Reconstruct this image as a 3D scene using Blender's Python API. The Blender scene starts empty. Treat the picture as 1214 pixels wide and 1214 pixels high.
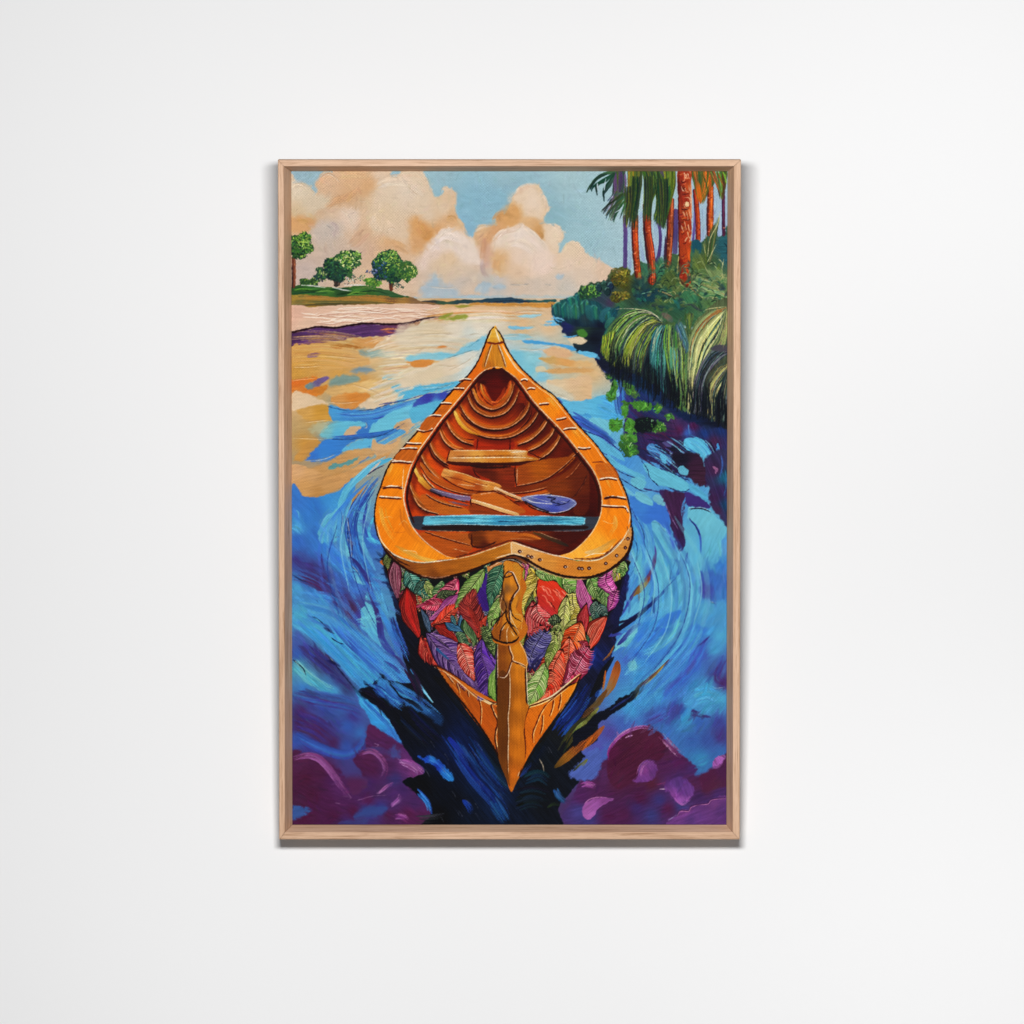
import bpy, bmesh, math
import numpy as np
from mathutils import Vector

# A framed oil painting hung on a white wall, photographed straight on.
# 1 unit of the layout below is one millimetre; (607, 607) is the camera axis.
scene = bpy.context.scene
MM = 0.001
def WX(x): return (x - 607.0) * MM
def WZ(y): return (607.0 - y) * MM

DEPTH = 33.0            # how far the frame's face stands in front of the wall at its foot
LEAN = 56.0             # the picture leans out this much more at the top, added to shape its wall shadow
SHADOW_BACKING = 2.0           # depth of the unseen dark strips added behind the frame
# ---------------------------------------------------------------- camera
CAMD = 10.0
cam_data = bpy.data.cameras.new('camera')
cam = bpy.data.objects.new('camera', cam_data)
scene.collection.objects.link(cam)
cam.location = (0, -CAMD, 0)
cam.rotation_euler = (math.radians(90), 0, 0)
cam_data.sensor_width = 36.0
cam_data.lens = 36.0 * (CAMD - DEPTH * MM) / 1.214
cam_data.clip_end = 100.0
scene.camera = cam
scene.render.resolution_x = scene.render.resolution_y = 1024

# ---------------------------------------------------------------- world and lamps
world = bpy.data.worlds.new('World'); scene.world = world; world.use_nodes = True
bg = world.node_tree.nodes['Background']
bg.inputs['Color'].default_value = (1.0, 1.0, 1.0, 1)
bg.inputs['Strength'].default_value = 0.03

def area(name, x, y, dist, sx, sy, power, aim, col=(1, 1, 1), spread=180):
    d = bpy.data.lights.new(name, 'AREA'); d.shape = 'RECTANGLE'; d.size = sx * MM; d.size_y = sy * MM
    d.energy = power; d.color = col; d.spread = math.radians(spread)
    o = bpy.data.objects.new(name, d); scene.collection.objects.link(o)
    o.location = (WX(x), -dist * MM, WZ(y))
    v = Vector((WX(aim[0]), 0, WZ(aim[1]))) - o.location
    o.rotation_euler = v.to_track_quat('-Z', 'Y').to_euler()
    return o
# one long soft panel high in front of the picture
area('studio_panel', 585, 110, 2400, 790, 330, 69.5, (900, 1250), (1.0, 0.998, 0.995))
# added fill spots that brighten only the outer parts of the wall
def fill_spot(x, y, aim, power, cone=46):
    d = bpy.data.lights.new('added_wall_fill', 'SPOT'); d.energy = power; d.spot_size = math.radians(cone); d.spot_blend = 1.0; d.shadow_soft_size = .25
    o = bpy.data.objects.new('added_wall_fill', d); scene.collection.objects.link(o); o.location = (WX(x), -1.7, WZ(y))
    o.rotation_euler = (Vector((WX(aim[0]), 0, WZ(aim[1]))) - o.location).to_track_quat('-Z', 'Y').to_euler()
fill_spot(1900, 60, (1380, 60), 25.0, 40); fill_spot(1900, 1350, (1380, 1200), 38.0, 40)
fill_spot(-700, 1400, (-130, 1280), 17.0, 42); fill_spot(-700, -100, (-130, 0), 7.0, 42); fill_spot(600, 2100, (600, 1480), 22.0)

scene.view_settings.view_transform = 'Standard'
scene.view_settings.look = 'None'
scene.view_settings.exposure = 0.0
scene.view_settings.gamma = 1.0
scene.view_settings.use_curve_mapping = False
scene.cycles.max_bounces = 6

def tag(o, label=None, cat=None, kind=None):
    if label: o['label'] = label
    if cat: o['category'] = cat
    if kind: o['kind'] = kind
    return o

def material(name):
    m = bpy.data.materials.new(name); m.use_nodes = True
    return m, m.node_tree.nodes, m.node_tree.links, m.node_tree.nodes['Principled BSDF']

# ---------------------------------------------------------------- wall
wm, wn, wl, wb = material('white_wall_paint')
tc = wn.new('ShaderNodeTexCoord'); nz = wn.new('ShaderNodeTexNoise'); nz.inputs['Scale'].default_value = 240; nz.inputs['Detail'].default_value = 5
wl.new(tc.outputs['Object'], nz.inputs['Vector'])
bp = wn.new('ShaderNodeBump'); bp.inputs['Strength'].default_value = 0.02; bp.inputs['Distance'].default_value = 0.0005
wl.new(nz.outputs['Fac'], bp.inputs['Height']); wl.new(bp.outputs['Normal'], wb.inputs['Normal'])
wb.inputs['Base Color'].default_value = (0.80, 0.80, 0.803, 1); wb.inputs['Roughness'].default_value = 0.9
wb.inputs['Specular IOR Level'].default_value = 0.1
me = bpy.data.meshes.new('wall')
W = 3.0
me.from_pydata([(-W, 0, -W), (W, 0, -W), (W, 0, W), (-W, 0, W), (-W, .12, -W), (W, .12, -W), (W, .12, W), (-W, .12, W)], [],
               [(0, 1, 2, 3), (5, 4, 7, 6), (4, 0, 3, 7), (1, 5, 6, 2), (3, 2, 6, 7), (4, 5, 1, 0)])
me.materials.append(wm)
wall = bpy.data.objects.new('wall', me); scene.collection.objects.link(wall)
tag(wall, 'plain matt white wall behind the painting', 'wall', 'structure')

# ---------------------------------------------------------------- the frame
picture = bpy.data.objects.new('framed_painting', None); scene.collection.objects.link(picture)
picture.location = (WX(604), 0, WZ(993))
LEAN_ANGLE = math.atan(LEAN / 806.0)
tag(picture, 'orange canoe oil painting in a pale wooden frame on the white wall', 'painting')

fm, fn, fl, fb = material('pale_oak')
ftc = fn.new('ShaderNodeTexCoord')
def mapped(scale, loc=(0, 0, 0)):
    mp = fn.new('ShaderNodeMapping'); mp.inputs['Scale'].default_value = scale; mp.inputs['Location'].default_value = loc
    fl.new(ftc.outputs['Object'], mp.inputs['Vector']); return mp
n1 = fn.new('ShaderNodeTexNoise'); n1.inputs['Scale'].default_value = 1.0; n1.inputs['Detail'].default_value = 6; n1.inputs['Roughness'].default_value = .65; n1.inputs['Distortion'].default_value = .6
fl.new(mapped((14, 420, 420)).outputs[0], n1.inputs['Vector'])
n2 = fn.new('ShaderNodeTexNoise'); n2.inputs['Scale'].default_value = 1.0; n2.inputs['Detail'].default_value = 4; n2.inputs['Roughness'].default_value = .6
fl.new(mapped((45, 1700, 1700), (3, 1, 2)).outputs[0], n2.inputs['Vector'])
n3 = fn.new('ShaderNodeTexNoise'); n3.inputs['Scale'].default_value = 1.0; n3.inputs['Detail'].default_value = 2
fl.new(mapped((5, 60, 60), (7, 4, 1)).outputs[0], n3.inputs['Vector'])
r1 = fn.new('ShaderNodeValToRGB'); e = r1.color_ramp.elements
e[0].position = .32; e[0].color = (.40, .23, .135, 1); e[1].position = .66; e[1].color = (.70, .475, .33, 1)
q = e.new(.48); q.color = (.63, .415, .28, 1)
fl.new(n1.outputs['Fac'], r1.inputs['Fac'])
r2 = fn.new('ShaderNodeValToRGB'); e = r2.color_ramp.elements
e[0].position = .34; e[0].color = (.62, .55, .5, 1); e[1].position = .46; e[1].color = (1, 1, 1, 1)
fl.new(n2.outputs['Fac'], r2.inputs['Fac'])
mx = fn.new('ShaderNodeMix'); mx.data_type = 'RGBA'; mx.blend_type = 'MULTIPLY'; mx.inputs['Factor'].default_value = .7
fl.new(r1.outputs['Color'], mx.inputs['A']); fl.new(r2.outputs['Color'], mx.inputs['B'])
r3 = fn.new('ShaderNodeValToRGB'); e = r3.color_ramp.elements
e[0].position = .3; e[0].color = (.86, .82, .78, 1); e[1].position = .7; e[1].color = (1.06, 1.06, 1.06, 1)
fl.new(n3.outputs['Fac'], r3.inputs['Fac'])
mx2 = fn.new('ShaderNodeMix'); mx2.data_type = 'RGBA'; mx2.blend_type = 'MULTIPLY'; mx2.inputs['Factor'].default_value = 1
fl.new(mx.outputs['Result'], mx2.inputs['A']); fl.new(r3.outputs['Color'], mx2.inputs['B'])
fl.new(mx2.outputs['Result'], fb.inputs['Base Color'])
fbp = fn.new('ShaderNodeBump'); fbp.inputs['Strength'].default_value = .25; fbp.inputs['Distance'].default_value = .0004
fl.new(n2.outputs['Fac'], fbp.inputs['Height']); fl.new(fbp.outputs['Normal'], fb.inputs['Normal'])
fb.inputs['Roughness'].default_value = .62; fb.inputs['Specular IOR Level'].default_value = .2

OUT = (331.0, 187.6, 877.0, 993.0)        # outer edges: left, top, right, bottom
LIP = (338.0, 195.2, 868.5, 984.1)        # inner edge of the face
INN = (346.0, 201.8, 861.8, 977.9)        # where the canvas begins
STEP = 25.0                               # fall of the sloping inner face
BACKLIP = 3.0
GAP = .22                                 # open joint of the mitres

def rail(side):
    """one mitred length of moulding; its grain runs along its own local x"""
    i = {'left': 0, 'top': 1, 'right': 2, 'bottom': 3}[side]
    def rect(R, d): return R, d
    prof = [(OUT, SHADOW_BACKING), (OUT, DEPTH - .9), (tuple(o + (.9 if k < 2 else -.9) for k, o in enumerate(OUT)), DEPTH),
            (tuple(o - (.5 if k < 2 else -.5) for k, o in enumerate(LIP)), DEPTH), (LIP, DEPTH - .6),
            (INN, DEPTH - STEP), (INN, DEPTH - STEP - BACKLIP), (tuple(o + (9 if k < 2 else -9) for k, o in enumerate(OUT)), DEPTH - STEP - BACKLIP),
            (tuple(o + (9 if k < 2 else -9) for k, o in enumerate(OUT)), SHADOW_BACKING)]
    ends = [[], []]
    for R, d in prof:
        l, t, r, b = R
        if side == 'top': a, c = (l + GAP, t), (r - GAP, t)
        elif side == 'bottom': a, c = (l + GAP, b), (r - GAP, b)
        elif side == 'left': a, c = (l, t + GAP), (l, b - GAP)
        else: a, c = (r, t + GAP), (r, b - GAP)
        ends[0].append((a, d)); ends[1].append((c, d))
    horiz = side in ('top', 'bottom')
    cx, cy = (OUT[0] + OUT[2]) / 2, (OUT[1] + OUT[3]) / 2
    ox, oy = {'left': (OUT[0], cy), 'right': (OUT[2], cy), 'top': (cx, OUT[1]), 'bottom': (cx, OUT[3])}[side]
    bm = bmesh.new(); rows = []
    n = 10
    for s in range(n + 1):
        row = []
        for (a, d), (c, _) in zip(*ends):
            u = s / n; x = a[0] + (c[0] - a[0]) * u; y = a[1] + (c[1] - a[1]) * u
            wx, wz = (x - ox) * MM, (oy - y) * MM
            row.append(bm.verts.new((wx, -d * MM, wz) if horiz else (-wz, -d * MM, wx)))
        rows.append(row)
    m = len(prof)
    for s in range(n):
        for k in range(m):
            bm.faces.new((rows[s][k], rows[s][(k + 1) % m], rows[s + 1][(k + 1) % m], rows[s + 1][k]))
    bm.faces.new(rows[0][::-1]); bm.faces.new(rows[-1])
    bmesh.ops.recalc_face_normals(bm, faces=bm.faces)
    me = bpy.data.meshes.new('frame_rail'); bm.to_mesh(me); bm.free(); me.materials.append(fm)
    o = bpy.data.objects.new('frame_rail', me); scene.collection.objects.link(o)
    o.parent = picture
    o.location = Vector((WX(ox), 0, WZ(oy))) - picture.location
    if not horiz: o.rotation_euler = (0, math.radians(90), 0)
    return o
for s in ('left', 'top', 'right', 'bottom'): rail(s)

# dark strips added unseen behind the moulding to deepen its wall shadow
km, kn, kl, kb = material('black_shadow_backing')
kt = kn.new('ShaderNodeTexCoord'); kz = kn.new('ShaderNodeTexNoise'); kz.inputs['Scale'].default_value = 60
kl.new(kt.outputs['Object'], kz.inputs['Vector'])
kr = kn.new('ShaderNodeValToRGB'); kr.color_ramp.elements[0].color = (.008, .008, .008, 1); kr.color_ramp.elements[1].color = (.02, .019, .018, 1)
kl.new(kz.outputs['Fac'], kr.inputs['Fac']); kl.new(kr.outputs['Color'], kb.inputs['Base Color']); kb.inputs['Roughness'].default_value = .8
bm = bmesh.new()
for (l, t, r, b) in ((OUT[0] + 14, OUT[1] + 14, OUT[0] + 38, OUT[3] - 14), (OUT[2] - 38, OUT[1] + 14, OUT[2] - 14, OUT[3] - 14),
                     (OUT[0] + 38, OUT[1] + 14, OUT[2] - 38, OUT[1] + 38), (OUT[0] + 38, OUT[3] - 38, OUT[2] - 38, OUT[3] - 14)):
    v = [bm.verts.new((WX(x), -d * MM, WZ(y))) for d in (.5, SHADOW_BACKING) for x, y in ((l, b), (r, b), (r, t), (l, t))]
    for f in ((3, 2, 1, 0), (4, 5, 6, 7), (0, 1, 5, 4), (1, 2, 6, 5), (2, 3, 7, 6), (3, 0, 4, 7)): bm.faces.new([v[k] for k in f])
bmesh.ops.translate(bm, verts=bm.verts, vec=-picture.location); bmesh.ops.recalc_face_normals(bm, faces=bm.faces)
me = bpy.data.meshes.new('added_shadow_backing'); bm.to_mesh(me); bm.free(); me.materials.append(km)
o = bpy.data.objects.new('added_shadow_backing', me); scene.collection.objects.link(o); o.parent = picture
picture.rotation_euler = (LEAN_ANGLE, 0, 0)

# ---------------------------------------------------------------- painter
# The oil painting is laid on stroke by stroke on the canvas in canvas
# millimetres (x to the right, y downwards); the paint layer becomes the
# colour and the relief of a finely divided canvas mesh.
CX0, CY0, CW, CH = 346.1, 201.9, 515.6, 775.9      # canvas rectangle in mm
RES = 1.8                                            # vertices per mm
NX, NY = int(CW * RES), int(CH * RES)
SX, SY = CW / (NX - 1), CH / (NY - 1)
rng = np.random.default_rng(11)
IMG = np.zeros((NY, NX, 3), np.float32)
HGT = np.zeros((NY, NX), np.float32)
_gx, _gy = np.meshgrid(np.arange(NX, dtype=np.float32) * SX, np.arange(NY, dtype=np.float32) * SY)
_gw = 6.2832 / 3.3
_wob = .5 * np.sin(_gx / 23.0 + 1.3 * np.sin(_gy / 31.0)) + .4 * np.sin(_gy / 17.0)
WEAVE = np.sin(_gx * _gw + _wob) * np.sin(_gy * _gw + _wob * .7)
WEAVE = (WEAVE * .75 + .45 * rng.normal(size=WEAVE.shape)).astype(np.float32)

def _table(n, seed):
    r = np.random.default_rng(seed)
    return r.random((n, n)).astype(np.float32)
TAB = _table(256, 5)

def vnoise(u, v, tab=TAB):
    """smooth value noise, about -1..1"""
    iu = np.floor(u).astype(np.int32); iv = np.floor(v).astype(np.int32)
    fu = (u - iu).astype(np.float32); fv = (v - iv).astype(np.float32)
    fu = fu * fu * (3 - 2 * fu); fv = fv * fv * (3 - 2 * fv)
    a = tab[iv & 255, iu & 255]; b = tab[iv & 255, (iu + 1) & 255]
    c = tab[(iv + 1) & 255, iu & 255]; d = tab[(iv + 1) & 255, (iu + 1) & 255]
    return ((a + (b - a) * fu) * (1 - fv) + (c + (d - c) * fu) * fv) * 2 - 1

def fbm(u, v):
    return vnoise(u, v) * .6 + vnoise(u * 2.1 + 7, v * 2.1 + 3) * .28 + vnoise(u * 4.3 + 1, v * 4.3 + 9) * .14

TILES = {'A': (320, 180, 200), 'B': (500, 180, 200), 'C': (690, 180, 200), 'D': (320, 360, 200),
         'E': (500, 360, 200), 'F': (690, 360, 200), 'G': (320, 540, 200), 'H': (500, 540, 200),
         'I': (690, 540, 200), 'J': (320, 720, 200), 'K': (500, 720, 200), 'L': (690, 720, 200),
         'M': (320, 830, 200), 'N': (690, 830, 200), 'P': (430, 380, 340), 'Q': (430, 620, 340),
         'R': (470, 780, 270), 'S': (600, 320, 270), 'U': (460, 640, 150), 'V': (600, 640, 150),
         'W': (480, 740, 150), 'X': (690, 190, 180), 'Y': (480, 850, 260), 'Z': (490, 540, 230),
         'O': (0, 0, 1214), 'T': (340, 195, 265)}
CUR = ['O']
def sheet(k): CUR[0] = k
def P(s):
    """points written in the units of the current study sheet -> canvas mm"""
    if not isinstance(s, str): return np.asarray(s, np.float64)
    a = np.array([float(q) for q in s.replace(',', ' ').split()]).reshape(-1, 2)
    x, y, w = TILES[CUR[0]]
    return a * (w / 1214.0) + np.array([x, y])
def K(v): return v * TILES[CUR[0]][2] / 1214.0

def spline(p, closed=False, step=1.6):
    n = len(p)
    if n < 3 and not closed:
        L = np.hypot(*(p[-1] - p[0])); m = max(2, int(L / 3) + 1)
        t = np.linspace(0, 1, m)[:, None]
        return p[0] * (1 - t) + p[-1] * t
    q = np.vstack([p[-1:], p, p[:2]]) if closed else np.vstack([2 * p[0] - p[1], p, 2 * p[-1] - p[-2]])
    out = []
    for i in range(1, len(q) - 2):
        a, b, c, d = q[i - 1], q[i], q[i + 1], q[i + 2]
        m = int(np.clip(np.hypot(*(c - b)) / step, 1, 14))
        t = (np.arange(m) / m)[:, None]
        out.append(.5 * (2 * b + (c - a) * t + (2 * a - 5 * b + 4 * c - d) * t * t + (3 * b - a - 3 * c + d) * t ** 3))
    if not closed: out.append(q[-2][None])
    return np.vstack(out)

def window(p, pad):
    x0 = int(max(0, np.floor((p[:, 0].min() - pad - CX0) / SX))); x1 = int(min(NX, np.ceil((p[:, 0].max() + pad - CX0) / SX) + 1))
    y0 = int(max(0, np.floor((p[:, 1].min() - pad - CY0) / SY))); y1 = int(min(NY, np.ceil((p[:, 1].max() + pad - CY0) / SY) + 1))
    if x1 <= x0 or y1 <= y0: return None
    X, Y = np.meshgrid((CX0 + np.arange(x0, x1) * SX).astype(np.float32), (CY0 + np.arange(y0, y1) * SY).astype(np.float32))
    return slice(y0, y1), slice(x0, x1), X, Y

def idw(stops, X, Y, pw=2.6):
    num = np.zeros(X.shape + (3,), np.float32); den = np.zeros(X.shape, np.float32)
    for (x, y, c) in stops:
        w = 1.0 / (((X - x) ** 2 + (Y - y) ** 2 + 4.0) ** (pw / 2)); den += w
        num += w[..., None] * np.asarray(c, np.float32)
    return num / den[..., None]

def C(c):
    if isinstance(c, str): c = c.lstrip('#'); c = [int(c[i:i + 2], 16) for i in (0, 2, 4)]
    return np.asarray(c, np.float32) / 255.0

def stops(s):
    """'x y hex, x y hex ...' in sheet units"""
    out = []
    for e in s.split(','):
        x, y, h = e.split(); q = P(x + ' ' + y)[0]; out.append((q[0], q[1], C(h)))
    return out

def colour(col, X, Y):
    if isinstance(col, str) and ' ' in col: return idw(stops(col), X, Y)
    if isinstance(col, list): return idw(col, X, Y)
    return np.broadcast_to(C(col), X.shape + (3,))

def streak(X, Y, ang, ln=16.0, wd=1.3):
    a = np.radians(ang); ox, oy = rng.random(2) * 200
    u = X * np.cos(a) + Y * np.sin(a); v = -X * np.sin(a) + Y * np.cos(a)
    return vnoise(u / ln + ox, v / wd + oy) * .6 + vnoise(u / (ln * .5) + oy, v / (wd * .55) + ox) * .4

def poly(pts, col, soft=.7, rough=.5, rs=4.0, smooth=True, a=1.0, tex=.05, ang=0.0, h=.15, swirl=0.0):
    p = P(pts)
    if smooth: p = spline(p, True)
    w = window(p, soft * 2 + rough * 2 + 1)
    if w is None: return
    ys, xs, X, Y = w
    d2 = np.full(X.shape, 1e9, np.float32); inside = np.zeros(X.shape, bool)
    n = len(p)
    for i in range(n):
        ax, ay = p[i]; bx, by = p[(i + 1) % n]
        ex, ey = bx - ax, by - ay; L = ex * ex + ey * ey
        if L < 1e-9: continue
        t = np.clip(((X - ax) * ex + (Y - ay) * ey) / L, 0, 1)
        np.minimum(d2, (X - ax - t * ex) ** 2 + (Y - ay - t * ey) ** 2, out=d2)
        if abs(ey) > 1e-9:
            c = ((ay > Y) != (by > Y)) & (X < ex * (Y - ay) / ey + ax); inside ^= c
    d = np.sqrt(d2) * np.where(inside, 1, -1)
    ox, oy = rng.random(2) * 100
    if rough: d = d + rough * 1.5 * fbm(X / rs + ox, Y / rs + oy)
    al = np.clip(d / (2 * soft) + .5, 0, 1); al = al * al * (3 - 2 * al)
    if soft > .65: al = np.clip(al + WEAVE[ys, xs] * 1.3 * al * (1 - al), 0, 1)
    al = al * a
    c = colour(col, X, Y)
    if tex:
        s = streak(X + swirl * .16 * fbm(X / 26 + oy, Y / 26 + ox), Y + swirl * .16 * fbm(X / 26 + ox, Y / 26 + oy), ang)
        c = c * (1 + tex * s[..., None] * .9)
        HGT[ys, xs] += al * s * h * .35
    IMG[ys, xs] += al[..., None] * (np.clip(c, 0, 1) - IMG[ys, xs])
    HGT[ys, xs] += h * al * np.exp(-np.abs(d - .8) / .8)

def stroke(pts, w, col, a=1.0, taper=(.35, .75), soft=.45, br=.08, dry=0.0, h=.25, rough=.15, smooth=True, jit=0.0, mm=False):
    """a brush stroke of full width w (sheet units); col may be a list of colours along the path"""
    p = P(pts)
    if not mm: w = K(w)
    if smooth: p = spline(p, False, max(1.2, min(3.0, w)))
    r = w / 2
    win = window(p, r + soft + .6)
    if win is None: return
    ys, xs, X, Y = win
    seg = np.hypot(*(p[1:] - p[:-1]).T); cum = np.concatenate([[0], np.cumsum(seg)]); tot = cum[-1] + 1e-6
    D2 = np.full(X.shape, 1e9, np.float32); T = np.zeros(X.shape, np.float32); LAT = np.zeros(X.shape, np.float32)
    for i in range(len(seg)):
        if seg[i] < 1e-6: continue
        ax, ay = p[i]; ex, ey = p[i + 1] - p[i]
        t = np.clip(((X - ax) * ex + (Y - ay) * ey) / seg[i] ** 2, 0, 1)
        dx = X - ax - t * ex; dy = Y - ay - t * ey; q = dx * dx + dy * dy
        m = q < D2
        D2 = np.where(m, q, D2); T = np.where(m, (cum[i] + t * seg[i]) / tot, T)
        LAT = np.where(m, (ex * dy - ey * dx) / seg[i], LAT)
    d = np.sqrt(D2)
    t0, t1 = taper
    prof = np.ones_like(T)
    if t0 > 0: prof = np.minimum(prof, np.sqrt(np.clip(T / t0, 0, 1)) * .85 + .15)
    if t1 < 1: prof = np.minimum(prof, np.sqrt(np.clip((1 - T) / (1 - t1), 0, 1)) * .9 + .1)
    ox, oy = rng.random(2) * 200
    bri = vnoise(T * tot / 14 + ox, LAT / .75 + oy) * .65 + vnoise(T * tot / 6 + oy, LAT / .4 + ox) * .35
    al = np.clip((r * prof + rough * vnoise(X / 2 + ox, Y / 2 + oy) * 2 - d) / (2 * soft) + .5, 0, 1)
    if dry:
        wz = WEAVE[ys, xs]
        al = al * np.clip(1.0 - dry * np.clip(T * 1.6 - .3, 0, 1) * (1.1 + bri * 1.4 - wz * .8) - dry * .5 * np.clip(bri - wz * .5, 0, 1), 0, 1)
    al = al * a
    if isinstance(col, (list, tuple)) and len(col) and isinstance(col[0], str):
        cs = np.stack([C(c) for c in col]); k = np.linspace(0, 1, len(col))
        c = np.stack([np.interp(T, k, cs[:, j]) for j in range(3)], -1)
    else: c = np.broadcast_to(C(col), X.shape + (3,))
    if jit: c = c * (1 + jit * rng.normal()) + jit * .35 * rng.normal(size=3)
    c = c * (1 + br * bri[..., None] * 1.5)
    IMG[ys, xs] += al[..., None] * (np.clip(c, 0, 1) - IMG[ys, xs])
    HGT[ys, xs] += al * h * (bri * .5 + .6 * np.exp(-((d - r * prof * .85) / (.35 + r * .12)) ** 2))

def flow(pts, spread, n, w, cols, jit=.05, cut=.35, dry=.3, a=.95, br=.1, h=.22):
    """many loose strokes running along one path"""
    p = spline(P(pts)); m = len(p)
    tn = np.gradient(p, axis=0); tn /= np.linalg.norm(tn, axis=1)[:, None] + 1e-9
    nr = np.stack([-tn[:, 1], tn[:, 0]], 1)
    for k in range(n):
        o = (rng.random() * 2 - 1) * K(spread) / 2
        i0 = int(rng.random() * cut * m); i1 = m - int(rng.random() * cut * m)
        if i1 - i0 < 3: continue
        q = p[i0:i1] + nr[i0:i1] * o * (1 + .15 * rng.normal())
        q = q[::max(1, len(q) // 7)]
        stroke(q, K(w) * (.6 + .7 * rng.random()), cols[rng.integers(len(cols))], a=a, dry=dry, jit=jit, mm=True, br=br, h=h)

def fan(A, B, n, w, cols, jit=.08, dry=.25, taper=(.2, .4), bias=None, wob=1.0, a=.95, h=.3):
    """strokes interpolated between two guide strokes of equally many points"""
    A, B = P(A), P(B)
    for k in range(n):
        u = rng.random() if bias is None else k / max(1, n - 1)
        q = A * (1 - u) + B * u + rng.normal(size=A.shape) * wob * np.linspace(.2, 1, len(A))[:, None]
        e = .85 + .25 * rng.random()
        q[-1] = q[-2] + (q[-1] - q[-2]) * e
        stroke(q, K(w) * (.55 + .8 * rng.random()), cols[rng.integers(len(cols))], a=a, dry=dry, taper=taper, jit=jit, mm=True, h=h)

def line(pts, w, col, a=1.0, taper=(.12, .85), soft=.4, rough=.22, br=.06, h=.2, dry=0.0):
    if C(col).min() > .5: w *= .66; a *= .9; taper = (max(taper[0], .2), min(taper[1], .75)); rough = .12
    stroke(pts, w, col, a=a, taper=taper, soft=soft, rough=rough, br=br, h=h, dry=dry)

def ink(pts, w, dark='2a0d0c', light='f3dcc0', off=(0, -7), lw=None, a=1.0):
    """a dark drawn contour with a pale line of raised paint beside it"""
    line(pts, w * 1.4, dark, a=a if a > .9 else a * .75)
    p = P(pts) + np.array(off) * TILES[CUR[0]][2] / 1214.0
    stroke(p, K(lw or w * .62) * .66, light, a=min(.95, a * 1.7), mm=True, taper=(.2, .75), soft=.35, rough=.1, br=.05, h=.4)

def foliage(cx, cy, rx, ry, n, dark, mid, light, sz=1.6, sun=(.6, -.7)):
    c0 = P('%g %g' % (cx, cy))[0]; rx, ry = K(rx), K(ry)
    lobes = rng.random((7, 2)) * 2 - 1; lobes /= np.maximum(1, np.hypot(*lobes.T) / .62)[:, None]
    if n > 50:
        th = np.linspace(0, 6.283, 12)[:-1]
        for lx, ly, r_ in [(0, 0, .66)] + [(a_, b_, .36) for a_, b_ in lobes]:
            rr = r_ * (1 + .12 * rng.normal(size=11)); dcol = C(dark[rng.integers(len(dark))]) * .55 + C(mid[rng.integers(len(mid))]) * .45
            poly(np.stack([c0[0] + rx * (lx + rr * np.cos(th)), c0[1] + ry * (ly + rr * np.sin(th))], 1), dcol * 255, soft=.5, rough=1.0, rs=1.6, tex=.2, h=.2, a=.95)
    for k in range(n):
        f = k / n
        while True:
            u, v = rng.random(2) * 2.1 - 1.05
            if u * u + v * v < .3 or (np.hypot(*(lobes - [u, v]).T).min() < .38 and u * u + v * v < 1.15): break
        s = u * sun[0] + v * sun[1] + rng.normal() * .38
        pal = dark if f < .25 or s < -.4 else (mid if s < .08 or f < .5 else light)
        q = c0 + np.array([u * rx, v * ry]); an = rng.random() * 6.28; L = sz * (.7 + .8 * rng.random())
        d = np.array([math.cos(an), math.sin(an)]) * L
        stroke(np.array([q - d, q + d * .2 + rng.normal(size=2) * .3, q + d]), sz * (.55 + .5 * rng.random()), pal[rng.integers(len(pal))], mm=True, jit=.07, soft=.35, h=.35)

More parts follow.
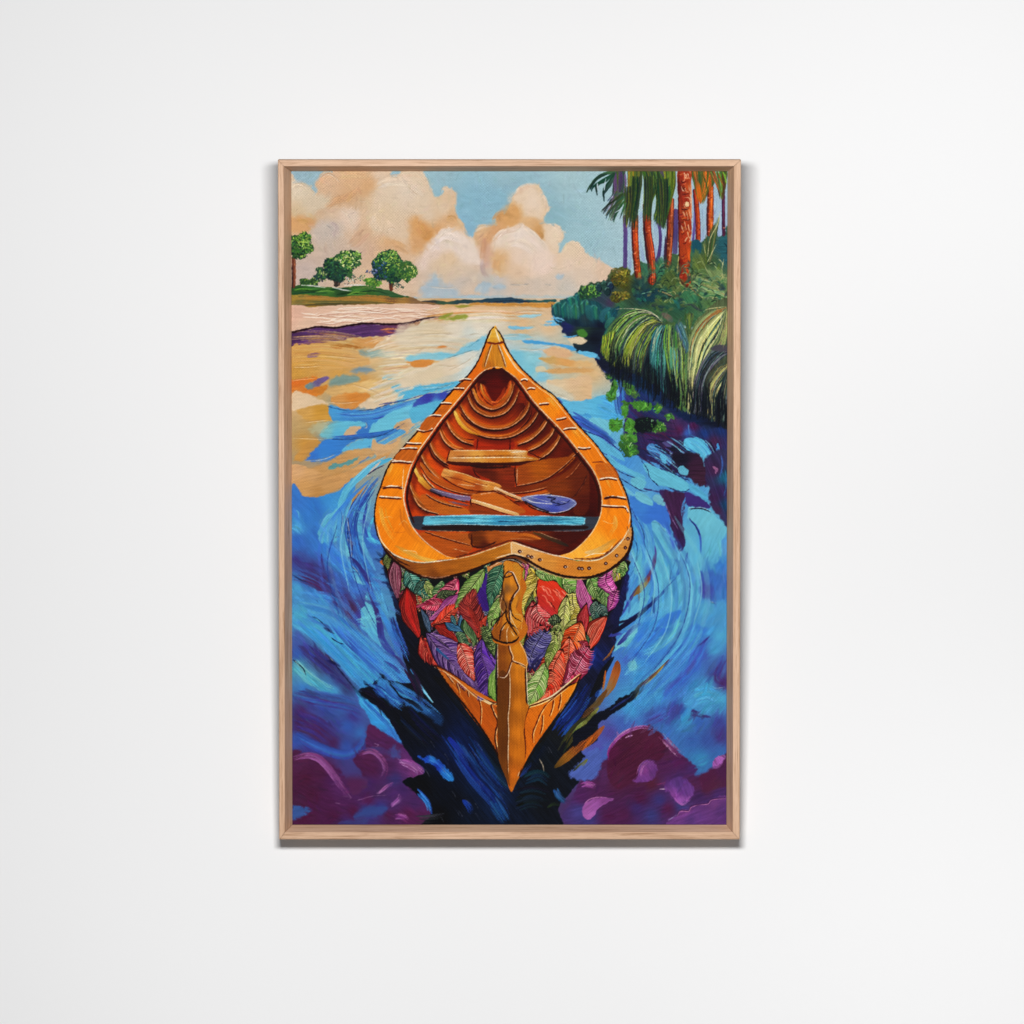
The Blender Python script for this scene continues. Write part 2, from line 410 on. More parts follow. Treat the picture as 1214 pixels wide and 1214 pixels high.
def leaf(b, t, w, col, light, n=6, dark='100d0e', bend=0.0, edge=1.0, vein='pin', outline=True):
    """a feathery leaf of thick paint: barbs laid out from the midrib, dark grooves, raised pale veins"""
    b, t = P(b)[0], P(t)[0]; w = K(w) * 1.02; ax = t - b; b = b - ax * .1; t = t + ax * .14
    L = np.hypot(*(t - b)); ax = (t - b) / (L + 1e-9); nr = np.array([-ax[1], ax[0]])
    us = np.linspace(0, 1, 12); pk = float(np.clip(.42 + .1 * rng.normal(), .28, .6))
    prof = .5 * np.where(us < pk, np.sin(np.clip(us / pk, 0, 1) * math.pi / 2) ** 1.05, np.maximum(np.cos(np.clip((us - pk) / (1 - pk), 0, 1) * math.pi / 2), 0) ** 1.15)
    bend = bend + .16 * rng.normal(); s2 = .1 * rng.normal()
    mid = lambda u: b + ax * L * u + nr * w * (bend * math.sin(math.pi * u) + s2 * math.sin(2 * math.pi * u))
    o = np.array([mid(u) + nr * w * q * (1 + rng.normal() * .06) for u, q in zip(us, prof)] + [mid(u) - nr * w * q * (1 + rng.normal() * .06) for u, q in list(zip(us, prof))[-2:0:-1]])
    base = C(col); lo = base * .5; hi = np.clip(base * 1.15 + .03, 0, 1); lt = C(light); dk = C(dark) * .65 + base * .18
    if outline:
        cc = o.mean(0); poly(cc + (o - cc) * (1 + .55 * edge / max(w * .5, 2)), dark, soft=.45, rough=.3, tex=0, h=0, a=.9)
    poly(o, [(*mid(.05), lo), (*(mid(.45) + nr * w * .4), base * .68), (*(mid(.5) - nr * w * .38), base), (*mid(.95), base * .7), (*mid(.5), base * .85)], soft=.35, rough=.2, tex=.15, h=.2)
    lw = min(.95, max(.5, w * .055))
    def barb(q, c, wd, al=.85, tp=(.12, .4), h=.4): stroke(q + rng.normal(size=q.shape) * .16, wd * (.7 + .6 * rng.random()), np.clip(c, 0, 1) * 255, a=al, mm=True, soft=.32, taper=tp, h=h, rough=.1, br=.12)
    if vein != 'long':
        m = max(4, int(L / 2.6)); sw_ = .1 + .1 * rng.random()
        for k in range(m):
            u = .02 + .86 * (k + .5) / m
            for s in (1, -1):
                e = np.interp(min(u + .12, 1), us, prof) * (.92 + .22 * rng.random())
                if vein == 'rib': q = np.array([mid(u) - nr * s * w * e * .2, mid(u + .03) + nr * s * w * e * .5, mid(min(u - .02, .99)) + nr * s * w * e])
                else: q = np.array([mid(u), mid(u + sw_ * .35) + nr * s * w * e * .5, mid(min(u + sw_, 1.0)) + nr * s * w * e])
                tone = (base * 1.1 if s < 0 else base * .85) * (.8 + .5 * rng.random())
                barb(q, tone, lw * 2.5, .85, h=.3); barb(q + ax * lw * 1.1, dk, lw * .95, .62, h=.1)
                if rng.random() < .85: barb(q - ax * .2, lt * (.88 + .22 * rng.random()), lw * 1.02, .65 + .35 * rng.random(), (.1, .3), .5)
        barb(np.array([mid(.0), mid(.3), mid(.6), mid(.96)]), dk, lw * 1.2, .75, h=.1)
        if vein == 'pin': barb(np.array([mid(.05), mid(.3), mid(.6), mid(.9)]) + nr * .45, lt * .9, lw * .9, .7, h=.5)
    else:
        m = max(4, int(w / 2.2))
        for k in range(m):
            s = (k + .5) / m * 2 - 1
            q = np.array([mid(.03 + .05 * rng.random()) + nr * w * s * .1, mid(.45) + nr * w * s * .43, mid(.95) + nr * w * s * .1])
            barb(q, base * (.7 + .6 * rng.random()), lw * 2.2, .8, (.2, .6), .3); barb(q + nr * .6, dk, lw * 1.0, .65, (.2, .6), .1); barb(q, lt * (.8 + .2 * rng.random()), lw * .85, .75, (.2, .6), .5)

def weather(x0, y0, x1, y1, n, ln, w, angf, jit=.05, a=.7, dry=.5, lift=None):
    """small strokes that pick up the paint already there and drag it along"""
    for k in range(n):
        x = x0 + (x1 - x0) * rng.random(); y = y0 + (y1 - y0) * rng.random()
        i = int(np.clip((y - CY0) / SY, 0, NY - 1)); j = int(np.clip((x - CX0) / SX, 0, NX - 1))
        c = IMG[i, j].copy()
        c = np.clip(c * (1 + jit * rng.normal()) + jit * .4 * rng.normal(size=3), 0, 1)
        an = angf(x, y) + rng.normal() * .12; L = ln * (.5 + rng.random())
        d = np.array([math.cos(an), math.sin(an)]) * L / 2; nn = np.array([-d[1], d[0]]) * rng.normal() * .12
        stroke(np.array([[x, y] - d, [x, y] + nn, [x, y] + d]), w * (.6 + .8 * rng.random()), c * 255.0, a=a, dry=dry, mm=True, br=.08, h=.25)

def glaze(pts, mul, soft=1.0, smooth=True):
    """a thin transparent wash of colour over what is already there"""
    p = P(pts)
    if smooth: p = spline(p, True)
    w = window(p, soft * 2 + 1)
    if w is None: return
    ys, xs, X, Y = w; d2 = np.full(X.shape, 1e9, np.float32); inside = np.zeros(X.shape, bool)
    for (ax, ay), (bx, by) in zip(p, np.roll(p, -1, 0)):
        ex, ey = bx - ax, by - ay; L = ex * ex + ey * ey
        if L < 1e-9: continue
        t = np.clip(((X - ax) * ex + (Y - ay) * ey) / L, 0, 1)
        np.minimum(d2, (X - ax - t * ex) ** 2 + (Y - ay - t * ey) ** 2, out=d2)
        if abs(ey) > 1e-9: inside ^= ((ay > Y) != (by > Y)) & (X < ex * (Y - ay) / ey + ax)
    al = np.clip(np.sqrt(d2) * np.where(inside, 1, -1) / (2 * soft) + .5, 0, 1); al = al * al * (3 - 2 * al)
    IMG[ys, xs] *= 1 + al[..., None] * (np.asarray(mul, np.float32) - 1)

# ---------------------------------------------------------------- the picture
# --- sky
sheet('O')
poly('330 190 880 190 880 365 330 365', '346 205 97b5bf,420 205 98bcc4,520 205 9abcc4,600 210 97b9c2,680 205 a3c2c6,560 240 8cb7c6,545 270 8ab5c8,590 235 8cb6c5,650 260 8eb5bd,690 280 9dc0c6,740 250 a9c6cb,700 215 a3c3c8,730 320 a4c2c8,520 340 a9bdc4,560 348 a6bcc3,640 350 b3bfbd,480 345 a7bcc6,515 330 9ab7c8,860 300 9fb7cf', soft=1, rough=0, smooth=False, tex=.04, swirl=50)
weather(346, 203, 862, 350, 420, 16, 4.0, lambda x, y: .3 + 1.6 * vnoise(np.float64(x / 50), np.float64(y / 50)), jit=.02, a=.5)
# --- clouds
sheet('A')
poly('140 215 200 208 240 222 290 255 335 288 348 262 340 222 365 182 400 158 432 148 470 160 486 120 860 120 872 162 900 175 935 150 960 120 1085 120 1115 170 1150 235 1180 305 1205 318 1250 285 1262 245 1300 262 1345 300 1340 350 1338 420 1360 470 1395 500 1412 545 1425 600 1455 612 1480 570 1500 540 1545 522 1600 520 1640 480 1660 430 1705 420 1725 370 1760 300 1800 262 1890 222 1950 250 1975 320 2005 370 1998 425 1970 470 1990 512 2070 520 2100 560 2108 610 2080 660 2075 715 2110 708 2150 650 2210 638 2250 670 2280 730 2340 757 2420 800 2500 860 2500 1010 1900 1020 1500 1020 1100 1040 800 1000 400 1000 140 1000',
     '160 300 d6c8ae,250 280 d2c3a8,180 500 d3ac7c,330 420 d0b393,370 230 d5b594,450 200 d8b897,600 180 d6b18a,700 230 d3ab7e,560 300 d0a87f,800 170 d8c2a8,800 300 d7bf9f,950 250 dac8b0,1050 200 dcc9ae,1100 300 dac6ab,900 400 dac6aa,760 420 d8c0a0,860 560 d9c0a2,700 560 d6b593,420 560 c8b9a8,430 720 c7b4a4,560 480 ddc6b0,700 680 d0b095,850 640 d6ad82,1080 620 d39f64,1050 520 d6a775,1150 600 d8a76c,1150 450 d9c2a5,1000 700 d8b795,1250 400 dac3a5,1330 480 d9b184,1220 560 d5a572,1250 620 e0d0bf,1350 680 e2d1bf,1180 720 dcc7b5,1300 760 dbbf9e,1100 800 d6bfab,1250 830 d5bfa2,1400 780 dfcbb8,1150 880 cfbda9,1330 930 c4bdb2,260 850 c4b3a8,1500 620 d4af87,1560 560 d8b48a,1600 700 d2a98e,1560 800 cdb5a4,1640 550 d5a674,1700 480 d6a86e,1780 420 d6a566,1760 340 dab98f,1850 280 e0cbb2,1920 300 dcc2a0,1950 400 e0c9ab,1860 400 e0ccb2,1900 500 d9b284,1920 570 cfa270,1800 560 e2d0bd,1740 640 e4d3c1,1860 640 e3d1c0,1950 640 dec8b0,2040 560 e0cbb0,2060 640 dec7a9,1720 750 d7b182,1660 800 d9bb95,1850 760 e2cdbc,1950 800 e0ccb8,1760 850 dcc0a0,2050 760 dfc5a8,2180 700 dfc9ac,2150 800 dfc9b2,2300 800 dcc5ac,2400 860 d9bfa5,2050 880 dac5ae,1900 930 d0c0ae,1650 950 c6bdb2', soft=1.6, rough=1.6, rs=7, tex=.035, swirl=80, h=.3)
# forms inside the clouds
def puff(p, col, soft=3.0, a=.9, rough=2.0): poly(p, col, soft=soft, rough=rough, rs=6, a=a, tex=.03, swirl=80, h=.12)
puff('150 215 240 222 330 290 440 300 430 360 340 420 330 470 170 455', '200 260 dacdb4,300 350 d3c4aa,200 420 cfbb99', 4)
puff('160 465 300 455 330 500 290 560 250 590 160 545', 'd2a471', 4)
puff('345 220 430 150 520 170 640 150 760 200 740 280 560 330 480 350 400 300', '400 220 d5b493,600 220 d8b28b,700 280 d2a97d', 6, .6)
puff('770 260 850 205 960 190 1060 220 1160 330 1140 450 1010 470 1030 600 960 640 860 590 760 560 740 420', '850 260 dccab0,1000 280 ddcdb7,1100 350 dac7ad,850 450 dac4a5,900 560 d9c3a8', 9, .8)
puff('560 400 620 400 640 470 610 560 560 480 510 420', 'ddc9b4', 5, .8)
puff('330 520 420 490 520 520 500 620 420 680 330 640 290 580', 'c6b9ab', 8, .9)
puff('380 640 520 620 650 660 640 740 430 740', 'c9b6a3', 9, .6)
puff('1030 470 1120 500 1190 580 1160 650 1040 720 1010 640', '1080 560 d6a36a,1060 640 d5a777', 5, .85)
sheet('B')
puff('0 560 60 640 90 600 110 560 180 545 240 470 215 425 150 480 100 540 30 530', '30 600 cf9a5f,190 480 d8ad80', 6, .7)
puff('20 700 90 610 160 550 240 552 320 600 370 620 420 740 430 800 300 790 200 710 100 770 0 840', '100 650 e1cfbe,240 600 e4d6c6,340 700 e2d2c2,100 740 dcc6b4', 5, .95)
puff('70 810 200 715 290 790 420 850 430 930 300 960 150 950', '200 770 dcc2a0,250 850 d3bfa4,300 930 c8bcae', 8, .8)
puff('430 640 470 560 560 470 620 380 700 370 720 470 690 520 560 580 500 650 490 740 460 800 430 740', '500 600 d3a376,640 450 d6a56c,460 700 cfa78e', 6, .9)
puff('630 330 700 265 790 235 850 290 860 400 850 470 740 450 710 380', '720 300 e0cbb0,800 350 e3cfb8,770 440 dfc8ab', 5, .9)
puff('720 470 800 470 880 540 885 620 830 620 760 540 700 520', '760 490 d9b182,860 580 cb9c64', 4, .9)
puff('520 640 570 580 690 540 720 512 780 560 850 620 900 690 960 760 930 860 800 900 660 880 560 880 500 800 490 720', '560 620 e3d2bf,700 600 e6d7c8,800 650 e4d3c3,850 800 e3cdbc,560 760 d8b080,540 840 d9b78c,680 850 dcc0a2,700 750 e2cbb5', 4, .95)
puff('880 520 960 525 990 580 990 640 960 690 900 640 880 590', '930 580 e2cdb2', 4, .8)
puff('430 860 560 890 800 910 1000 870 1214 840 1214 1000 900 1030 500 1030', '500 950 b9bdb9,700 930 d0bda8,900 950 cdbfae,1050 980 bdbfb8,1150 900 d4c2ae', 8, .65)
poly('40 930 70 890 100 875 130 900 170 950 260 990 240 1040 60 1050 0 1030 0 960', '90 920 9dbacb,130 1000 a6bbc6', soft=5, rough=3, a=.8)
for p in ('380 980 440 930 500 940 460 1010', '960 890 1000 868 1030 880 990 905', '510 960 560 945 600 960 550 985'): poly(p, 'a3bcc9', soft=2, rough=1.5, a=.75)
# lit upper edges of the lobes
def lit(p, w, cols, **k): flow(p, w * .8, 7, w * .55, cols, jit=.02, dry=.55, cut=.3, a=.75)
sheet('B')
for p, w, c in (('520 640 570 580 640 560 700 530 730 515', 40, ['ead9c6', 'e8d4bd']), ('740 530 790 580 850 640 900 700', 44, ['e8d6c2', 'e4cfb8']), ('660 300 720 255 790 235 840 270', 36, ['e8d3b8', 'e4ccae']), ('850 280 880 340 890 400', 30, ['e4cfb4', 'e6d2b8']), ('890 525 950 522 985 560 990 620', 32, ['e8d4bb', 'e4cdb0']), ('100 620 160 560 230 560 300 600 350 640', 44, ['eadbcb', 'e6d4c2']), ('390 560 440 530 490 525', 28, ['dfc3a0', 'e2caa8']), ('1010 710 1060 655 1120 655 1160 720', 34, ['e4ccb0', 'e2c8aa']), ('150 260 190 265 225 300', 26, ['dec5a6', 'e2cbb0']), ('600 660 700 640 800 700 860 780', 60, ['e6d4c4', 'e2cfba']), ('60 700 160 620 260 640 340 700', 50, ['e6d6c8', 'e0cdb8']), ('250 470 285 510 300 560', 26, ['dfc6a4', 'd8b890'])): lit(p, w, c)
for p, w, c in (('520 500 560 450 620 440 680 460', 44, ['cf9d64', 'd2a26c']), ('460 600 450 680 440 760', 40, ['c99c78', 'cda684']), ('550 760 540 820 560 860', 44, ['d2a674', 'd6ac7c']), ('0 590 40 600 80 570', 40, ['c99458', 'cf9c62']), ('840 560 860 590 870 620', 30, ['c79860', 'cc9e68']), ('180 480 220 470 240 500', 36, ['d0a674', 'cc9e6c']), ('430 780 440 850 470 900', 36, ['b9a49c', 'c2aea4'])): lit(p, w, c)
sheet('A')
for p, w, c in (('350 230 390 170 440 155 500 175', 40, ['ddbc98', 'dab58e']), ('500 160 600 150 720 160', 50, ['dcbb92', 'd8b186']), ('770 250 850 210 950 200 1040 230 1120 300', 60, ['e2d2bc', 'dfccb2']), ('170 240 240 235 300 280 340 320', 46, ['dfd2b8', 'dacbb0']), ('760 420 740 500 800 570', 50, ['ddc8ac', 'd9c2a2']), ('950 160 1040 150 1100 180', 36, ['e0ccb0', 'dcc5a6'])): lit(p, w, c)
for p, w, c in (('640 280 560 330 480 360 400 420', 60, ['cfa47a', 'd2a980']), ('700 560 620 640 560 680', 60, ['cca78c', 'd0ad8c']), ('860 640 940 680 1000 720', 56, ['cfa57a', 'd4ac82']), ('1060 500 1110 560 1140 620', 50, ['cf9a5c', 'd2a066']), ('180 480 260 500 300 560', 46, ['cc9f68', 'd0a672']), ('420 500 470 540 440 620', 46, ['bfb2a8', 'c4b6aa'])): lit(p, w, c)
sheet('A')
# impasto ridges in the clouds
for p in ('430 150 470 170 505 208', '380 170 420 150 460 158', '990 240 1030 280 1062 302', '640 340 680 345 705 335', '520 410 560 440 590 500 612 540', '180 222 230 224 280 262', '860 150 880 175 930 180', '850 545 880 535 900 550'):
    ink(p, 7, 'a98d6c', 'efe3cf', off=(2, 6), lw=6, a=.38)
sheet('B')
for p in ('140 285 150 250 190 262 232 305 222 330', '560 610 600 580 680 560 720 515', '690 275 760 240 830 270', '385 560 395 540 440 525 490 520', '530 640 520 690 500 720', '640 945 700 940 780 950', '870 330 895 370 890 420', '60 960 180 970 240 962', '960 722 1000 720', '740 520 800 560 850 610', '290 520 300 570'):
    ink(p, 6, 'b09270', 'f1e4d1', off=(4, 5), lw=5, a=.35)
for p in ('640 945 700 948 770 940', '880 940 930 950', '510 965 550 975'): line(p, 5, '7f8f95', a=.6)
weather(346, 203, 735, 350, 900, 9, 3.0, lambda x, y: 6 * vnoise(np.float64(x / 30), np.float64(y / 30)), jit=.022, a=.6)

# --- water, broad fields of colour
sheet('O')
poly('330 352 880 352 880 990 330 990',
     '530 360 d2a46e,600 356 d6ad7c,650 362 dab792,590 372 ddd0bd,560 380 dfcfb8,620 385 d8b48a,650 385 dbb993,690 385 6fb3d0,386 423 d9a868,369 442 d0984f,468 409 dfc29a,501 401 dccfb8,440 425 d8b585,509 437 e0cbae,470 440 dcc19a,430 450 cf9d59,400 440 d3a055,353 455 d8832f,372 490 cf9b4b,361 475 dcbf9a,419 468 d99347,445 458 dcae6a,455 475 dcc09a,412 487 4f9ad0,435 497 4a8dcb,406 505 69b7cf,460 500 6db9cf,480 470 68b8d3,500 470 d9c2a4,386 535 3a7ecb,435 525 62b0d0,363 525 cd9748,419 535 cf9d5e,465 526 d3a775,361 573 c9975a,380 560 cc9a5e,400 565 cb9556,361 600 3b78c0,391 622 63aecb,350 625 4a8fcb,420 600 5aa6d0,440 640 3f72c0,380 660 3b7ac6,420 680 3f7fcf,350 670 42579f,390 690 40489a,370 720 4a9bd0,410 720 3f458f,350 750 58aed0,440 720 56a8cc,380 790 4cabd2,350 770 46539d,390 790 463d7c,430 800 3f8fce,350 800 4fa5c8,400 830 3b7cb6,370 850 3c4f9a,440 850 3d6cb0,360 880 3a66ad,400 880 4a3f88,430 875 3a66b4,450 890 6b2f66,360 930 552247,420 930 5c2a58,480 940 5c2b62,380 970 5a2456,'
     '600 420 b3cad0,640 410 a9c8cf,660 425 d9b583,700 440 d7b383,690 460 dcbf98,640 445 84bfd3,620 430 86c2d6,560 440 c6d2cf,700 480 79b9d1,660 475 c9cfc4,720 510 64aed2,750 540 5aa0d2,770 570 72bdd1,740 600 3f7fd0,760 620 4484d0,800 640 62aed0,780 680 6ab9d2,840 620 6fbbcf,850 660 62a8cc,830 690 6cb4cf,855 700 4173be,740 700 4b93d0,780 740 57a8d2,820 730 66b1cf,850 740 4f9dcb,760 760 3f7fcd,800 780 4a8fd0,840 790 4a67b6,860 800 5a3f86,770 800 4f9fd0,730 790 4a7fc8,750 830 4a9fcb,800 830 4aa0cc,850 830 4aa6cc,820 850 4878bd,780 850 46509c,720 870 5a5ca8,700 900 5c6db3,850 880 44509a,760 900 5a2248,740 930 56204c,800 930 5a2a62,840 930 45306a,700 960 56285a,780 965 48327a,850 960 5e3f7e,600 960 101420,560 930 101622', soft=.6, rough=0, smooth=False, tex=.05, ang=-10)
# --- far shore and the left bank
sheet('B')
poly('0 1062 80 1058 200 1068 300 1052 400 1058 480 1045 620 1038 700 1048 760 1055 860 1056 960 1050 960 1074 800 1076 600 1078 400 1078 250 1085 100 1090 0 1075', '50 1070 4b4c47,150 1075 3f5a44,300 1065 2f4a50,500 1060 2d4d5e,650 1058 2c4c60,850 1065 35625f', soft=.5, rough=.6, tex=.1, h=.3)
poly('360 1080 640 1080 960 1076 950 1110 700 1105 500 1112 340 1110', 'c98f45', soft=1.2, rough=1, tex=.1)
line('480 1074 640 1062 800 1072', 8, '20344a'); line('0 1066 60 1074 110 1070', 8, '332c33')
sheet('A')
poly('150 1105 150 1010 300 1015 430 1032 640 1018 850 1022 1000 1032 1100 1066 1230 1085 1230 1100 1070 1088 900 1084 500 1098', '180 1040 a58a3c,200 1090 7c7345,330 1045 be8e38,420 1060 7f7a44,470 1080 626a4a,560 1050 a57f3c,700 1040 c08a35,800 1045 bb8030,870 1055 8a5a38,960 1060 a77d42,1050 1075 8a6a4a', soft=.6, rough=.7, tex=.12)
flow('160 1050 400 1045 700 1050 1050 1075', 70, 60, 9, ['b98a3a', 'a57f3c', '7f7a44', '8f6a3a', 'c89a4a', '6a6a40', '5a5a34'], a=.85, dry=.5, cut=.6); flow('160 1095 500 1085 900 1076', 16, 16, 7, ['5a5a34', '7a5a34', '4a4a30'], a=.8, dry=.5, cut=.6)
poly('150 975 220 945 330 955 420 962 540 968 640 950 760 965 850 985 930 1015 1000 1036 900 1036 760 1022 640 1020 520 1035 400 1030 260 1018 150 1014', '200 990 2f5a2c,300 980 3c6f33,420 1000 3f6e30,520 1005 2f5530,620 990 4c8038,700 985 3e6d31,850 1010 38603a', soft=.5, rough=.8, tex=.2, h=.4)
for p in ('170 1010 300 1000 420 1005', '430 985 520 975 600 985', '640 1000 760 990 860 1015', '480 1020 560 1005 640 1012', '250 985 330 990 380 975'): stroke(p, 12, '24482a', dry=.3, jit=.1)
for p in ('330 1000 420 990 470 1000', '620 975 700 968 780 985', '180 985 240 975 320 985', '560 1020 620 1000 700 1005'): stroke(p, 9, '6f9a45', dry=.3, jit=.1)
# small plants and the white flowers at the trees' feet
foliage(290, 925, 80, 40, 60, ['274a2c', '1d3a2a'], ['3f6e35'], ['7ba247', '9cbc62'], 1.1)
foliage(560, 915, 110, 28, 40, ['3a4f45', '33425a'], ['6c8079', '8c9aa0'], ['d6d2c4', 'c4c6bd'], 1.1)
foliage(735, 930, 75, 36, 70, ['3a6a33'], ['6a9a3c', '7fa843'], ['a3c255', '93b54c'], 1.2)
foliage(640, 900, 70, 30, 30, ['2c4c3a', '3b5162'], ['5d7a5a'], ['a8b88a'], 1.1)
stroke('230 950 320 955 400 968', 9, 'cfd3c5'); stroke('450 965 540 985 590 990', 8, 'c9cfc6'); stroke('540 952 620 948 690 950', 8, 'd9d8cd'); stroke('830 945 870 930 900 925', 7, 'b9bdb5', a=.6)
# trunks
line('172 740 178 850 172 970', 26, '6e3b2a', taper=(.05, .95)); line('180 760 186 860 182 950', 7, 'b0714e'); line('162 800 165 900 165 985', 8, '2c2326')
line('490 860 482 910 478 962', 30, '33302e', taper=(.1, .95)); line('450 900 475 930 480 955', 12, '4b3a33'); line('520 890 505 925 500 955', 12, '5a4637')
line('880 900 872 950 876 992', 26, '6a3a2a', taper=(.05, .95)); line('888 920 884 980', 8, 'a8643c'); line('850 905 866 935 870 960', 8, '3a2c2c'); line('920 905 895 930 884 955', 8, '3a2c2c')
# crowns
foliage(205, 660, 115, 105, 300, ['1f3f2b', '2a5030', '17332a'], ['3f7434', '4d8038'], ['86ad48', 'a3c25c', '6c9b3f'], 1.5)
foliage(370, 865, 60, 60, 70, ['1f3a35', '28473c', '2d3f4f'], ['3f6a3f'], ['7e9f55', 'b7c07e'], 1.2)
foliage(535, 800, 150, 125, 560, ['16352f', '1f4436', '254a34', '1b3540'], ['2f6038', '3d7038', '4a7d3c'], ['8db551', 'b0c96a', 'd2d99a', '6f9d43'], 1.5)
foliage(480, 850, 80, 90, 90, ['16302f', '1f3d38'], ['2c5a3f'], ['3f7044'], 1.5)
foliage(880, 815, 160, 120, 560, ['163330', '1c3f3a', '23483a'], ['2b5e38', '37693a', '477c3d'], ['86ae4d', 'aac566', '6c9a42'], 1.5)
foliage(985, 840, 80, 90, 90, ['2a5535'], ['578439', '6c953f'], ['b7c66a', 'd6d58e', '9db655'], 1.3)
foliage(790, 840, 60, 90, 44, ['1d3445', '1b3f4a', '23405f'], ['2a5060', '2f4c7a'], ['4a6f95', '3c6470'], 1.5)
foliage(740, 860, 50, 26, 24, ['2d3c6a', '26406a'], ['4a5f8e'], ['8fa3b8'], 1.2)
foliage(930, 950, 60, 25, 30, ['2a4a3c', '3a5560'], ['4c6a54'], ['89a080'], 1.1)
sheet('D')
# pink sand spit
poly('150 10 300 15 450 5 700 -5 900 -8 1080 -10 1240 0 1420 5 1490 0 1560 5 1510 25 1420 42 1330 52 1290 66 1214 82 1120 97 1000 125 870 136 780 136 700 130 620 140 550 150 480 163 350 158 270 178 160 206', '200 60 dab09a,400 60 dcb59d,600 80 deba9f,800 70 dfb8a0,1000 60 e0bda4,1200 40 e0b8a0,1380 30 dcb49c,260 150 dcb9a0,600 120 e2c4ab', soft=.6, rough=.8, tex=.06, ang=2, h=.3)
for k in range(34):
    x = 160 + 1000 * rng.random(); y0 = 25 + 120 * rng.random() * (1 - .45 * (x - 160) / 1000); L = 120 + 240 * rng.random()
    pts = ' '.join('%g %g' % (x + L * q, y0 + 6 * math.sin(q * 6 + k) + 3 * rng.normal()) for q in (0, .2, .4, .6, .8, 1))
    ink(pts, 5, ['c08f7c', 'b98872', 'cf9f88'][k % 3], ['f0dac6', 'ecd3be', 'f4e3d0'][k % 3], off=(0, -8), lw=11, a=.8)
# violet shadow along the sand
poly('150 205 270 178 350 162 480 168 550 153 700 136 870 140 1000 128 1090 110 1060 150 980 175 960 205 880 210 860 228 730 222 640 232 560 240 540 258 430 266 300 278 150 296', '180 250 51305c,300 220 5d3a72,450 210 5c386c,600 190 5a376b,750 170 5f3a6d,850 190 70405f,950 160 83485a,1040 135 a06a4a,900 205 5f3a70', soft=.8, rough=1, tex=.1, ang=-8)
flow('170 250 400 225 700 180 900 160', 60, 26, 8, ['4a2b58', '6a4682', '5c376c', '7a4f86'], dry=.5)
line('150 200 270 172 350 156 480 164 550 150 700 132 870 138 1000 128 1120 97 1214 84', 15, '2c1220', taper=(.02, .97)); line('1180 92 1250 82 1310 70', 12, '331a26')
stroke('160 282 300 270 480 258', 10, '8a5a92', dry=.5); stroke('800 178 880 172 950 180', 14, 'd2824f', dry=.4); stroke('820 210 900 212 950 204', 8, '5d3a78'); stroke('830 190 880 198 930 190', 10, 'c0674a', dry=.4)
line('480 240 530 248 540 256', 5, 'e9d7c5')
# --- sunlit water
def patch(p, col, soft=1.2, rough=1.4, a=.95, ang=-6, tex=.08, h=.3): poly(p, col, soft=soft, rough=rough, rs=4, a=a, tex=tex, ang=ang, h=h)
patch('160 300 300 288 500 300 600 330 700 380 720 430 600 450 420 470 300 500 160 530', '200 340 d0a05c,350 330 d7ab6a,500 350 d9ae70,300 420 cf9c50,550 400 d9a970,200 480 c99848,450 450 d4a562')
patch('260 370 300 350 350 340 370 355 340 372 290 378', '6c4a8a', 1)
patch('440 290 560 278 640 290 680 310 560 312 470 306', 'a96a2c', 1.5); patch('600 250 720 235 800 235 820 260 770 300 700 305 600 280', 'd0975a', 2)
patch('750 310 800 260 900 235 1010 235 1020 262 900 290 800 318', 'e0c6a6', 1.2)
patch('640 330 760 318 900 325 980 340 900 370 760 378 690 372', '670 350 8a9a92,740 340 93aca6,850 340 b3bfae,940 345 cfc4a8', 2.5)
patch('590 470 660 445 730 450 760 470 700 490 620 490', '7d94a0', 2.5); patch('430 540 520 505 620 510 640 540 540 570 440 580', '7f9a94', 2.5)
patch('1030 370 1080 345 1214 342 1330 350 1260 385 1120 392 1040 388', '9ac4cc', 1.2); patch('1080 240 1214 232 1300 260 1214 300 1120 300', 'ccd0c3', 2.5)
patch('830 450 960 425 1000 405 1100 395 1180 408 1100 440 980 460 860 475', '880 460 d3a065,1000 430 d98f42,1120 410 db9a50', 1.2)
patch('810 530 860 500 940 488 1000 492 960 520 880 540', '6ab8d4', .9)
patch('160 545 220 530 300 520 345 518 330 545 260 570 250 600 330 590 410 575 400 620 340 655 250 650 160 620', '200 560 d6732a,300 535 dc7c2c,200 620 d5843a,380 590 cf8432', .9)
patch('255 580 300 552 380 520 425 525 400 555 330 590 280 605', '280 590 6f8a8c,350 550 70608f,400 535 75609c', 1)
patch('400 620 480 590 560 580 620 560 720 545 820 555 880 590 860 640 780 650 700 630 600 640 480 660', '480 620 d6ac70,600 580 dfb473,720 560 e3bd80,800 600 dbbd95', 1.4)
patch('440 680 520 640 620 630 720 640 690 690 630 740 580 755 500 735', '500 680 d99a55,600 680 d98a3c,580 735 cf8f4c', 1.4)
patch('640 720 700 680 820 655 920 640 960 660 900 700 780 735 690 745', 'dfc6a6', 1.4)
patch('160 630 240 630 320 660 390 690 420 715 330 725 220 745 160 755', 'dcc1a0', 1.3)
patch('200 760 320 725 420 730 450 830 360 830 260 820', '260 770 cfa058,380 760 c9953c,400 810 cf9a45', 1.5)
patch('880 590 930 560 1000 545 1080 540 1090 575 1020 600 1010 640 960 690 900 690 930 640', '64b4d3', .9); patch('1000 610 1060 598 1080 605 1040 630 1010 640', 'd9bb92', .8)
patch('430 725 520 745 620 755 720 755 850 725 960 700 1080 690 1214 640 1214 720 1150 780 1060 830 960 890 850 940 720 960 640 930 500 830 450 830', '480 770 4a9ad2,600 790 4587c8,700 790 4a86c6,760 830 418ace,680 930 3c7bc6,850 920 3a80cc,1000 740 4f97ce,1150 700 4a8fd0', 1)
sheet('O')
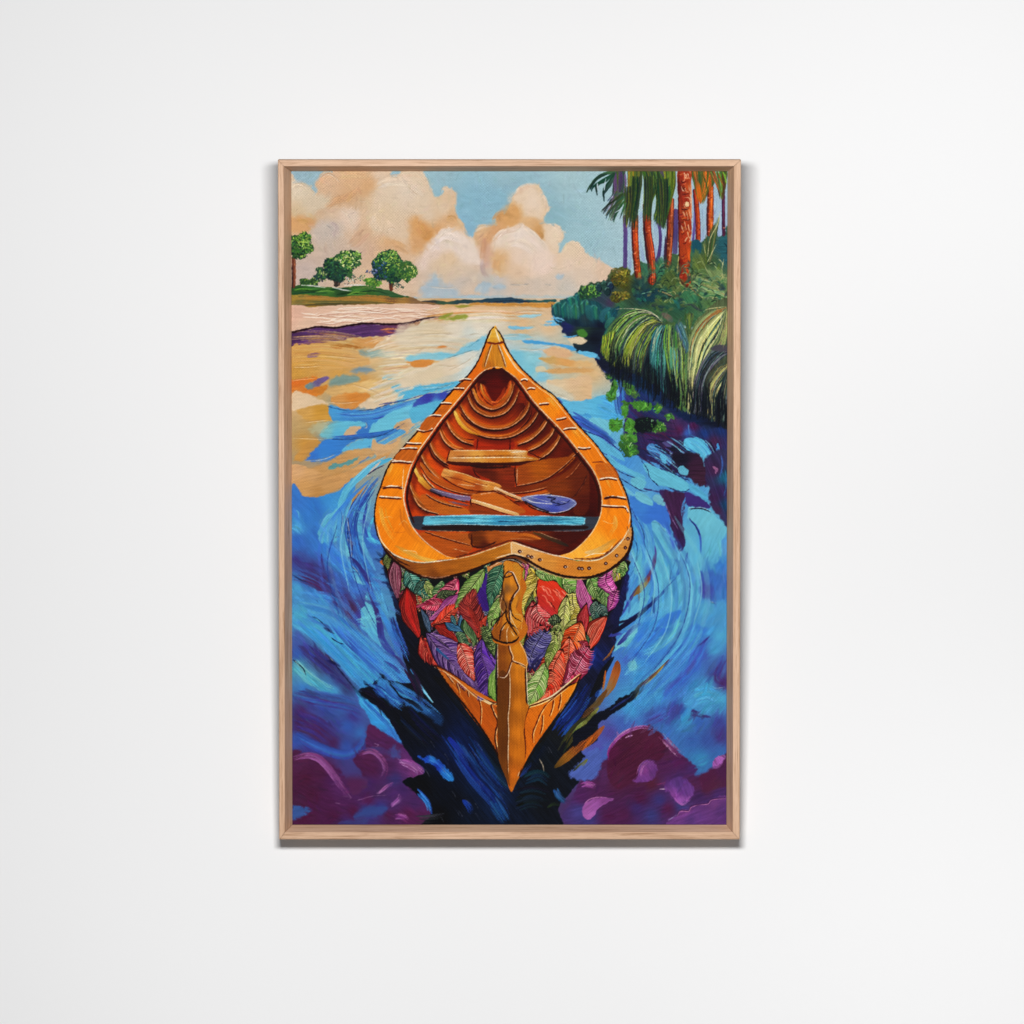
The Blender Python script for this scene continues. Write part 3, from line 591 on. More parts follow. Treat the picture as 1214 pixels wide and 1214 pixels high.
flow('440 470 480 455 520 445 556 436', 26, 26, 2.2, ['e0cbae', 'd9c4a2', 'd6d0c0', 'dcc49c', 'c4c9bf'], a=.8, dry=.5); flow('455 492 490 478 522 466 552 455', 20, 24, 2.2, ['62b2d2', '58a4cf', '70bcd4', '4a8fcc', 'dcc4a0'], a=.85, dry=.4)
flow('440 500 480 492 512 478 540 462', 12, 16, 2.0, ['3f6fc0', '4a58b4', '3f48a4', '4a86d0'], a=.9, dry=.3); flow('430 520 470 508 500 492 525 476', 14, 18, 2.4, ['5aaed4', '4a98d0', '6abad4'], a=.85, dry=.35)
flow('420 545 450 525 480 508 500 496', 12, 14, 2.4, ['4a98d0', '62b2d4', 'cfa274', '3f80cc'], a=.85, dry=.35); flow('470 400 520 398 570 404', 26, 24, 2.2, ['e2ceb0', 'd8bd95', 'd4cdbc', 'dcb88a'], a=.8, dry=.5)
for p in ('505 468 525 464 552 455', '470 500 505 487 530 470', '450 478 490 470 520 458'): line(p, 1.1, '2f3f8c', a=.8)
sheet('D')
patch('720 930 730 870 790 820 900 760 1050 710 1160 690 1190 705 1100 770 1010 820 900 880 800 915', '760 890 6fbdd2,900 800 6fc0d6,1050 730 72bfd8', .9)
patch('360 920 420 860 520 835 640 835 690 850 690 870 640 885 560 940 460 955 380 955', '420 900 7cbcc2,560 860 6abbd4,480 930 5fb2d4', 1.3)
patch('535 935 560 890 620 868 655 875 640 905 590 940', 'd4ac84', .8); patch('330 850 400 840 420 880 340 920 290 900', 'b8b99a', 3, 2, .7)
patch('250 1115 280 1050 360 990 430 960 560 955 640 960 560 1010 520 1060 430 1110 330 1125', '300 1090 3a78cc,450 1000 3b83d2,400 1080 4088d2', .9)
patch('520 1050 560 1010 660 970 760 965 760 990 700 1020 600 1045', '62b3d8', .9)
patch('730 990 750 970 800 1000 880 1000 940 945 940 985 880 1040 800 1090 740 1060', 'd4a878', .8); patch('890 880 960 830 1060 800 1100 805 1050 860 1000 900 990 930 960 900', '950 860 d0a273,1040 830 dbb389', .8)
patch('180 1100 300 960 360 985 330 1030 270 1090 240 1120 190 1120', 'c8944c', 1.4); patch('430 1120 560 1060 700 1030 760 1070 640 1130 560 1190 460 1214 300 1214 300 1170', '520 1100 c9985f,650 1080 cf9f68,450 1180 c99a62', 1.3)
patch('420 1170 450 1140 540 1130 640 1095 610 1130 520 1160 430 1185', '5f9a9c', .8)
patch('160 540 260 560 240 570 170 570', 'd9762f', 1)
flow('160 320 400 310 600 340 720 390', 240, 60, 7, ['d9ae6c', 'cd9a52', 'e0bd84', 'c48f48'], a=.6, dry=.5); flow('700 330 900 270 1100 250 1230 240', 120, 46, 8, ['e5cfb0', 'dcc19a', 'd6b083', 'ead9c2'], a=.7, dry=.5)
flow('760 450 950 430 1200 440', 200, 60, 8, ['e5cfb0', 'dfc6a2', 'd0b58e', 'cfcabb', 'e7d6be'], a=.7, dry=.5); flow('900 560 1050 500 1230 470', 130, 40, 8, ['e6d3ba', 'dec8a8', 'e9dac6'], a=.7, dry=.5)
flow('420 780 700 790 950 720 1200 650', 30, 14, 7, ['3566b8', '4b7fd0', '63aee0'], dry=.4); flow('450 960 650 945 850 915 960 880', 30, 14, 8, ['3a6ab8', '3d86d6', '2f5fae'], dry=.4)
for p in ('640 760 760 745 880 705 1000 690', '420 730 480 745 560 760', '720 960 820 930 900 890 970 850', '450 965 560 968 640 960'): line(p, 5, '24406c', a=.8)
for p in ('410 690 520 700 640 690', '600 570 700 600 790 640', '160 540 220 530 330 520', '170 440 280 440 360 430', '820 470 950 445', '400 360 520 370 620 380', '260 840 340 830 420 820', '160 950 250 955 380 960', '780 655 880 640', '740 270 800 240', '840 545 930 535 1000 500', '690 840 700 870 680 880', '260 1115 380 1105 470 1070'): ink(p, 5, 'a8804f', 'f2dcbc', off=(0, 7), lw=5, a=.42)
stroke('1080 670 1130 645 1214 640', 14, '3a3f9c'); stroke('1100 680 1214 665', 9, '5658b0')
sheet('E')
flow('0 90 250 60 600 60 900 70', 110, 60, 9, ['dcae78', 'd29d5f', 'e2c199', 'cf9556', 'e6d0b2'], a=.75, dry=.5); flow('250 110 500 100 620 110', 90, 50, 10, ['e4d6c3', 'ddcbb2', 'd8bd98', 'e9dfd0'], a=.8, dry=.4)
poly('180 95 260 70 330 75 300 100 220 110 120 100 170 60 230 55', '8f9a3a', soft=1.5, rough=1.2, a=.9); poly('240 5 300 0 380 5 300 20 260 18', '9a9440', soft=1, rough=1)
poly('-160 150 200 120 420 110 480 170 440 230 300 240 150 260 -150 295', '100 180 d9c6a8,250 150 ded2bf,400 140 dfd3c0,350 200 c8cfc8', soft=4, rough=2, a=.8, tex=.08)
for p, c in (('640 170 720 155 800 160 740 175', '8cc0d2'), ('680 80 780 68 860 70 800 88 720 92', '9cc6cf'), ('620 155 680 150 740 165 660 175', '7ab6d0'), ('590 220 660 205 760 215 800 235 700 250 610 250', '9cc3cb'), ('880 120 940 105 1000 110 960 130', '79bcdc'), ('880 140 960 130 1010 140 930 150', '69b4dc')): poly(p, c, soft=.9, rough=1, tex=.1)
poly('720 250 830 255 960 275 1060 290 1140 320 1180 340 1100 330 1000 300 880 285 760 275', '4ea0d2', soft=.7, rough=.9)
poly('640 330 720 330 840 350 860 390 820 440 850 470 810 520 740 480 680 420', '700 380 7cbdd0,780 360 90c6cf,780 470 7fc0d0,840 500 9cc8cc', soft=2.5, rough=1.6)
poly('880 320 960 300 1060 330 1090 365 1000 375 900 360', 'd9b088', soft=1, rough=1); poly('850 380 980 375 1100 400 1214 410 1214 440 1100 445 980 430 880 410', '900 395 c9a468,1050 400 d9a162,1150 425 d7b07c', soft=1, rough=1.2); poly('860 470 1000 455 1214 455 1214 480 1050 490 900 485', 'd2a36a', soft=1.2, rough=1); poly('820 450 870 440 900 470 830 480', 'cfc3a4', soft=1, rough=1)
poly('900 540 1000 535 1110 520 1214 510 1214 680 1120 685 1020 650 920 610', '950 560 dcc19c,1100 560 dbb892,1180 600 d9b48a,1100 650 d5b790,980 610 d9c4a2', soft=1, rough=1)
poly('800 560 900 560 1000 600 1110 680 1000 670 900 630', 'ccc8b4', soft=2.5, rough=1.6, a=.8)
poly('-90 365 140 340 240 345 300 300 400 250 470 210 460 270 400 330 300 360 150 385 -80 402', '60 370 8dc3cf,200 365 7fbfd2,380 270 86bfd2', soft=1.6, rough=1.3)
poly('-70 405 60 390 80 410 40 440 -60 445', 'd98f45', soft=1, rough=1); poly('90 440 250 370 360 330 400 350 330 440 200 500 60 545 -120 590 -150 540 -40 490', '200 420 ddcab0,320 380 d2d0c4,100 500 d9c5a6', soft=2, rough=1.6); poly('110 300 140 290 180 300 140 310', 'd08a4a', soft=.8, rough=.8)
poly('0 580 120 565 240 550 300 540 200 600 100 620 -120 670 -100 620', '5fb4d6', soft=1, rough=1); poly('0 660 60 640 200 625 260 610 180 690 60 740 -60 775 -50 700', '50 670 3f3fa4,150 650 4250b0,100 710 56aad4', soft=.8, rough=1)
poly('-70 740 120 690 160 690 60 790 -60 850', '5fb2d2', soft=1, rough=1)
poly('860 640 1000 670 1110 700 1214 690 1214 920 1120 870 1040 800 940 720', '950 690 6ab4d4,1100 740 6fbdd6,1180 800 4f9fd4,1100 830 3f78c8', soft=1, rough=1.2)
stroke('880 640 960 670 1015 705', 22, '4048a0', dry=.2); stroke('1040 800 1120 830 1214 860', 46, '3f74c8', dry=.2); stroke('1000 740 1080 790 1214 820', 20, '6fbfe0', dry=.4)
for p in ('0 210 100 205 220 200', '340 215 420 200', '380 320 300 345 180 385', '700 310 800 320 850 315', '640 60 760 40 880 50', '700 215 560 225', '920 610 1000 650 1100 685', '860 300 960 280', '120 430 200 440 260 430', '0 590 140 585 230 560', '180 480 300 420 380 370'): ink(p, 5, '9f8462', 'eee2cf', off=(0, 7), lw=5, a=.42)
for p in ('380 320 300 345 180 385', '420 245 340 300', '0 620 120 600 240 560', '860 590 980 650'): line(p, 4, '4a7f93', a=.7)
weather(430, 375, 580, 500, 260, 9, 1.8, lambda x, y: -.25 + .3 * vnoise(np.float64(x / 20), np.float64(y / 20)), jit=.03, a=.6)
weather(600, 360, 740, 480, 200, 9, 1.8, lambda x, y: .12 + .25 * vnoise(np.float64(x / 20), np.float64(y / 20)), jit=.03, a=.6)
# --- the swirling blue water on the left
sheet('G')
def sw(p, w, cols, n=1, spread=0, **k):
    if n == 1: stroke(p, w, cols, **k)
    else: flow(p, spread, n, w, cols, **k)
poly('160 60 300 85 420 140 560 100 700 30 880 -40 700 120 560 200 430 260 330 290 220 275 160 250', '200 100 d2a578,300 130 cfa06c,260 210 cf9d62,400 200 cb9a62,500 140 cd9a62,650 50 cf9f6a,350 260 c08e52', soft=.8, rough=1, tex=.1, ang=-15)
poly('150 255 240 280 330 292 430 265 500 240 540 200 600 150 620 200 560 350 520 420 420 640 560 760 640 880 690 930 690 1000 640 1214 150 1214', '200 330 3d78c4,320 350 3a7ac8,420 300 4392d2,480 330 4a9cd6,250 450 3c7fcb,330 560 3d7ac4,200 600 3a6cbc,200 500 4f9fd4,350 650 3f7fcc,460 700 4a93d6,560 820 3f7fd4,620 950 4a80cc,500 1000 3f57a8,200 750 42488f,300 800 453f80,400 870 4a3a78,520 1010 50346c,580 1100 52305c,560 1170 4f3468,640 1150 4a489a,250 900 3f6cb8,350 950 427fc8,200 950 4fa0cc,250 1100 51a3d0,350 1050 4d98d2,420 1100 4694d0,180 1200 50a0cc', soft=.9, rough=.9, tex=.07, ang=55, swirl=30)
patch('345 560 355 510 390 440 440 400 500 370 520 400 515 520 490 590 440 620 390 610 360 620', '400 480 5fb0cc,480 440 6ab8d0,440 560 62b0cc', .9)
flow('390 560 430 470 500 390', 110, 22, 12, ['62b4d0', '5aaace', '74bfd4'], a=.7, dry=.4)
stroke('880 10 760 60 650 140 560 230 515 330 500 400', 46, ['55b2d6', '66b8d6', '5fb2d2', '62b5d2'], taper=(.3, .9)); stroke('830 0 720 60 620 150 560 240', 16, '86cbe0', dry=.4)
poly('500 370 545 330 565 420 560 520 575 640 580 720 590 780 640 840 690 920 620 900 560 810 510 710 500 600 520 500', '530 400 62b4cf,540 550 68b7cc,540 680 6cb8cc,600 840 67b6cf,660 900 72bcd2', soft=.8, rough=.8, tex=.12, ang=80)
poly('570 380 600 300 650 230 700 200 690 240 640 310 600 360 575 395', '600 340 b98a45,660 240 c58d4c,680 220 cf9657', soft=.8, rough=.7)
stroke('800 30 740 90 700 140', 14, 'd9c4b2', dry=.2); stroke('820 60 760 90 700 130', 8, '3a2f55')
flow('800 120 720 210 640 340 590 420 580 560 620 700 680 860 760 1000 820 1150', 70, 40, 12, ['2f56a8', '3b6cbc', '3f47a0', '4688d0', '34429a', '5aa4d8'], dry=.35)
stroke('560 440 570 520 590 640 590 720', 12, '3a3566'); line('555 440 565 500 580 600 588 720', 6, 'b9c7d0'); line('545 430 560 560 575 700 600 770', 5, '1f2b58')
stroke('690 330 660 400 645 500 660 600 700 700 760 820', 30, ['5fa9d0', '5fb0d0', '66b4d2', '5aa4d4'], taper=(.25, .8), dry=.2)
stroke('700 340 680 440 690 540 740 620 770 700', 22, ['34429a', '3b56b0', '3f7fd0'], dry=.2)
stroke('770 390 720 500 715 560 760 620', 20, ['55b4d6', '5cbfdc'], taper=(.3, .9)); stroke('640 340 600 440 600 500', 14, '5fbcd4', dry=.5)
stroke('620 570 640 680 690 760 760 900 800 1000', 24, ['3b82d4', '4488d4', '4a9ad8'], dry=.3)
stroke('560 720 620 760 700 880 720 960 760 1100 780 1214', 36, ['333a80', '3a3a86', '43357a', '3f3276'], dry=.15)
stroke('690 900 740 1000 790 1100 860 1214', 30, ['4472c4', '4688d2', '4a8fd6'], dry=.3); stroke('800 960 820 1050 850 1140', 18, '5fb0e0', dry=.4)
poly('690 1000 720 1060 750 1170 770 1240 660 1240 655 1180 680 1080', '6cbcd2', soft=.8, rough=.8, tex=.1, ang=80)
poly('440 1100 480 1100 540 1180 560 1230 470 1214 445 1150', '5fb3d0', soft=1.2, rough=1); flow('170 830 300 880 420 960 500 1080 560 1214', 90, 26, 14, ['4a3a78', '54305e', '3f4796', '503a70'], a=.75, dry=.5)
stroke('160 730 230 780 330 800 420 860', 50, ['443f80', '463a78', '4a3a78'], dry=.5, a=.7); stroke('370 700 375 760 390 820', 14, '43397c', dry=.3); flow('380 640 480 740 560 830 620 960', 100, 30, 12, ['3f80d4', '4a93da', '3a6fc4', '5aa6de'], a=.7, dry=.5)
for p in ('270 930 320 1010 350 1055', '270 1140 330 1160 370 1190', '420 980 460 1000 480 1040', '180 860 220 890 260 900'): line(p, 5, '25305c')
stroke('180 380 205 400 210 440', 8, '63b6d2'); flow('165 500 200 520 230 550', 40, 8, 8, ['62b4d2', '4f9ccc'], dry=.5)
for p in ('500 370 520 420 515 500', '580 780 620 820 640 850', '470 580 500 575', '510 500 520 560'): ink(p, 5, '2c4f73', 'c6dfe2', off=(5, 0), lw=5)
flow('260 940 330 1000 420 1020 480 1090', 60, 16, 12, ['3f83d0', '5aaade', '4a90d4'], a=.8, dry=.4)
# lower left: violet and wine red
sheet('J')
poly('150 -10 500 -10 640 160 800 270 900 420 1000 560 1130 680 1214 760 1214 1214 150 1214', '200 60 50a6cc,300 150 58aecf,400 230 55accd,500 350 50a9cf,600 460 4da4d2,700 550 449cd4,350 50 4a93cf,500 150 4895d2,600 300 3f78c4,700 350 4a90d2,640 150 43418c,580 90 4a3568,200 220 4a5ea8,250 300 403f8c,350 370 433467,420 420 41346c,500 520 42488a,560 570 3f3c70,200 330 3d62ae,200 420 58aeb8,280 500 63b8c8,380 570 4b9cc8,460 600 4e9ccb,250 580 3f7fc2,350 640 3f78bb,300 700 46468f,220 750 4f2d68,400 740 424a98,520 700 3f6cb0,600 780 47408a,560 850 3c5fae,650 900 3f70b4,200 830 4c2a5e,200 950 3a5aa8,350 900 4f2c62,450 970 502c60,550 1000 3c58a4,300 1000 454090,650 1020 4a3576,750 900 5b2858,850 980 552a5c,700 700 4f79b8,800 850 3f8ad0,900 920 3f7cc8,800 1100 5c2a5a,950 1060 56306a,200 1130 5a2852,400 1150 5c2a5c', soft=7, rough=0, smooth=False, tex=.07, ang=42, swirl=25)
flow('160 40 330 150 520 340 700 530 860 700', 150, 46, 16, ['54abd0', '4fa5d4', '62b8d2', '3f8fd0', '46a0d6'], a=.8, dry=.45); flow('420 0 560 200 760 380 960 560 1150 680', 150, 50, 16, ['4490d6', '3f78cc', '55a6dc', '3a5cb8', '4a9cd8'], a=.8, dry=.45)
poly('660 0 740 0 760 100 790 200 800 280 760 240 700 180 665 110', '700 80 6cbdce,740 180 62b4d0', soft=.7, rough=.8, tex=.1, ang=70)
stroke('770 0 790 120 810 230 900 350', 48, ['44347a', '3f3a88', '3c3f96', '3340a0'], dry=.25); stroke('800 20 860 150 920 290 970 380', 40, ['4a9ad8', '4488d4', '3f7cd0', '3a58b8'], dry=.4); stroke('540 20 590 110 650 170', 44, ['52335f', '4c3870', '4a3a80'], dry=.3)
stroke('820 380 880 420 940 470', 26, '3a3f92', dry=.4); stroke('560 230 640 330 760 470', 24, ['3d5cb4', '3f74c8', '3f6cc0'], dry=.3); stroke('700 340 820 440 960 560', 22, '56aadc', dry=.5); stroke('900 340 950 400 985 440', 20, '3b2f6c', dry=.3)
flow('250 270 350 350 470 450 580 560', 90, 30, 16, ['40346e', '4a3566', '3c4490', '42386f'], a=.75, dry=.5)
flow('165 390 260 490 380 570 490 610', 60, 26, 14, ['5cb4c0', '6cc0cc', '4ca2c8', '7cc4c4'], a=.8, dry=.5)
for p in ('165 370 200 400 240 440 260 490', '300 60 340 75 400 130 440 180', '420 350 480 420 560 520 610 580', '440 210 480 240 530 260', '680 545 720 560 760 590'): line(p, 6, '14183a')
for p in ('180 380 210 420 250 470', '430 355 470 400', '640 620 700 680'): line(p, 5, 'b9cfc0', dry=.5)
flow('170 620 350 660 560 700 700 760', 120, 40, 16, ['45459a', '3f62b0', '50306a', '3f74b8'], a=.6, dry=.6); flow('180 800 330 850 480 960', 120, 34, 16, ['4f2c66', '562a58', '463a88'], a=.6, dry=.6); flow('180 920 330 1000 520 1060 640 1010 700 880', 60, 34, 16, ['3a5fb0', '3c50a4', '3f6cb8'], a=.7, dry=.5)
poly('710 850 740 850 800 890 900 950 970 1010 880 1040 800 1000 690 1010 690 940', '760 900 5e2858,850 980 5a2a5c,720 980 552a5c', soft=1.2, rough=1.2, tex=.1, ang=30)
poly('620 590 700 660 780 720 850 800 890 870 930 940 970 1000 900 940 800 880 730 830 690 760 640 680', '650 630 45a4d6,760 760 3f97d8,820 810 3f9cdc,880 900 3f86d4', soft=.7, rough=.9, tex=.12, ang=45)
flow('640 620 740 730 840 830 940 960', 40, 16, 12, ['4aa8dc', '3a88d4', '62b8dc', '3a74c4'], dry=.4)
sheet('M')
poly('150 400 250 380 350 400 430 450 520 520 560 600 600 680 700 600 640 500 600 420 680 360 760 370 820 440 900 400 960 330 1050 440 1110 530 1060 560 950 570 1050 680 1160 770 1110 900 150 900', '200 470 59284f,250 560 531f40,350 520 55234a,300 680 521f42,200 720 4f2548,450 560 54245a,500 650 5c2c64,400 720 542350,700 430 5a2550,650 520 55234e,740 500 582450,700 600 4c2c68,850 480 552a5c,960 480 6a3570,1040 520 7a3c78,900 570 443a78,800 650 503060,700 720 5a2456,900 680 55306a,950 640 4a2c66,1040 740 4d2c62,1000 820 5f2452,1080 850 5a2452,800 780 42418a,700 800 3c4690,850 830 56244f,600 800 58204c,450 830 521f48,250 830 541e46,550 880 4a2c68', soft=1.4, rough=1.6, tex=.12, ang=20, swirl=40)
patch('160 760 210 765 300 785 250 830 170 860 150 850', '3c5f9c', 1.6); patch('640 800 720 760 840 770 800 820 700 840 600 850', '3d508f', 3); patch('500 890 600 860 700 850 680 900', '42447f', 3)
flow('170 420 260 395 350 420 420 490 500 600 580 710', 46, 40, 9, ['8a4a88', '9a5c98', '73366e', 'b07ab0'], a=.75, dry=.7); flow('640 380 730 365 800 420 830 500 790 590', 36, 26, 8, ['8f4f8a', 'a567a0', '75386e'], a=.75, dry=.7)
flow('780 670 840 620 900 590', 20, 10, 7, ['9a5c9c', 'b583b3'], dry=.6); flow('930 440 1000 460 1060 500 1100 540', 50, 26, 12, ['8e4c8c', 'a060a0', 'b98abb', '7c3e7c'], dry=.4); flow('870 760 920 720 940 680', 30, 12, 8, ['9358a0', 'a872b0'], dry=.6); flow('900 840 960 840 990 870', 50, 14, 9, ['8a4488', 'a260a0', '7a3878'], dry=.5)
for p in ('750 310 780 320 760 335', '630 720 740 690 830 685', '520 690 580 700 560 720', '470 740 500 745'): line(p, 5, 'b98fb8', dry=.4)
patch('860 350 900 330 930 380 920 420 870 400', '4a5c9c', 2.5, 2, .7)
# --- right-hand water
sheet('I')
poly('150 -60 260 40 330 250 390 480 400 640 380 800 300 960 250 1100 160 1214 1060 1214 1060 440 900 200 700 -20', '250 60 4a8fd2,400 180 5a9fd4,430 300 6fb4cf,400 360 4a8ad0,500 400 3f78d0,600 420 3f74cc,450 480 4a90d4,380 450 4a9cd0,400 560 5aacd4,480 600 4a86d0,380 650 4292cc,560 600 62b0d0,620 700 66b6d0,450 720 6ab6d4,400 800 5a9fd8,350 900 4f90d4,500 850 3f6fc4,420 1000 52a0d4,620 950 5fb0d0,550 1050 5aaad0,700 900 64b2d2,780 780 60aed0,780 680 5cacd0,740 560 62b0cc,900 500 6bb9cc,950 620 6cbac9,920 700 62aecb,1000 600 4f93d0,1000 780 3f80c8,900 850 3f74c0,920 980 474f9c,1000 950 3d62b8,950 1080 529cc6,900 1150 4f8fc8,800 1050 62b0d0,750 1150 5aa4d4,600 1170 3f83d4,450 1150 4a98d8,300 1150 52a0d4,350 1050 5aa6d0', soft=7, rough=0, smooth=False, tex=.06, ang=-60, swirl=30)
# --- right-hand water: pale bands sweeping round the bow
sheet('L')
poly('440 -80 1060 -80 1060 1214 -20 1214 -20 1100 100 900 300 700 420 560 240 330 300 200', '500 60 3f8ad8,600 160 3a78d4,420 200 3f82d6,640 60 56a6d2,740 80 62b0d0,700 220 5aaace,560 270 58aad0,450 280 56a4d0,400 330 3f74cc,320 380 4a68bc,300 480 4a9cd0,420 400 4a96d6,500 360 427fd0,600 320 4486d4,380 420 66b4cc,350 560 489ad0,420 480 4a98d4,260 620 489fd0,550 480 4a9cd4,650 450 4fa0d4,700 350 4f96d0,780 250 427fd0,860 150 3f7ccc,950 100 4f9fcb,1000 200 52a4ca,960 300 4fa0cc,880 340 4a64b4,800 420 3f74c4,720 520 4272c4,620 600 4580cc,1000 380 4a68ac,950 470 4a5090,1020 540 50306c,900 550 4a9aca,1000 650 4fa4cc,850 620 4f9fcf,780 680 4f9ccf,900 720 4fa0cc,560 640 4a9cd0,450 680 4a98d0,350 740 489ad0,680 720 424f9c,600 760 4060b0,500 780 44589f,750 800 45a0cc,850 820 3f68b4,980 830 454a94,1000 920 4a3a7c,900 950 3f5aa0,800 960 3f68ac,850 1080 3f86b8,1000 1050 3f6cac,300 830 4a68b4,200 900 564f9c,100 1000 5a5aac,200 1050 4a68b0,60 1100 5060b0', soft=9, rough=0, smooth=False, tex=.06, ang=-50, swirl=20)
sheet('I')
flow('330 330 400 480 450 640 400 800 300 1000', 90, 40, 16, ['4a8fd2', '3f7cc8', '5aaada', '4a86d0', '6ab4d6'], a=.8, dry=.4)
poly('340 300 400 260 500 330 600 340 620 440 640 560 680 640 660 700 600 560 540 470 500 480 440 470 380 400', '420 360 4484d0,520 400 3f78cf,600 460 3f74ca,640 600 4a6cc4', soft=1, rough=1)
def band(p, col, **k):
    k = dict(dict(soft=.8, rough=.9, tex=.07, ang=-65, h=.3), **k); poly(p, col, **k)
band('500 480 520 460 560 480 610 540 650 640 670 720 650 800 630 880 590 940 530 1010 500 1030 500 960 520 860 530 760 530 680 520 580', '530 500 6ab6d0,580 600 5fb0cc,620 740 68b4cf,560 760 66b4ce,560 900 66b3ce,510 1000 5aa6cc')
band('770 560 820 600 850 700 860 860 850 1000 820 1100 740 1214 560 1230 640 1150 500 1190 420 1180 560 1060 700 900 730 740 745 640', '790 620 64b0d0,780 740 62b0d0,800 860 66b4d2,700 960 62b2d2,780 1000 66b6d4,620 1040 62b0d4,700 1120 5fb0d6,500 1160 4f97d6', soft=1)
band('760 440 770 370 860 365 930 400 980 450 1040 490 1035 560 1000 620 1000 720 960 770 910 740 870 660 840 560 800 480', '820 400 6cbad0,900 460 70bccf,960 520 6cb8ce,980 600 66b4ce,920 680 62b0cc,960 740 5ca8cc')
stroke('770 450 820 500 850 580 855 700', 16, ['34429a', '3b4ab4', '3f6cc4'], dry=.3); line('770 440 810 490 850 560', 6, '232b63')
band('400 740 430 680 470 690 480 730 430 790 390 850 380 800', '62b0cc'); stroke('360 560 390 640 390 720 370 800', 30, ['3f8fd0', '55a6d8', '4a98d4'], dry=.3)
stroke('350 480 400 560 440 660 440 760 380 880', 22, ['56aad8', '4a90d4', '62b4d8'], dry=.3)
line('350 360 390 440 440 540 450 640', 6, '2c4f90'); line('355 550 395 640 395 700 375 800', 5, '27437f')
stroke('525 640 530 720 510 800 470 870 400 950 340 1040 290 1140', 22, ['4a4aa8', '5a3a70', '6a4068', '6a4a40', '3f3f9c', '38409c'], dry=.1)
poly('490 860 480 910 430 970 370 1005 400 950 450 900', '400 980 8a6a38,450 920 a8702c,480 880 8a4a3c', soft=.7, rough=.6)
stroke('520 830 500 960 440 1080 300 1170', 30, ['5aa4d6', '4a8fd4', '3f78c8', '5fb0d4'], dry=.2); band('270 1190 330 1120 400 1040 460 1000 490 1010 440 1080 360 1160 280 1214', '62b0d2')
line('680 870 600 950 500 1060 400 1130 280 1200', 7, '2a3f8a'); stroke('640 740 700 760 690 840 640 880', 20, '3f74c4', dry=.3); line('630 900 640 830 670 760', 6, '2a4a8f')
stroke('760 690 740 780 690 850', 16, '3a4a9c', dry=.2)
band('560 1214 590 1150 680 1110 720 1120 640 1214', '3f80d2', soft=1.5); band('860 830 1000 860 1040 900 1040 1010 960 1030 880 1020 860 940', '900 960 4a4a9c,960 900 4072bc,1000 1000 4682c4', soft=3, rough=2)
band('850 1060 950 1050 1040 1060 1040 1214 840 1214 830 1140', '900 1100 56a0c6,1000 1120 4f98c8,900 1180 4f96cc', soft=2, rough=1.5)
ink('920 1050 945 1055 970 1062', 6, '4a7f9c', 'd9d3c0'); ink('765 845 800 845 815 870', 4, '3a6f9c', 'a8cbd0'); ink('505 470 545 475 600 540', 4, '3f7a9c', 'b5dbe0', off=(0, -5)); ink('770 375 860 372 930 400', 6, '26304a', 'c5dde0')
flow('760 700 780 850 770 1000 680 1150', 120, 26, 14, ['66b6d4', '6cbcd4', '5aaad2'], a=.6, dry=.5); flow('560 560 620 700 600 850 540 960', 70, 20, 12, ['66b6d0', '72bed4', '5aa8cc'], a=.6, dry=.5)
sheet('L')
flow('830 100 760 260 620 420 480 560 300 720', 120, 46, 18, ['4a98d4', '55a6d4', '4a8ad0', '62b0d2', '4078c8'], a=.75, dry=.45); flow('900 200 800 400 650 560 560 660', 60, 22, 16, ['3f68bc', '4a5cb4', '3f78c8'], a=.75, dry=.5)
flow('700 60 650 180 520 280 420 320', 60, 20, 14, ['66b4cf', '74c0d0', '58a8d0'], a=.8, dry=.4); flow('600 120 480 240 380 330', 70, 20, 14, ['3a7cd4', '4488d8', '3f70c8'], a=.8, dry=.4)
band('390 110 400 150 370 210 330 270 280 280 230 310 240 260 290 200 340 140', '360 160 72bcd0,280 260 74bccb,330 220 66b4d0')
band('370 370 390 400 395 440 350 450 330 410', '72bccb', soft=1.2); stroke('920 200 880 240 830 280 800 340', 16, ['3f3f90', '443a86'], dry=.4)
flow('1030 340 960 500 1040 570', 60, 10, 14, ['4a3a80', '52306c', '45468f'], a=.7, dry=.5)
band('800 730 860 760 930 785 880 790 800 780 780 770', '43407f', soft=.8); band('560 780 620 720 700 700 730 710 700 790 640 830 580 830', '560 790 4560a8,680 730 484f9a', soft=3, rough=2)
flow('780 640 900 600 1000 640', 90, 20, 20, ['4fa4d0', '58accf', '459ccf'], a=.7, dry=.5); flow('640 740 520 800 420 850', 60, 18, 16, ['4f5fae', '4a74bc', '5a4a96'], a=.7, dry=.5)
flow('780 720 740 790 730 850', 40, 10, 12, ['45a0d0', '3f90c8'], a=.8, dry=.5); line('940 570 970 578 1030 568', 4, '9fcbdc')
# lower right: violet rocks
sheet('N')
poly('-60 700 0 560 100 480 180 420 330 330 450 180 560 230 640 320 760 420 830 480 820 540 900 520 1060 400 1060 900 -60 900', '200 400 54244c,200 330 5c2048,300 300 532040,400 300 542440,500 280 5a2444,600 380 5c2a50,700 440 5a2456,800 500 50306c,300 450 53203f,350 560 562340,250 600 5a2648,150 540 5a3060,100 600 562a58,500 420 4f2348,600 480 572858,500 600 5c2740,420 700 56204a,560 720 433a78,400 780 47306c,500 830 40407c,300 820 562450,200 840 562350,100 700 5c2a5c,650 620 5a3474,700 560 4f3068,620 780 5a2450,720 760 45407a,800 600 5a2a52,880 560 5c2448,950 520 582448,1000 480 50305c,900 640 5a2a4a,850 700 4a2c60,1000 620 4a2e64,980 700 4f3470,900 760 47306a,1000 780 5c3a78,900 830 5a3a74,800 840 5c3670,0 700 5a2a62,40 850 45407f,-20 800 4a4484', soft=1.6, rough=1.6, tex=.13, ang=-20, swirl=30)
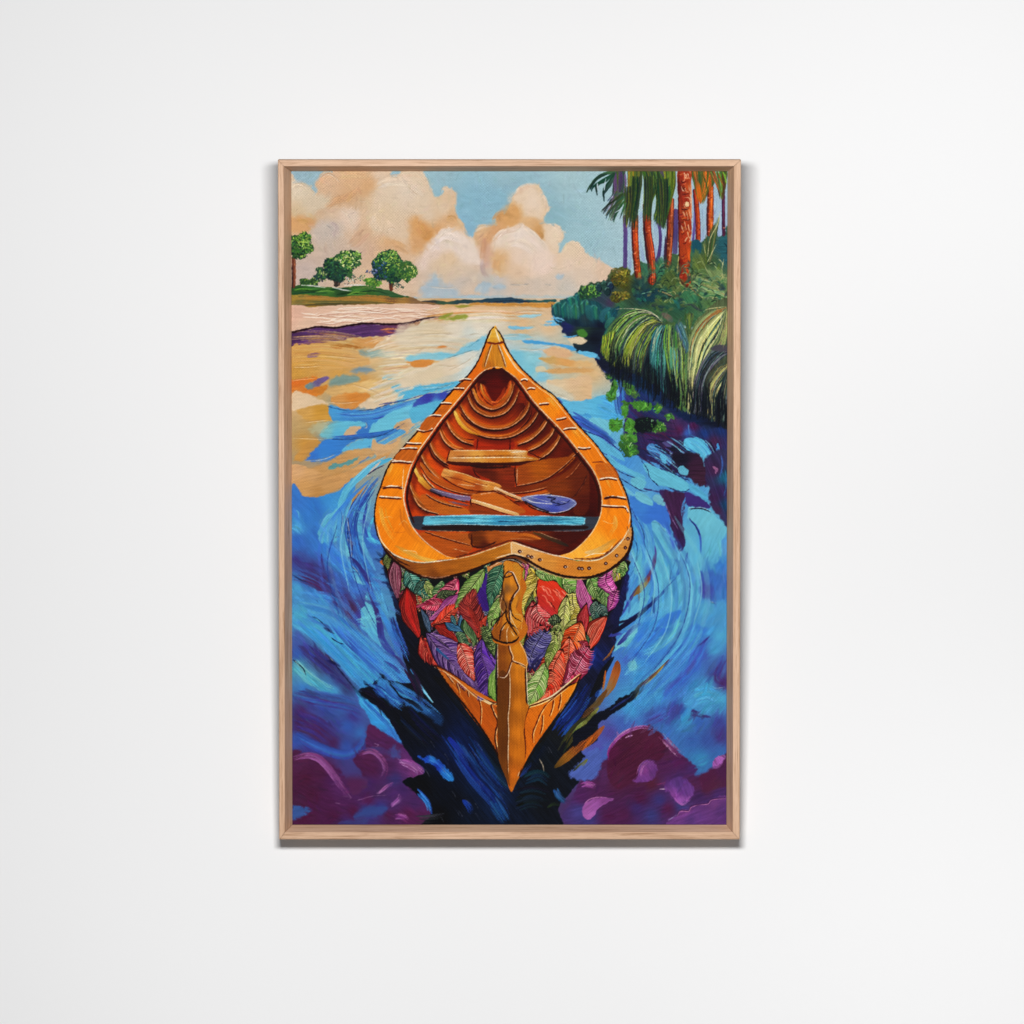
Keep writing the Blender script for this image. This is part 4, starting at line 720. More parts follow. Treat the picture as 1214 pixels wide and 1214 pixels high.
poly('185 440 190 370 230 310 290 250 360 200 450 190 540 220 590 280 600 360 560 430 490 420 420 450 400 520 340 600 260 640 190 560', '220 360 5c1e46,300 320 521f3c,400 280 56223c,500 280 5c2442,300 450 541f3c,540 380 582040,250 560 5a2444', soft=1, rough=.8, tex=.12, ang=-30)
flow('185 420 200 350 270 260 350 210 450 190 540 220', 24, 26, 9, ['9a4a94', 'b06aac', '843c78', 'c58cc0'], a=.8, dry=.5, cut=.5); line('190 430 195 360 240 290 300 240', 9, '8a2a7c', dry=.3); stroke('315 268 335 258 365 250', 9, 'd9a6cf')
flow('570 250 630 320 700 390 760 420', 46, 26, 6, ['8a4a80', 'a8699a', '7a3a70', 'c89ab8'], a=.75, dry=.7)
poly('420 520 430 460 470 430 520 440 545 490 530 550 470 590 390 590 370 580 400 550', '440 500 8a448c,490 460 7a4488,520 520 6a3a7c,440 570 7c4490', soft=1.3, rough=1.2, tex=.15, ang=60); flow('410 560 440 470 500 430', 40, 16, 7, ['a864a4', '9a549c', '7a4a94'], dry=.6)
poly('600 620 680 560 760 570 810 640 790 700 730 750 690 730 640 680', '700 600 5c3a7c,740 660 6a4088,720 720 9a5aac,670 700 8a4a98', soft=1.8, rough=1.5, tex=.14, ang=70); stroke('660 690 700 740 740 750 780 690', 16, ['9a5aa8', 'b06ab4', 'a05cac'], dry=.4)
poly('0 800 20 750 80 710 160 700 230 710 180 740 120 780 90 830 50 862 20 850', '40 760 9a589c,60 820 a864ac,150 715 8a4a8c,100 760 9c5aa2', soft=.8, rough=.8, tex=.1, ang=-40); line('20 745 60 712 130 698 225 710', 7, 'c07cb4', dry=.3)
flow('0 620 40 610 100 620', 40, 12, 10, ['9a5298', 'b06aac', '8a4488'], dry=.4); stroke('560 640 600 640', 7, 'd0b0cc'); stroke('540 610 600 590', 9, '8a3a70', dry=.4)
poly('690 820 720 790 770 790 790 760 850 745 920 740 940 710 1060 700 1060 900 620 900', '740 810 7c4488,850 780 6c3f80,950 740 74427f,1000 800 5f3a78,850 850 6a4084,780 860 5a3a78', soft=1, rough=1.2, tex=.14, ang=-20); ink('690 830 710 795 770 795 790 765 850 748 910 742 940 712 1040 702', 6, '4a2458', 'b878a4', off=(0, 6), lw=7)
line('620 870 670 835 690 825', 5, '8a7aa8', dry=.3); line('860 590 870 640', 4, '8a4470')
poly('950 440 970 410 1020 388 1036 395 1020 440 980 480 950 490 940 470', '980 430 9a5aa4,1000 410 a868b0', soft=.7, rough=.8, tex=.2, ang=60)
poly('850 540 900 520 1000 470 1060 410 1060 600 960 640 880 660 860 600', '900 570 58234a,1000 520 552550,960 600 5c2a44', soft=2, rough=1.5, a=.8); flow('800 480 860 440 940 400', 60, 10, 18, ['3f90b8', '3f7ab4'], a=.7, dry=.5)
weather(700, 830, 862, 978, 300, 10, 2.2, lambda x, y: -.5 + 1.5 * vnoise(np.float64(x / 25), np.float64(y / 25)), jit=.04, a=.6); weather(346, 850, 500, 978, 300, 10, 2.2, lambda x, y: .4 + 1.5 * vnoise(np.float64(x / 25), np.float64(y / 25)), jit=.04, a=.6)
# --- reflections under the right bank
sheet('F')
poly('-60 60 60 120 150 330 220 450 350 500 480 560 600 680 760 760 900 800 1060 820 1060 1230 900 1300 700 1214 560 1150 420 1100 320 1000 300 860 320 800 280 700 240 600 180 520 130 440 60 340 -60 200', '20 140 1c2448,100 250 16203a,180 400 1c2440,150 470 3f54b0,250 500 2a4458,300 560 3f5070,380 560 274a7a,450 620 1f3c70,300 690 453a86,380 780 43306c,500 650 2a4478,560 720 3f5a60,440 850 17202c,560 800 45305c,650 830 50305c,700 760 1f3f78,800 870 522050,700 900 5c2450,760 920 3f66b4,900 860 20304f,880 920 1f3c78,1000 900 203870,950 980 4a2a50,620 960 3a2c58,500 960 472c68,440 1050 2c2c58,560 1100 3c2c64,640 1050 171a26,720 1040 1c1c34,800 1060 3c2c60,800 1150 44243c,700 1150 2c2446,900 1100 3f2a5c,960 1150 44264c,1020 1100 2a3f78', soft=1.2, rough=1.5, tex=.2, ang=70)
sheet('S')
# pale water beside the hull, right
band('420 690 520 660 580 680 620 730 620 780 560 790 480 790 440 760 380 760 300 700', '480 710 5fb4d8,560 740 56aede,600 770 4fa6d8,400 720 66b6d8', ang=10); band('440 790 480 780 540 800 560 850 540 880 480 850', '72bcd0', ang=40)
flow('330 760 420 820 520 880 600 950', 50, 20, 12, ['3f6cc4', '3f60b8', '4a8ad4', '3a4a9c'], dry=.3); flow('480 700 540 720 610 760', 70, 16, 12, ['5ab0dc', '66bade', '4fa0d8'], a=.8, dry=.4)
band('380 830 440 850 520 900 600 960 630 1010 560 980 480 950 420 900', '430 880 66b4d2,540 950 60b0d2', ang=40); line('330 800 420 850 520 890 610 960', 6, '2c3480'); line('360 840 450 930 540 980', 5, '2c3a80')
flow('590 580 600 660 610 740 640 800', 60, 24, 10, ['3f70c0', '3a54a0', '5aa4d8', '2a3c80', '4a8acb'], a=.8, dry=.5); flow('640 640 720 720 800 780 900 830', 110, 30, 11, ['1f3870', '30306c', '1a2c5c', '40305c', '2a4a80'], a=.7, dry=.5); flow('700 860 800 880 900 900 1000 880', 140, 30, 12, ['3a2450', '4a2450', '22244c', '522858', '1f2040'], a=.7, dry=.5)
# lily leaves and their green reflections
for p, c in (('530 560 560 530 590 540 580 570 545 575', '2f5040'), ('570 590 590 580 590 640 580 680 550 690 530 660 555 630', '4a8234'), ('610 570 640 575 690 630 710 665 680 670 640 650 620 610', '46693c'), ('620 690 650 700 650 740 640 780 620 770 615 730', '4f8636'), ('665 700 700 692 760 700 780 730 740 745 690 735', '4a8433'), ('790 730 810 705 830 720 820 750 800 750', '4a7c38'), ('550 800 590 785 620 800 610 845 570 850 550 830', '4c8a30'), ('630 830 650 780 680 800 700 850 660 860 635 850', '4f8a34'), ('850 770 870 755 880 770 865 790', '45703a'), ('610 880 640 865 690 870 695 910 660 920 620 910', '4a8634'), ('605 910 690 920 700 970 660 990 620 970', '3c6a34'), ('770 820 810 795 850 830 845 855 800 860 770 845', '3f7034')):
    poly(p, c, soft=.8, rough=1.9, rs=2.2, tex=.3, ang=40, h=.4)
    for q in range(9): stroke(P(p)[rng.integers(len(P(p)))] * .45 + P(p).mean(0) * .55 + rng.normal(size=(3, 2)) * 2.4, 1.3, ['3a6a2a', '5c9a3c', '6aa848'][q % 3], mm=True, jit=.08)
poly('690 790 760 780 800 800 780 850 720 860 690 840', '141e22', soft=1.2, rough=1.5); foliage(745, 820, 50, 40, 26, ['10201c'], ['2a4a38'], ['8aa890', '4a7a48'], 1.0); foliage(810, 830, 42, 32, 34, ['27502a'], ['4a8236'], ['a8c878', '7ab04c'], 1.0); foliage(655, 935, 45, 34, 34, ['2a5a2a'], ['4a8838'], ['a8c890', '6aa848'], 1.0)
poly('588 640 600 630 603 660 592 670', '7ab8d4', soft=.5)
# flecks of light between the dark reflections
for p, c in (('750 930 790 920 840 950 880 1000 870 1035 820 1020 770 980', '4f8cc4'), ('820 970 840 962 860 985 858 1020 830 1010', '6ab8dc'), ('950 900 990 885 1050 900 1090 960 1080 1000 1060 1020 1055 1060 1030 1040 1000 980 955 945', '62bcdc'), ('1125 920 1140 940 1145 1000 1130 1010 1122 970', '4a9cd8'), ('930 960 960 970 965 1010 940 1000', '4f74b8'), ('915 1050 950 1040 970 1065 955 1090 925 1075', '6ab0cc'), ('830 910 880 905 890 925 850 940', '5a5488'), ('1100 1050 1120 1040 1125 1080 1105 1085', 'a86a9c')):
    poly(p, c, soft=.6, rough=1, rs=2.5, tex=.12, ang=50, h=.5)
flow('740 910 840 980 920 1060 1000 1160', 200, 60, 7, ['1c1c38', '3a2450', '50244a', '222a58', '141626'], a=.85, dry=.4, cut=.7); flow('760 920 860 960 960 1040', 160, 30, 5, ['5aa8d4', '7cc8dc', '4a78bc', '8ad0e0'], a=.8, dry=.4, cut=.75); flow('950 900 1040 960 1080 1060', 90, 20, 5, ['8ad4e4', '4a9cd0', '2a4a8a', '5ab4dc'], a=.8, dry=.4, cut=.7)
for p in ('790 930 850 960 890 1000', '960 950 1010 985 1050 1060', '1080 900 1110 950 1130 1040'): line(p, 5, '141a30')
for p in ('1130 900 1145 960 1150 1060 1130 1180', '1090 1080 1100 1140 1080 1190', '1040 1080 1060 1130'): stroke(p, 14, ['3a2450', '50244a'], dry=.4)
stroke('970 810 975 860 980 880', 6, '4f8ac0', dry=.3)
sheet('I')
for p, c in (('180 -20 240 30 330 80 420 120 460 150 430 170 350 130 260 90 200 50', '62b0cf'), ('440 60 480 50 560 90 660 120 720 160 770 200 760 240 700 240 620 215 540 200 490 150', '66b8d0'), ('350 160 400 145 460 180 440 230 400 225 360 200', '6ab6cc'), ('380 270 400 250 450 270 500 310 510 350 460 340 400 310', '70b8cc'), ('510 290 540 270 590 290 595 350 560 345 520 320', '74b4c8'), ('770 190 820 210 880 260 910 310 895 330 840 290 780 240', '58a8cc'), ('280 200 330 230 380 270 360 285 310 250', '6cb0cc')):
    poly(p, c, soft=.6, rough=.8, rs=3, tex=.1, ang=30, h=.5)
for p in ('430 30 470 90 490 150 550 210', '270 150 350 200 420 240 470 250', '200 60 300 120 380 150', '560 60 640 110 720 150 770 170', '620 220 680 245 740 250 770 230'): line(p, 6, '22305f')
poly('440 230 500 240 580 240 700 250 750 270 740 360 720 460 740 560 745 640 710 680 680 620 650 540 630 440 600 350 560 270', '520 250 3c306c,640 280 47284c,700 320 4a2650,660 400 4c2850,700 540 3f2450,680 470 40244a,720 640 3c2c60', soft=1, rough=1.4, tex=.2, ang=75)
poly('740 260 800 270 900 330 920 370 850 360 780 360 750 340', '45327a', soft=1, rough=1); stroke('745 290 720 380 730 460', 16, ['4a8ac8', '5aa0d0'], dry=.5); line('600 340 640 430 690 520', 5, '8a6a9c'); line('830 -20 870 100 890 220', 18, '40224a')
poly('900 0 1060 -20 1060 480 980 420 920 330 910 200 880 120', '960 100 44244c,1000 250 3f2a5c,950 300 432650,1030 350 1f4f78,1020 150 20607c,980 380 45284c', soft=1.5, rough=1.4, tex=.25, ang=70); stroke('940 70 970 90 960 120', 20, 'a06a94', dry=.4); stroke('1030 100 1040 200 1020 280', 14, ['2a7a94', '2f5fa0'], dry=.4); stroke('1000 -10 1010 60 990 150', 12, '3f6cb4', dry=.4)
poly('650 -20 830 -20 880 60 880 190 820 200 760 130 700 90', '720 30 1f1c30,800 80 40223c,840 150 45263c', soft=1.2, rough=1.5, tex=.25)
poly('690 80 720 65 760 90 760 130 730 130 700 105', '64b0c8', soft=.6, rough=.8); poly('560 -10 600 -10 605 50 580 40', '62b4d8', soft=.6)
# --- the right bank
sheet('X')
# gaps of sky between the trunks, then the bank itself
poly('-20 1010 30 990 100 965 180 960 240 870 300 850 360 840 400 900 440 800 500 810 560 800 620 780 680 860 720 740 780 740 870 640 940 650 1000 600 1060 540 1100 600 1180 560 1180 1260 -20 1260', '30 1050 4a7040,100 1000 2a4a38,220 1000 28404a,300 920 6a6a28,330 960 7a7424,360 1000 4a4f26,420 1000 23413c,500 880 3c6a50,620 860 3f7452,700 950 4a6838,740 800 4a6a45,560 1050 24453f,480 1080 1f4448,700 1040 3f6840,620 1020 4a6038,850 1060 386a4c,900 740 3f6c50,920 860 55703a,1000 780 4a5a34,960 900 5f7a48,1060 800 3f6040,1100 700 2f6068,1130 780 2c5a60,1080 960 7a8f5c,1000 1000 6a7f54,1130 1060 6a8055,750 1150 2c5a48,600 1150 4a683f,300 1150 3f6a48,150 1100 3a4a5c,220 1130 4a3f5a,100 1180 1f5560,200 1200 1f5a6a,50 1130 2c4f55', soft=1, rough=1.5, tex=.22, ang=35, swirl=30, h=.4)
# slim far trunks
for p, w, c in (('340 430 345 600 342 850', 34, ['6a5080', '5c4a86', '5a4a7c']), ('600 460 625 560 620 700 590 820', 30, ['6a5890', '54407c', '4a3a70']), ('745 380 745 560 740 740', 40, ['5c4a7a', '54467c', '5a5880']), ('890 220 900 400 885 640', 20, ['6a5ca0', '7a74b0', '5c4a90'])):
    stroke(p, w, c, taper=(.02, .98))
for p in ('375 480 380 700 380 860', '470 400 460 600 490 800', '580 480 590 640 580 760', '640 500 650 620 640 760', '960 380 965 500 955 640', '1100 340 1095 480 1090 600', '1060 300 1065 360 1050 420'):
    stroke(p, 28, ['9ab4cc', 'a4c0cc', '8fa4c4'], taper=(.1, .95), dry=.1)
def trunk(p, w, lo='5c2420', mid='a8401c', hi='d0602a', nick='e0906a', n=30):
    stroke(p, w * 1.2, lo, taper=(.02, .97)); q = P(p)
    stroke(q + [K(w * .12), 0], K(w * .8), mid, mm=True, taper=(.02, .97), br=.3); stroke(q + [K(w * .26), 0], K(w * .38), hi, mm=True, taper=(.05, .97), br=.3)
    s = spline(q)
    for k in range(n):
        m = s[rng.integers(len(s))] + [K(w) * (rng.random() - .45) * .8, 0]
        stroke(np.array([m + [-1.2, .2], m + [0, .5], m + [1.1, -.1]]) + rng.normal(size=(3, 2)) * .2, .9, [lo, hi, nick, '7a2c18'][rng.integers(4)], mm=True, jit=.1, soft=.35, a=.8)
trunk('418 420 420 480 420 600 430 760 450 950', 46, hi='cf5c20'); trunk('516 330 518 400 520 560 545 720 555 850 555 985', 56, '5c2420', '9c3a1c', 'c8562a'); stroke('490 420 500 600 515 760 545 880', 14, '3f1c2c'); trunk('706 290 705 370 700 560 690 720 680 860', 46, '4a2028', '96401f', 'b86038'); stroke('665 600 660 760 655 860', 18, ['3f2a50', '4a2438'])
trunk('900 220 920 460 925 640', 34, '5c2430', 'a83a1c', 'c85a24', n=16); trunk('1020 170 1022 400 1018 600', 44, '6a2a20', 'b04a1c', 'd06a28', n=20); stroke('995 360 995 480 1000 600', 12, '4a2838'); trunk('1125 230 1125 400 1128 600', 22, '3a2048', '5a2848', '6a3050', n=6)
# hanging fronds
GR = ['2f4a38', '3a5a34', '47682f', '2a4434', '5a7230', '24403a']
fan('250 60 250 150 245 250 210 330 150 400', '340 60 345 180 330 280 300 360 260 480', 40, 14, ['3a5a3c', '2f4a3c', '4a6a38', '5a4a5c', '27403c'], dry=.35)
stroke('260 80 262 160 270 240', 30, ['5c4668', '6a5080'], dry=.2); stroke('310 80 312 160 300 250', 36, ['54406a', '4a3c60'], dry=.3); stroke('340 90 345 180 330 260', 18, '7a6494', dry=.4)
fan('360 60 370 180 360 300 345 440', '480 60 470 200 450 320 430 480', 60, 16, ['4f6a2c', '6f7a2c', '8a842c', '3a5a30', 'a08a34', '2f4a34'], dry=.25)
fan('380 60 380 160 360 300 350 480', '400 60 390 200 370 340 355 520', 16, 12, ['7a7a2c', 'a8882c', '4a6030'], dry=.25)
fan('460 60 500 160 500 280 490 420', '640 60 620 180 560 300 540 420', 80, 16, GR + ['5a7a34'], dry=.2); fan('560 60 590 180 600 330 570 460', '740 60 730 200 690 380 650 520', 100, 16, GR + ['64802f', '7a8a30'], dry=.2)
fan('600 200 610 320 640 420 650 540', '700 120 710 240 690 330 680 380', 30, 12, ['2c4a30', '3a5e30', '6f842c'], dry=.2)
for p in ('480 260 478 320 470 400', '606 350 603 400 610 450'): line(p, 7, 'c9d6cf')
stroke('700 60 700 140 690 200', 20, '7a8a38', dry=.4); stroke('620 60 640 100 650 130', 24, '5a4a6c', dry=.4)
fan('860 60 880 140 900 200 930 290', '1060 60 1040 160 1000 240 960 330', 70, 15, ['4f6a30', '6a6a2c', '8a6a2c', 'b0642a', '3f5a34', 'c8702c'], dry=.2)
fan('1000 60 1030 120 1070 180 1100 270', '1160 60 1150 140 1140 200 1120 300', 40, 13, ['3f6a34', '6a8a34', 'a85a34', '2f5a34', '5a3a2c', '84a83c'], dry=.2)
stroke('920 160 930 240 945 340', 36, ['9a6a2c', 'cc6a1c', 'd0701c', 'b06424'], taper=(.3, .6)); stroke('1015 120 1020 200 1018 260', 22, ['b85a20', 'c8641c'], dry=.2); stroke('1120 80 1140 130 1150 180', 14, ['7aa83c', '8ab83c'], dry=.2)
stroke('1040 100 1060 160 1090 230', 9, 'c8683c', dry=.2); stroke('1080 80 1100 140 1130 200', 8, 'a84a2c', dry=.2); stroke('960 100 985 170 1000 240', 9, '3f5a2c'); stroke('890 100 905 180 900 230', 10, '8a4a28', dry=.2)
for A_, B_, n_ in (('400 120 395 250 380 400 370 520', '470 120 465 260 445 420 440 540', 26), ('490 120 495 250 490 360 480 470', '560 120 560 260 560 380 560 470', 30), ('570 140 590 280 600 400 600 500', '680 140 680 280 670 420 660 540', 34), ('340 200 340 300 335 420 330 500', '400 200 390 320 380 420 372 500', 14)):
    fan(A_, B_, n_, 9, ['1f3a2c', '2a4a30', '3a5e30', '6a7a2c', '24342c', '4a4a2c'], dry=.3, taper=(.2, .25))
# left drooping fronds
for p in ('270 80 180 100 110 140 60 200 35 250', '250 90 190 150 130 180 110 200 120 270', '260 90 230 150 190 200 170 240 175 320', '200 100 140 120 90 170 60 230', '240 110 170 150 90 200 75 240', '250 130 225 180 185 240 165 280'):
    stroke(p, 26, ['35553c', '2a4a34', '1d3430'], taper=(.2, .35), jit=.1)
for p in ('330 250 260 310 200 350 150 400', '340 280 270 340 210 410 190 455', '345 300 300 370 260 440 250 485', '350 330 320 400 300 460', '320 250 250 270 200 320', '330 300 290 330 230 380 215 420'):
    stroke(p, 16, [['4a6a3c', '2f4a38', '2a4048'], ['5a7040', '3f5a3c', '5a4460']][rng.integers(2)], taper=(.2, .3), jit=.1)
stroke('120 170 125 220 140 240', 9, 'b9ccd2'); stroke('188 140 180 190 175 230', 8, 'b4c8d0'); stroke('330 350 300 385 260 410', 7, 'c0ccd6'); stroke('230 350 215 370 200 390', 7, 'b4b4cc'); stroke('255 260 235 290 215 305', 6, 'b8b8d0')
# the big trunk
poly('765 60 862 60 868 160 870 300 872 440 870 560 866 660 862 800 864 960 850 1000 820 1000 790 960 772 880 772 700 768 500 764 300', '775 200 6a1c1c,770 500 5c1a20,775 800 6a1c18,810 150 a83c20,810 320 98301c,815 500 b8441c,815 600 a03418,810 760 b0461c,800 900 942c16,850 200 c85c28,855 400 c8602c,850 600 b84a20,850 760 cf5a20,850 900 b04018', soft=.6, rough=.6, tex=.18, ang=80, h=.4)
for k in range(60):
    y = 70 + 860 * rng.random(); x = 785 + 75 * rng.random()
    stroke('%g %g %g %g %g %g' % (x - 14, y + 4, x, y + 8, x + 12, y - 4), 7, ['6a1f16', 'd8703c', '8a2a18', 'c05024'][rng.integers(4)], a=.8, jit=.1)
for p in ('812 90 818 120 830 140', '840 95 850 130 862 140', '826 100 835 130 845 138', '790 200 800 230 815 238', '850 190 855 230 866 240', '820 215 830 240 850 246', '800 400 815 420 820 440', '830 400 840 440 845 480', '850 380 858 420 866 460', '815 480 825 520 830 550', '845 500 852 540 864 560', '790 510 800 540 810 560', '858 60 860 90 868 100', '840 560 850 600 866 620', '820 640 830 620 845 600', '855 650 862 620 868 590', '850 880 858 850 862 890', '850 930 856 900 862 940', '866 180 869 320 869 480', '810 290 850 290 860 330 840 370 815 360 812 330 835 325', '820 110 815 150 800 160', '860 260 868 300 866 350'):
    line(p, 9, ['e6b58c', 'f0d0ac', 'dca078'][rng.integers(3)], dry=.1)
for p in ('770 90 768 400 772 700 778 900', '790 150 800 170 830 160', '795 260 820 262 850 256', '790 380 820 385 850 375', '800 460 830 470 860 465'): line(p, 8, '4a1418', a=.85)
poly('832 322 850 330 848 358 828 362 820 345', 'e8c898', soft=.5); line('830 318 855 325 855 360 825 368', 6, '9a3418')
# bushes and blades at the trunks' feet
poly('880 640 930 630 955 680 940 740 910 770 880 730', '1f5a68', soft=.8, rough=1, tex=.15, ang=80); poly('1090 620 1150 600 1170 680 1170 800 1120 780 1090 700', '2a6068', soft=1, rough=1.2, tex=.2); stroke('1130 650 1160 690 1150 740', 10, '173a48')
fan('990 820 980 740 970 690 960 650', '1010 820 1040 720 1070 580 1100 420', 26, 12, ['4f6038', '5f6a38', '3f5a3a', '7a8050'], dry=.1, taper=(.1, .5))
for p in ('935 740 960 800 1000 880 1040 940', '1100 400 1080 500 1020 620 1000 760', '1000 800 1030 740 1070 660', '970 660 980 720 995 760', '1130 780 1115 860 1125 940 1155 1000', '1090 780 1110 800 1130 830', '1050 830 1080 860 1110 900'): line(p, 9, 'c8c890', taper=(.2, .6))
fan('1160 1080 1080 1000 1000 940 900 920', '1160 1100 1060 1080 960 1090 860 1000', 40, 14, ['6a8a58', '7a9a64', '9aa870', '4f7850', '5a8a6a', 'a8a068'], dry=.1, taper=(.1, .35))
fan('1150 1000 1110 930 1080 880 1050 830', '1140 1020 1060 980 1000 960 930 950', 22, 11, ['5f7f50', '7a8f58', '4a6a48', '8a9a60'], dry=.1, taper=(.1, .35))
for p in ('1150 1070 1060 980 980 950 900 935', '1150 1085 1050 1040 950 1010 880 1000', '1145 1100 1060 1090 990 1095', '860 1000 900 1040 960 1090'): line(p, 7, 'c0c890', taper=(.1, .5))
stroke('860 1000 900 1040 940 1090', 14, '5c3a28', dry=.2); stroke('780 930 800 970 860 1010', 16, ['7a3020', '5a2a20'], dry=.1); line('770 760 760 900 790 980 840 1020', 8, 'b0a868', taper=(.2, .8)); line('720 930 750 990 800 1060', 7, 'b8bc80', taper=(.2, .6))
for q in range(60):
    x, y = 430 + 420 * rng.random(), 820 + 300 * rng.random()
    stroke('%g %g %g %g %g %g' % (x, y, x + 20, y - 40, x + 10 * rng.normal(), y - 80), 20, ['3f6f4c', '4a7a50', '2a5048', '56743c', '1f4440'][rng.integers(5)], a=.7, dry=.4, jit=.08)
poly('480 1040 560 1010 680 1040 720 1080 640 1110 520 1120 450 1090', '550 1060 1a4450,650 1070 2a5048', soft=1.5, rough=1.5); stroke('600 1030 660 1050 740 1090', 12, '7a6a40', dry=.2); line('620 1035 690 1060 740 1090', 6, 'c8b890'); line('470 1060 520 1045 580 1040', 6, '7ab090'); stroke('780 1080 850 1060 940 1130', 60, ['3f7a54', '4a8058', '386a4c'], dry=.2); stroke('700 1100 760 1130 770 1180', 24, ['2a7a78', '2f6a60'], dry=.2)
for q in range(150):
    x, y = 400 + 740 * rng.random(), 860 + 340 * rng.random()
    a_ = rng.random() * 3.1 - 2.6; L_ = 30 + 40 * rng.random()
    stroke('%g %g %g %g %g %g' % (x, y, x + L_ * .6 * math.cos(a_), y + L_ * .6 * math.sin(a_) - 4, x + L_ * math.cos(a_), y + L_ * math.sin(a_)), 26, ['3f6f4c', '4a7a50', '1f4048', '6a7a40', '1f4440', '2a6a60', '7a8a50', '16303a'][rng.integers(8)], a=.6, dry=.45, jit=.1)
for p, c in (('640 900 720 880 760 960 700 1010 630 980', '5a6a34'), ('900 700 960 760 980 840 920 860 880 800', '6a7a3c'), ('580 800 640 780 660 880 600 920', '3f7a5c'), ('1000 880 1080 860 1110 930 1040 960', '7f9460'), ('480 820 520 830 530 900 490 900', '3a7058'), ('800 1060 900 1050 930 1110 840 1150', '3f7a54'), ('420 940 480 930 520 990 450 1010', '24484c'), ('720 1000 790 990 800 1040 730 1050', '6a7a44'), ('960 1110 1060 1110 1100 1150 1000 1170', '5a7f4c')):
    poly(p, c, soft=2.5, rough=2.2, rs=3, a=.75, tex=.3, ang=60)
for q in range(70):
    x, y = 560 + 560 * rng.random(), 820 + 330 * rng.random(); d_ = rng.choice([-1, 1])
    line('%g %g %g %g %g %g' % (x, y, x + d_ * 20, y - 26, x + d_ * 56, y - 30 + 20 * rng.random()), 6, ['8fa06a', '7a9a64', 'a8aa70', '5f8f70', '1a3028', '16282c', '98a878'][rng.integers(7)], a=.75)
# left bushes
foliage(310, 930, 80, 80, 110, ['4a4a20', '3a4424', '5a5020'], ['7a7024', '6a6a28'], ['a09434', '8a8a34', 'b0a040'], 1.5); foliage(300, 1080, 90, 50, 60, ['4a4f20', '3f3f24'], ['7a7428', '6a6a2c'], ['8a8438'], 1.6); foliage(270, 870, 40, 26, 24, ['5a5a34'], ['8a7a4a'], ['b0a078'], 1.2)
foliage(60, 1040, 90, 60, 80, ['2a5040', '1f4438'], ['3f7044', '4f8038'], ['7aa848', '64983f'], 1.6)
for cx, cy, c in ((130, 1010, '23434a'), (175, 990, '2a4f44'), (225, 1000, '20384f'), (75, 1020, '4f8840'), (20, 1040, '3f7a3c'), (200, 1040, '1f3a3c')):
    poly('%g %g %g %g %g %g %g %g' % (cx - 28, cy, cx, cy - 42, cx + 26, cy - 4, cx + 2, cy + 40), c, soft=.6, rough=.6, tex=.2, h=.5); line('%g %g %g %g %g %g' % (cx - 20, cy - 10, cx - 4, cy - 34, cx + 14, cy - 28), 7, '6f9a8a', a=.7); line('%g %g %g %g %g %g' % (cx + 18, cy - 22, cx + 26, cy + 4, cx + 10, cy + 34), 7, '0f1f2a')
sheet('S')
# teal bushes standing in the water
poly('245 200 270 165 340 140 400 100 420 160 460 160 500 170 520 220 600 190 560 300 540 400 520 520 440 400 370 345 300 300 250 245', '280 200 1f6060,340 200 2a6a62,390 220 1c5055,300 260 16384a,370 280 152a40,460 220 1f5c62,420 250 2a4048,520 240 1c6068,500 290 141c34,450 330 12182c,520 400 121a30', soft=.8, rough=1.2, tex=.2, ang=80)
for cx, cy, rx, ry in ((275, 205, 30, 40), (320, 210, 26, 46), (365, 215, 24, 44), (465, 220, 30, 40), (530, 240, 28, 36), (420, 190, 24, 40), (350, 160, 26, 26), (395, 140, 26, 24)):
    for q in range(10):
        x = cx + rx * (rng.random() * 2 - 1); stroke('%g %g %g %g %g %g' % (x - 4, cy - ry * .8, x, cy, x + 4, cy + ry * (.6 + .4 * rng.random())), 12, ['256a68', '1a5058', '307a70', '2a6058', '3a7a52'][rng.integers(5)], a=.85, dry=.3, jit=.08)
    line('%g %g %g %g %g %g' % (cx - rx, cy - ry * .3, cx, cy - ry, cx + rx * .8, cy - ry * .5), 7, '58a090', a=.6)
foliage(440, 120, 60, 40, 60, ['24463a', '1f3f38'], ['45783c', '3a6a3c'], ['80b04c'], 1.5); stroke('240 250 280 250 310 262', 10, '7abcd8', dry=.2); stroke('250 235 270 262 300 270', 8, '5aa4d0', dry=.2)
poly('300 270 370 290 440 300 520 310 520 420 510 520 470 460 430 430 380 430 330 350 300 320', '330 300 232a60,400 340 16203c,470 360 10182a,500 460 1c2450,400 330 3a6030,440 420 1a2c3c', soft=1, rough=1.2, tex=.2); poly('375 320 410 310 430 340 400 355', '4a8236', soft=.8, rough=1); poly('380 430 430 425 480 440 500 470 460 460 420 450', '6ab8dc', soft=.7, rough=1); poly('330 355 400 350 430 370 400 390 350 382', 'd9c4a4', soft=.8, rough=1); stroke('300 345 340 350 380 340', 8, '5aa8d8'); stroke('505 480 520 520 545 540', 20, ['3f54b0', '4a58a8'], dry=.3)
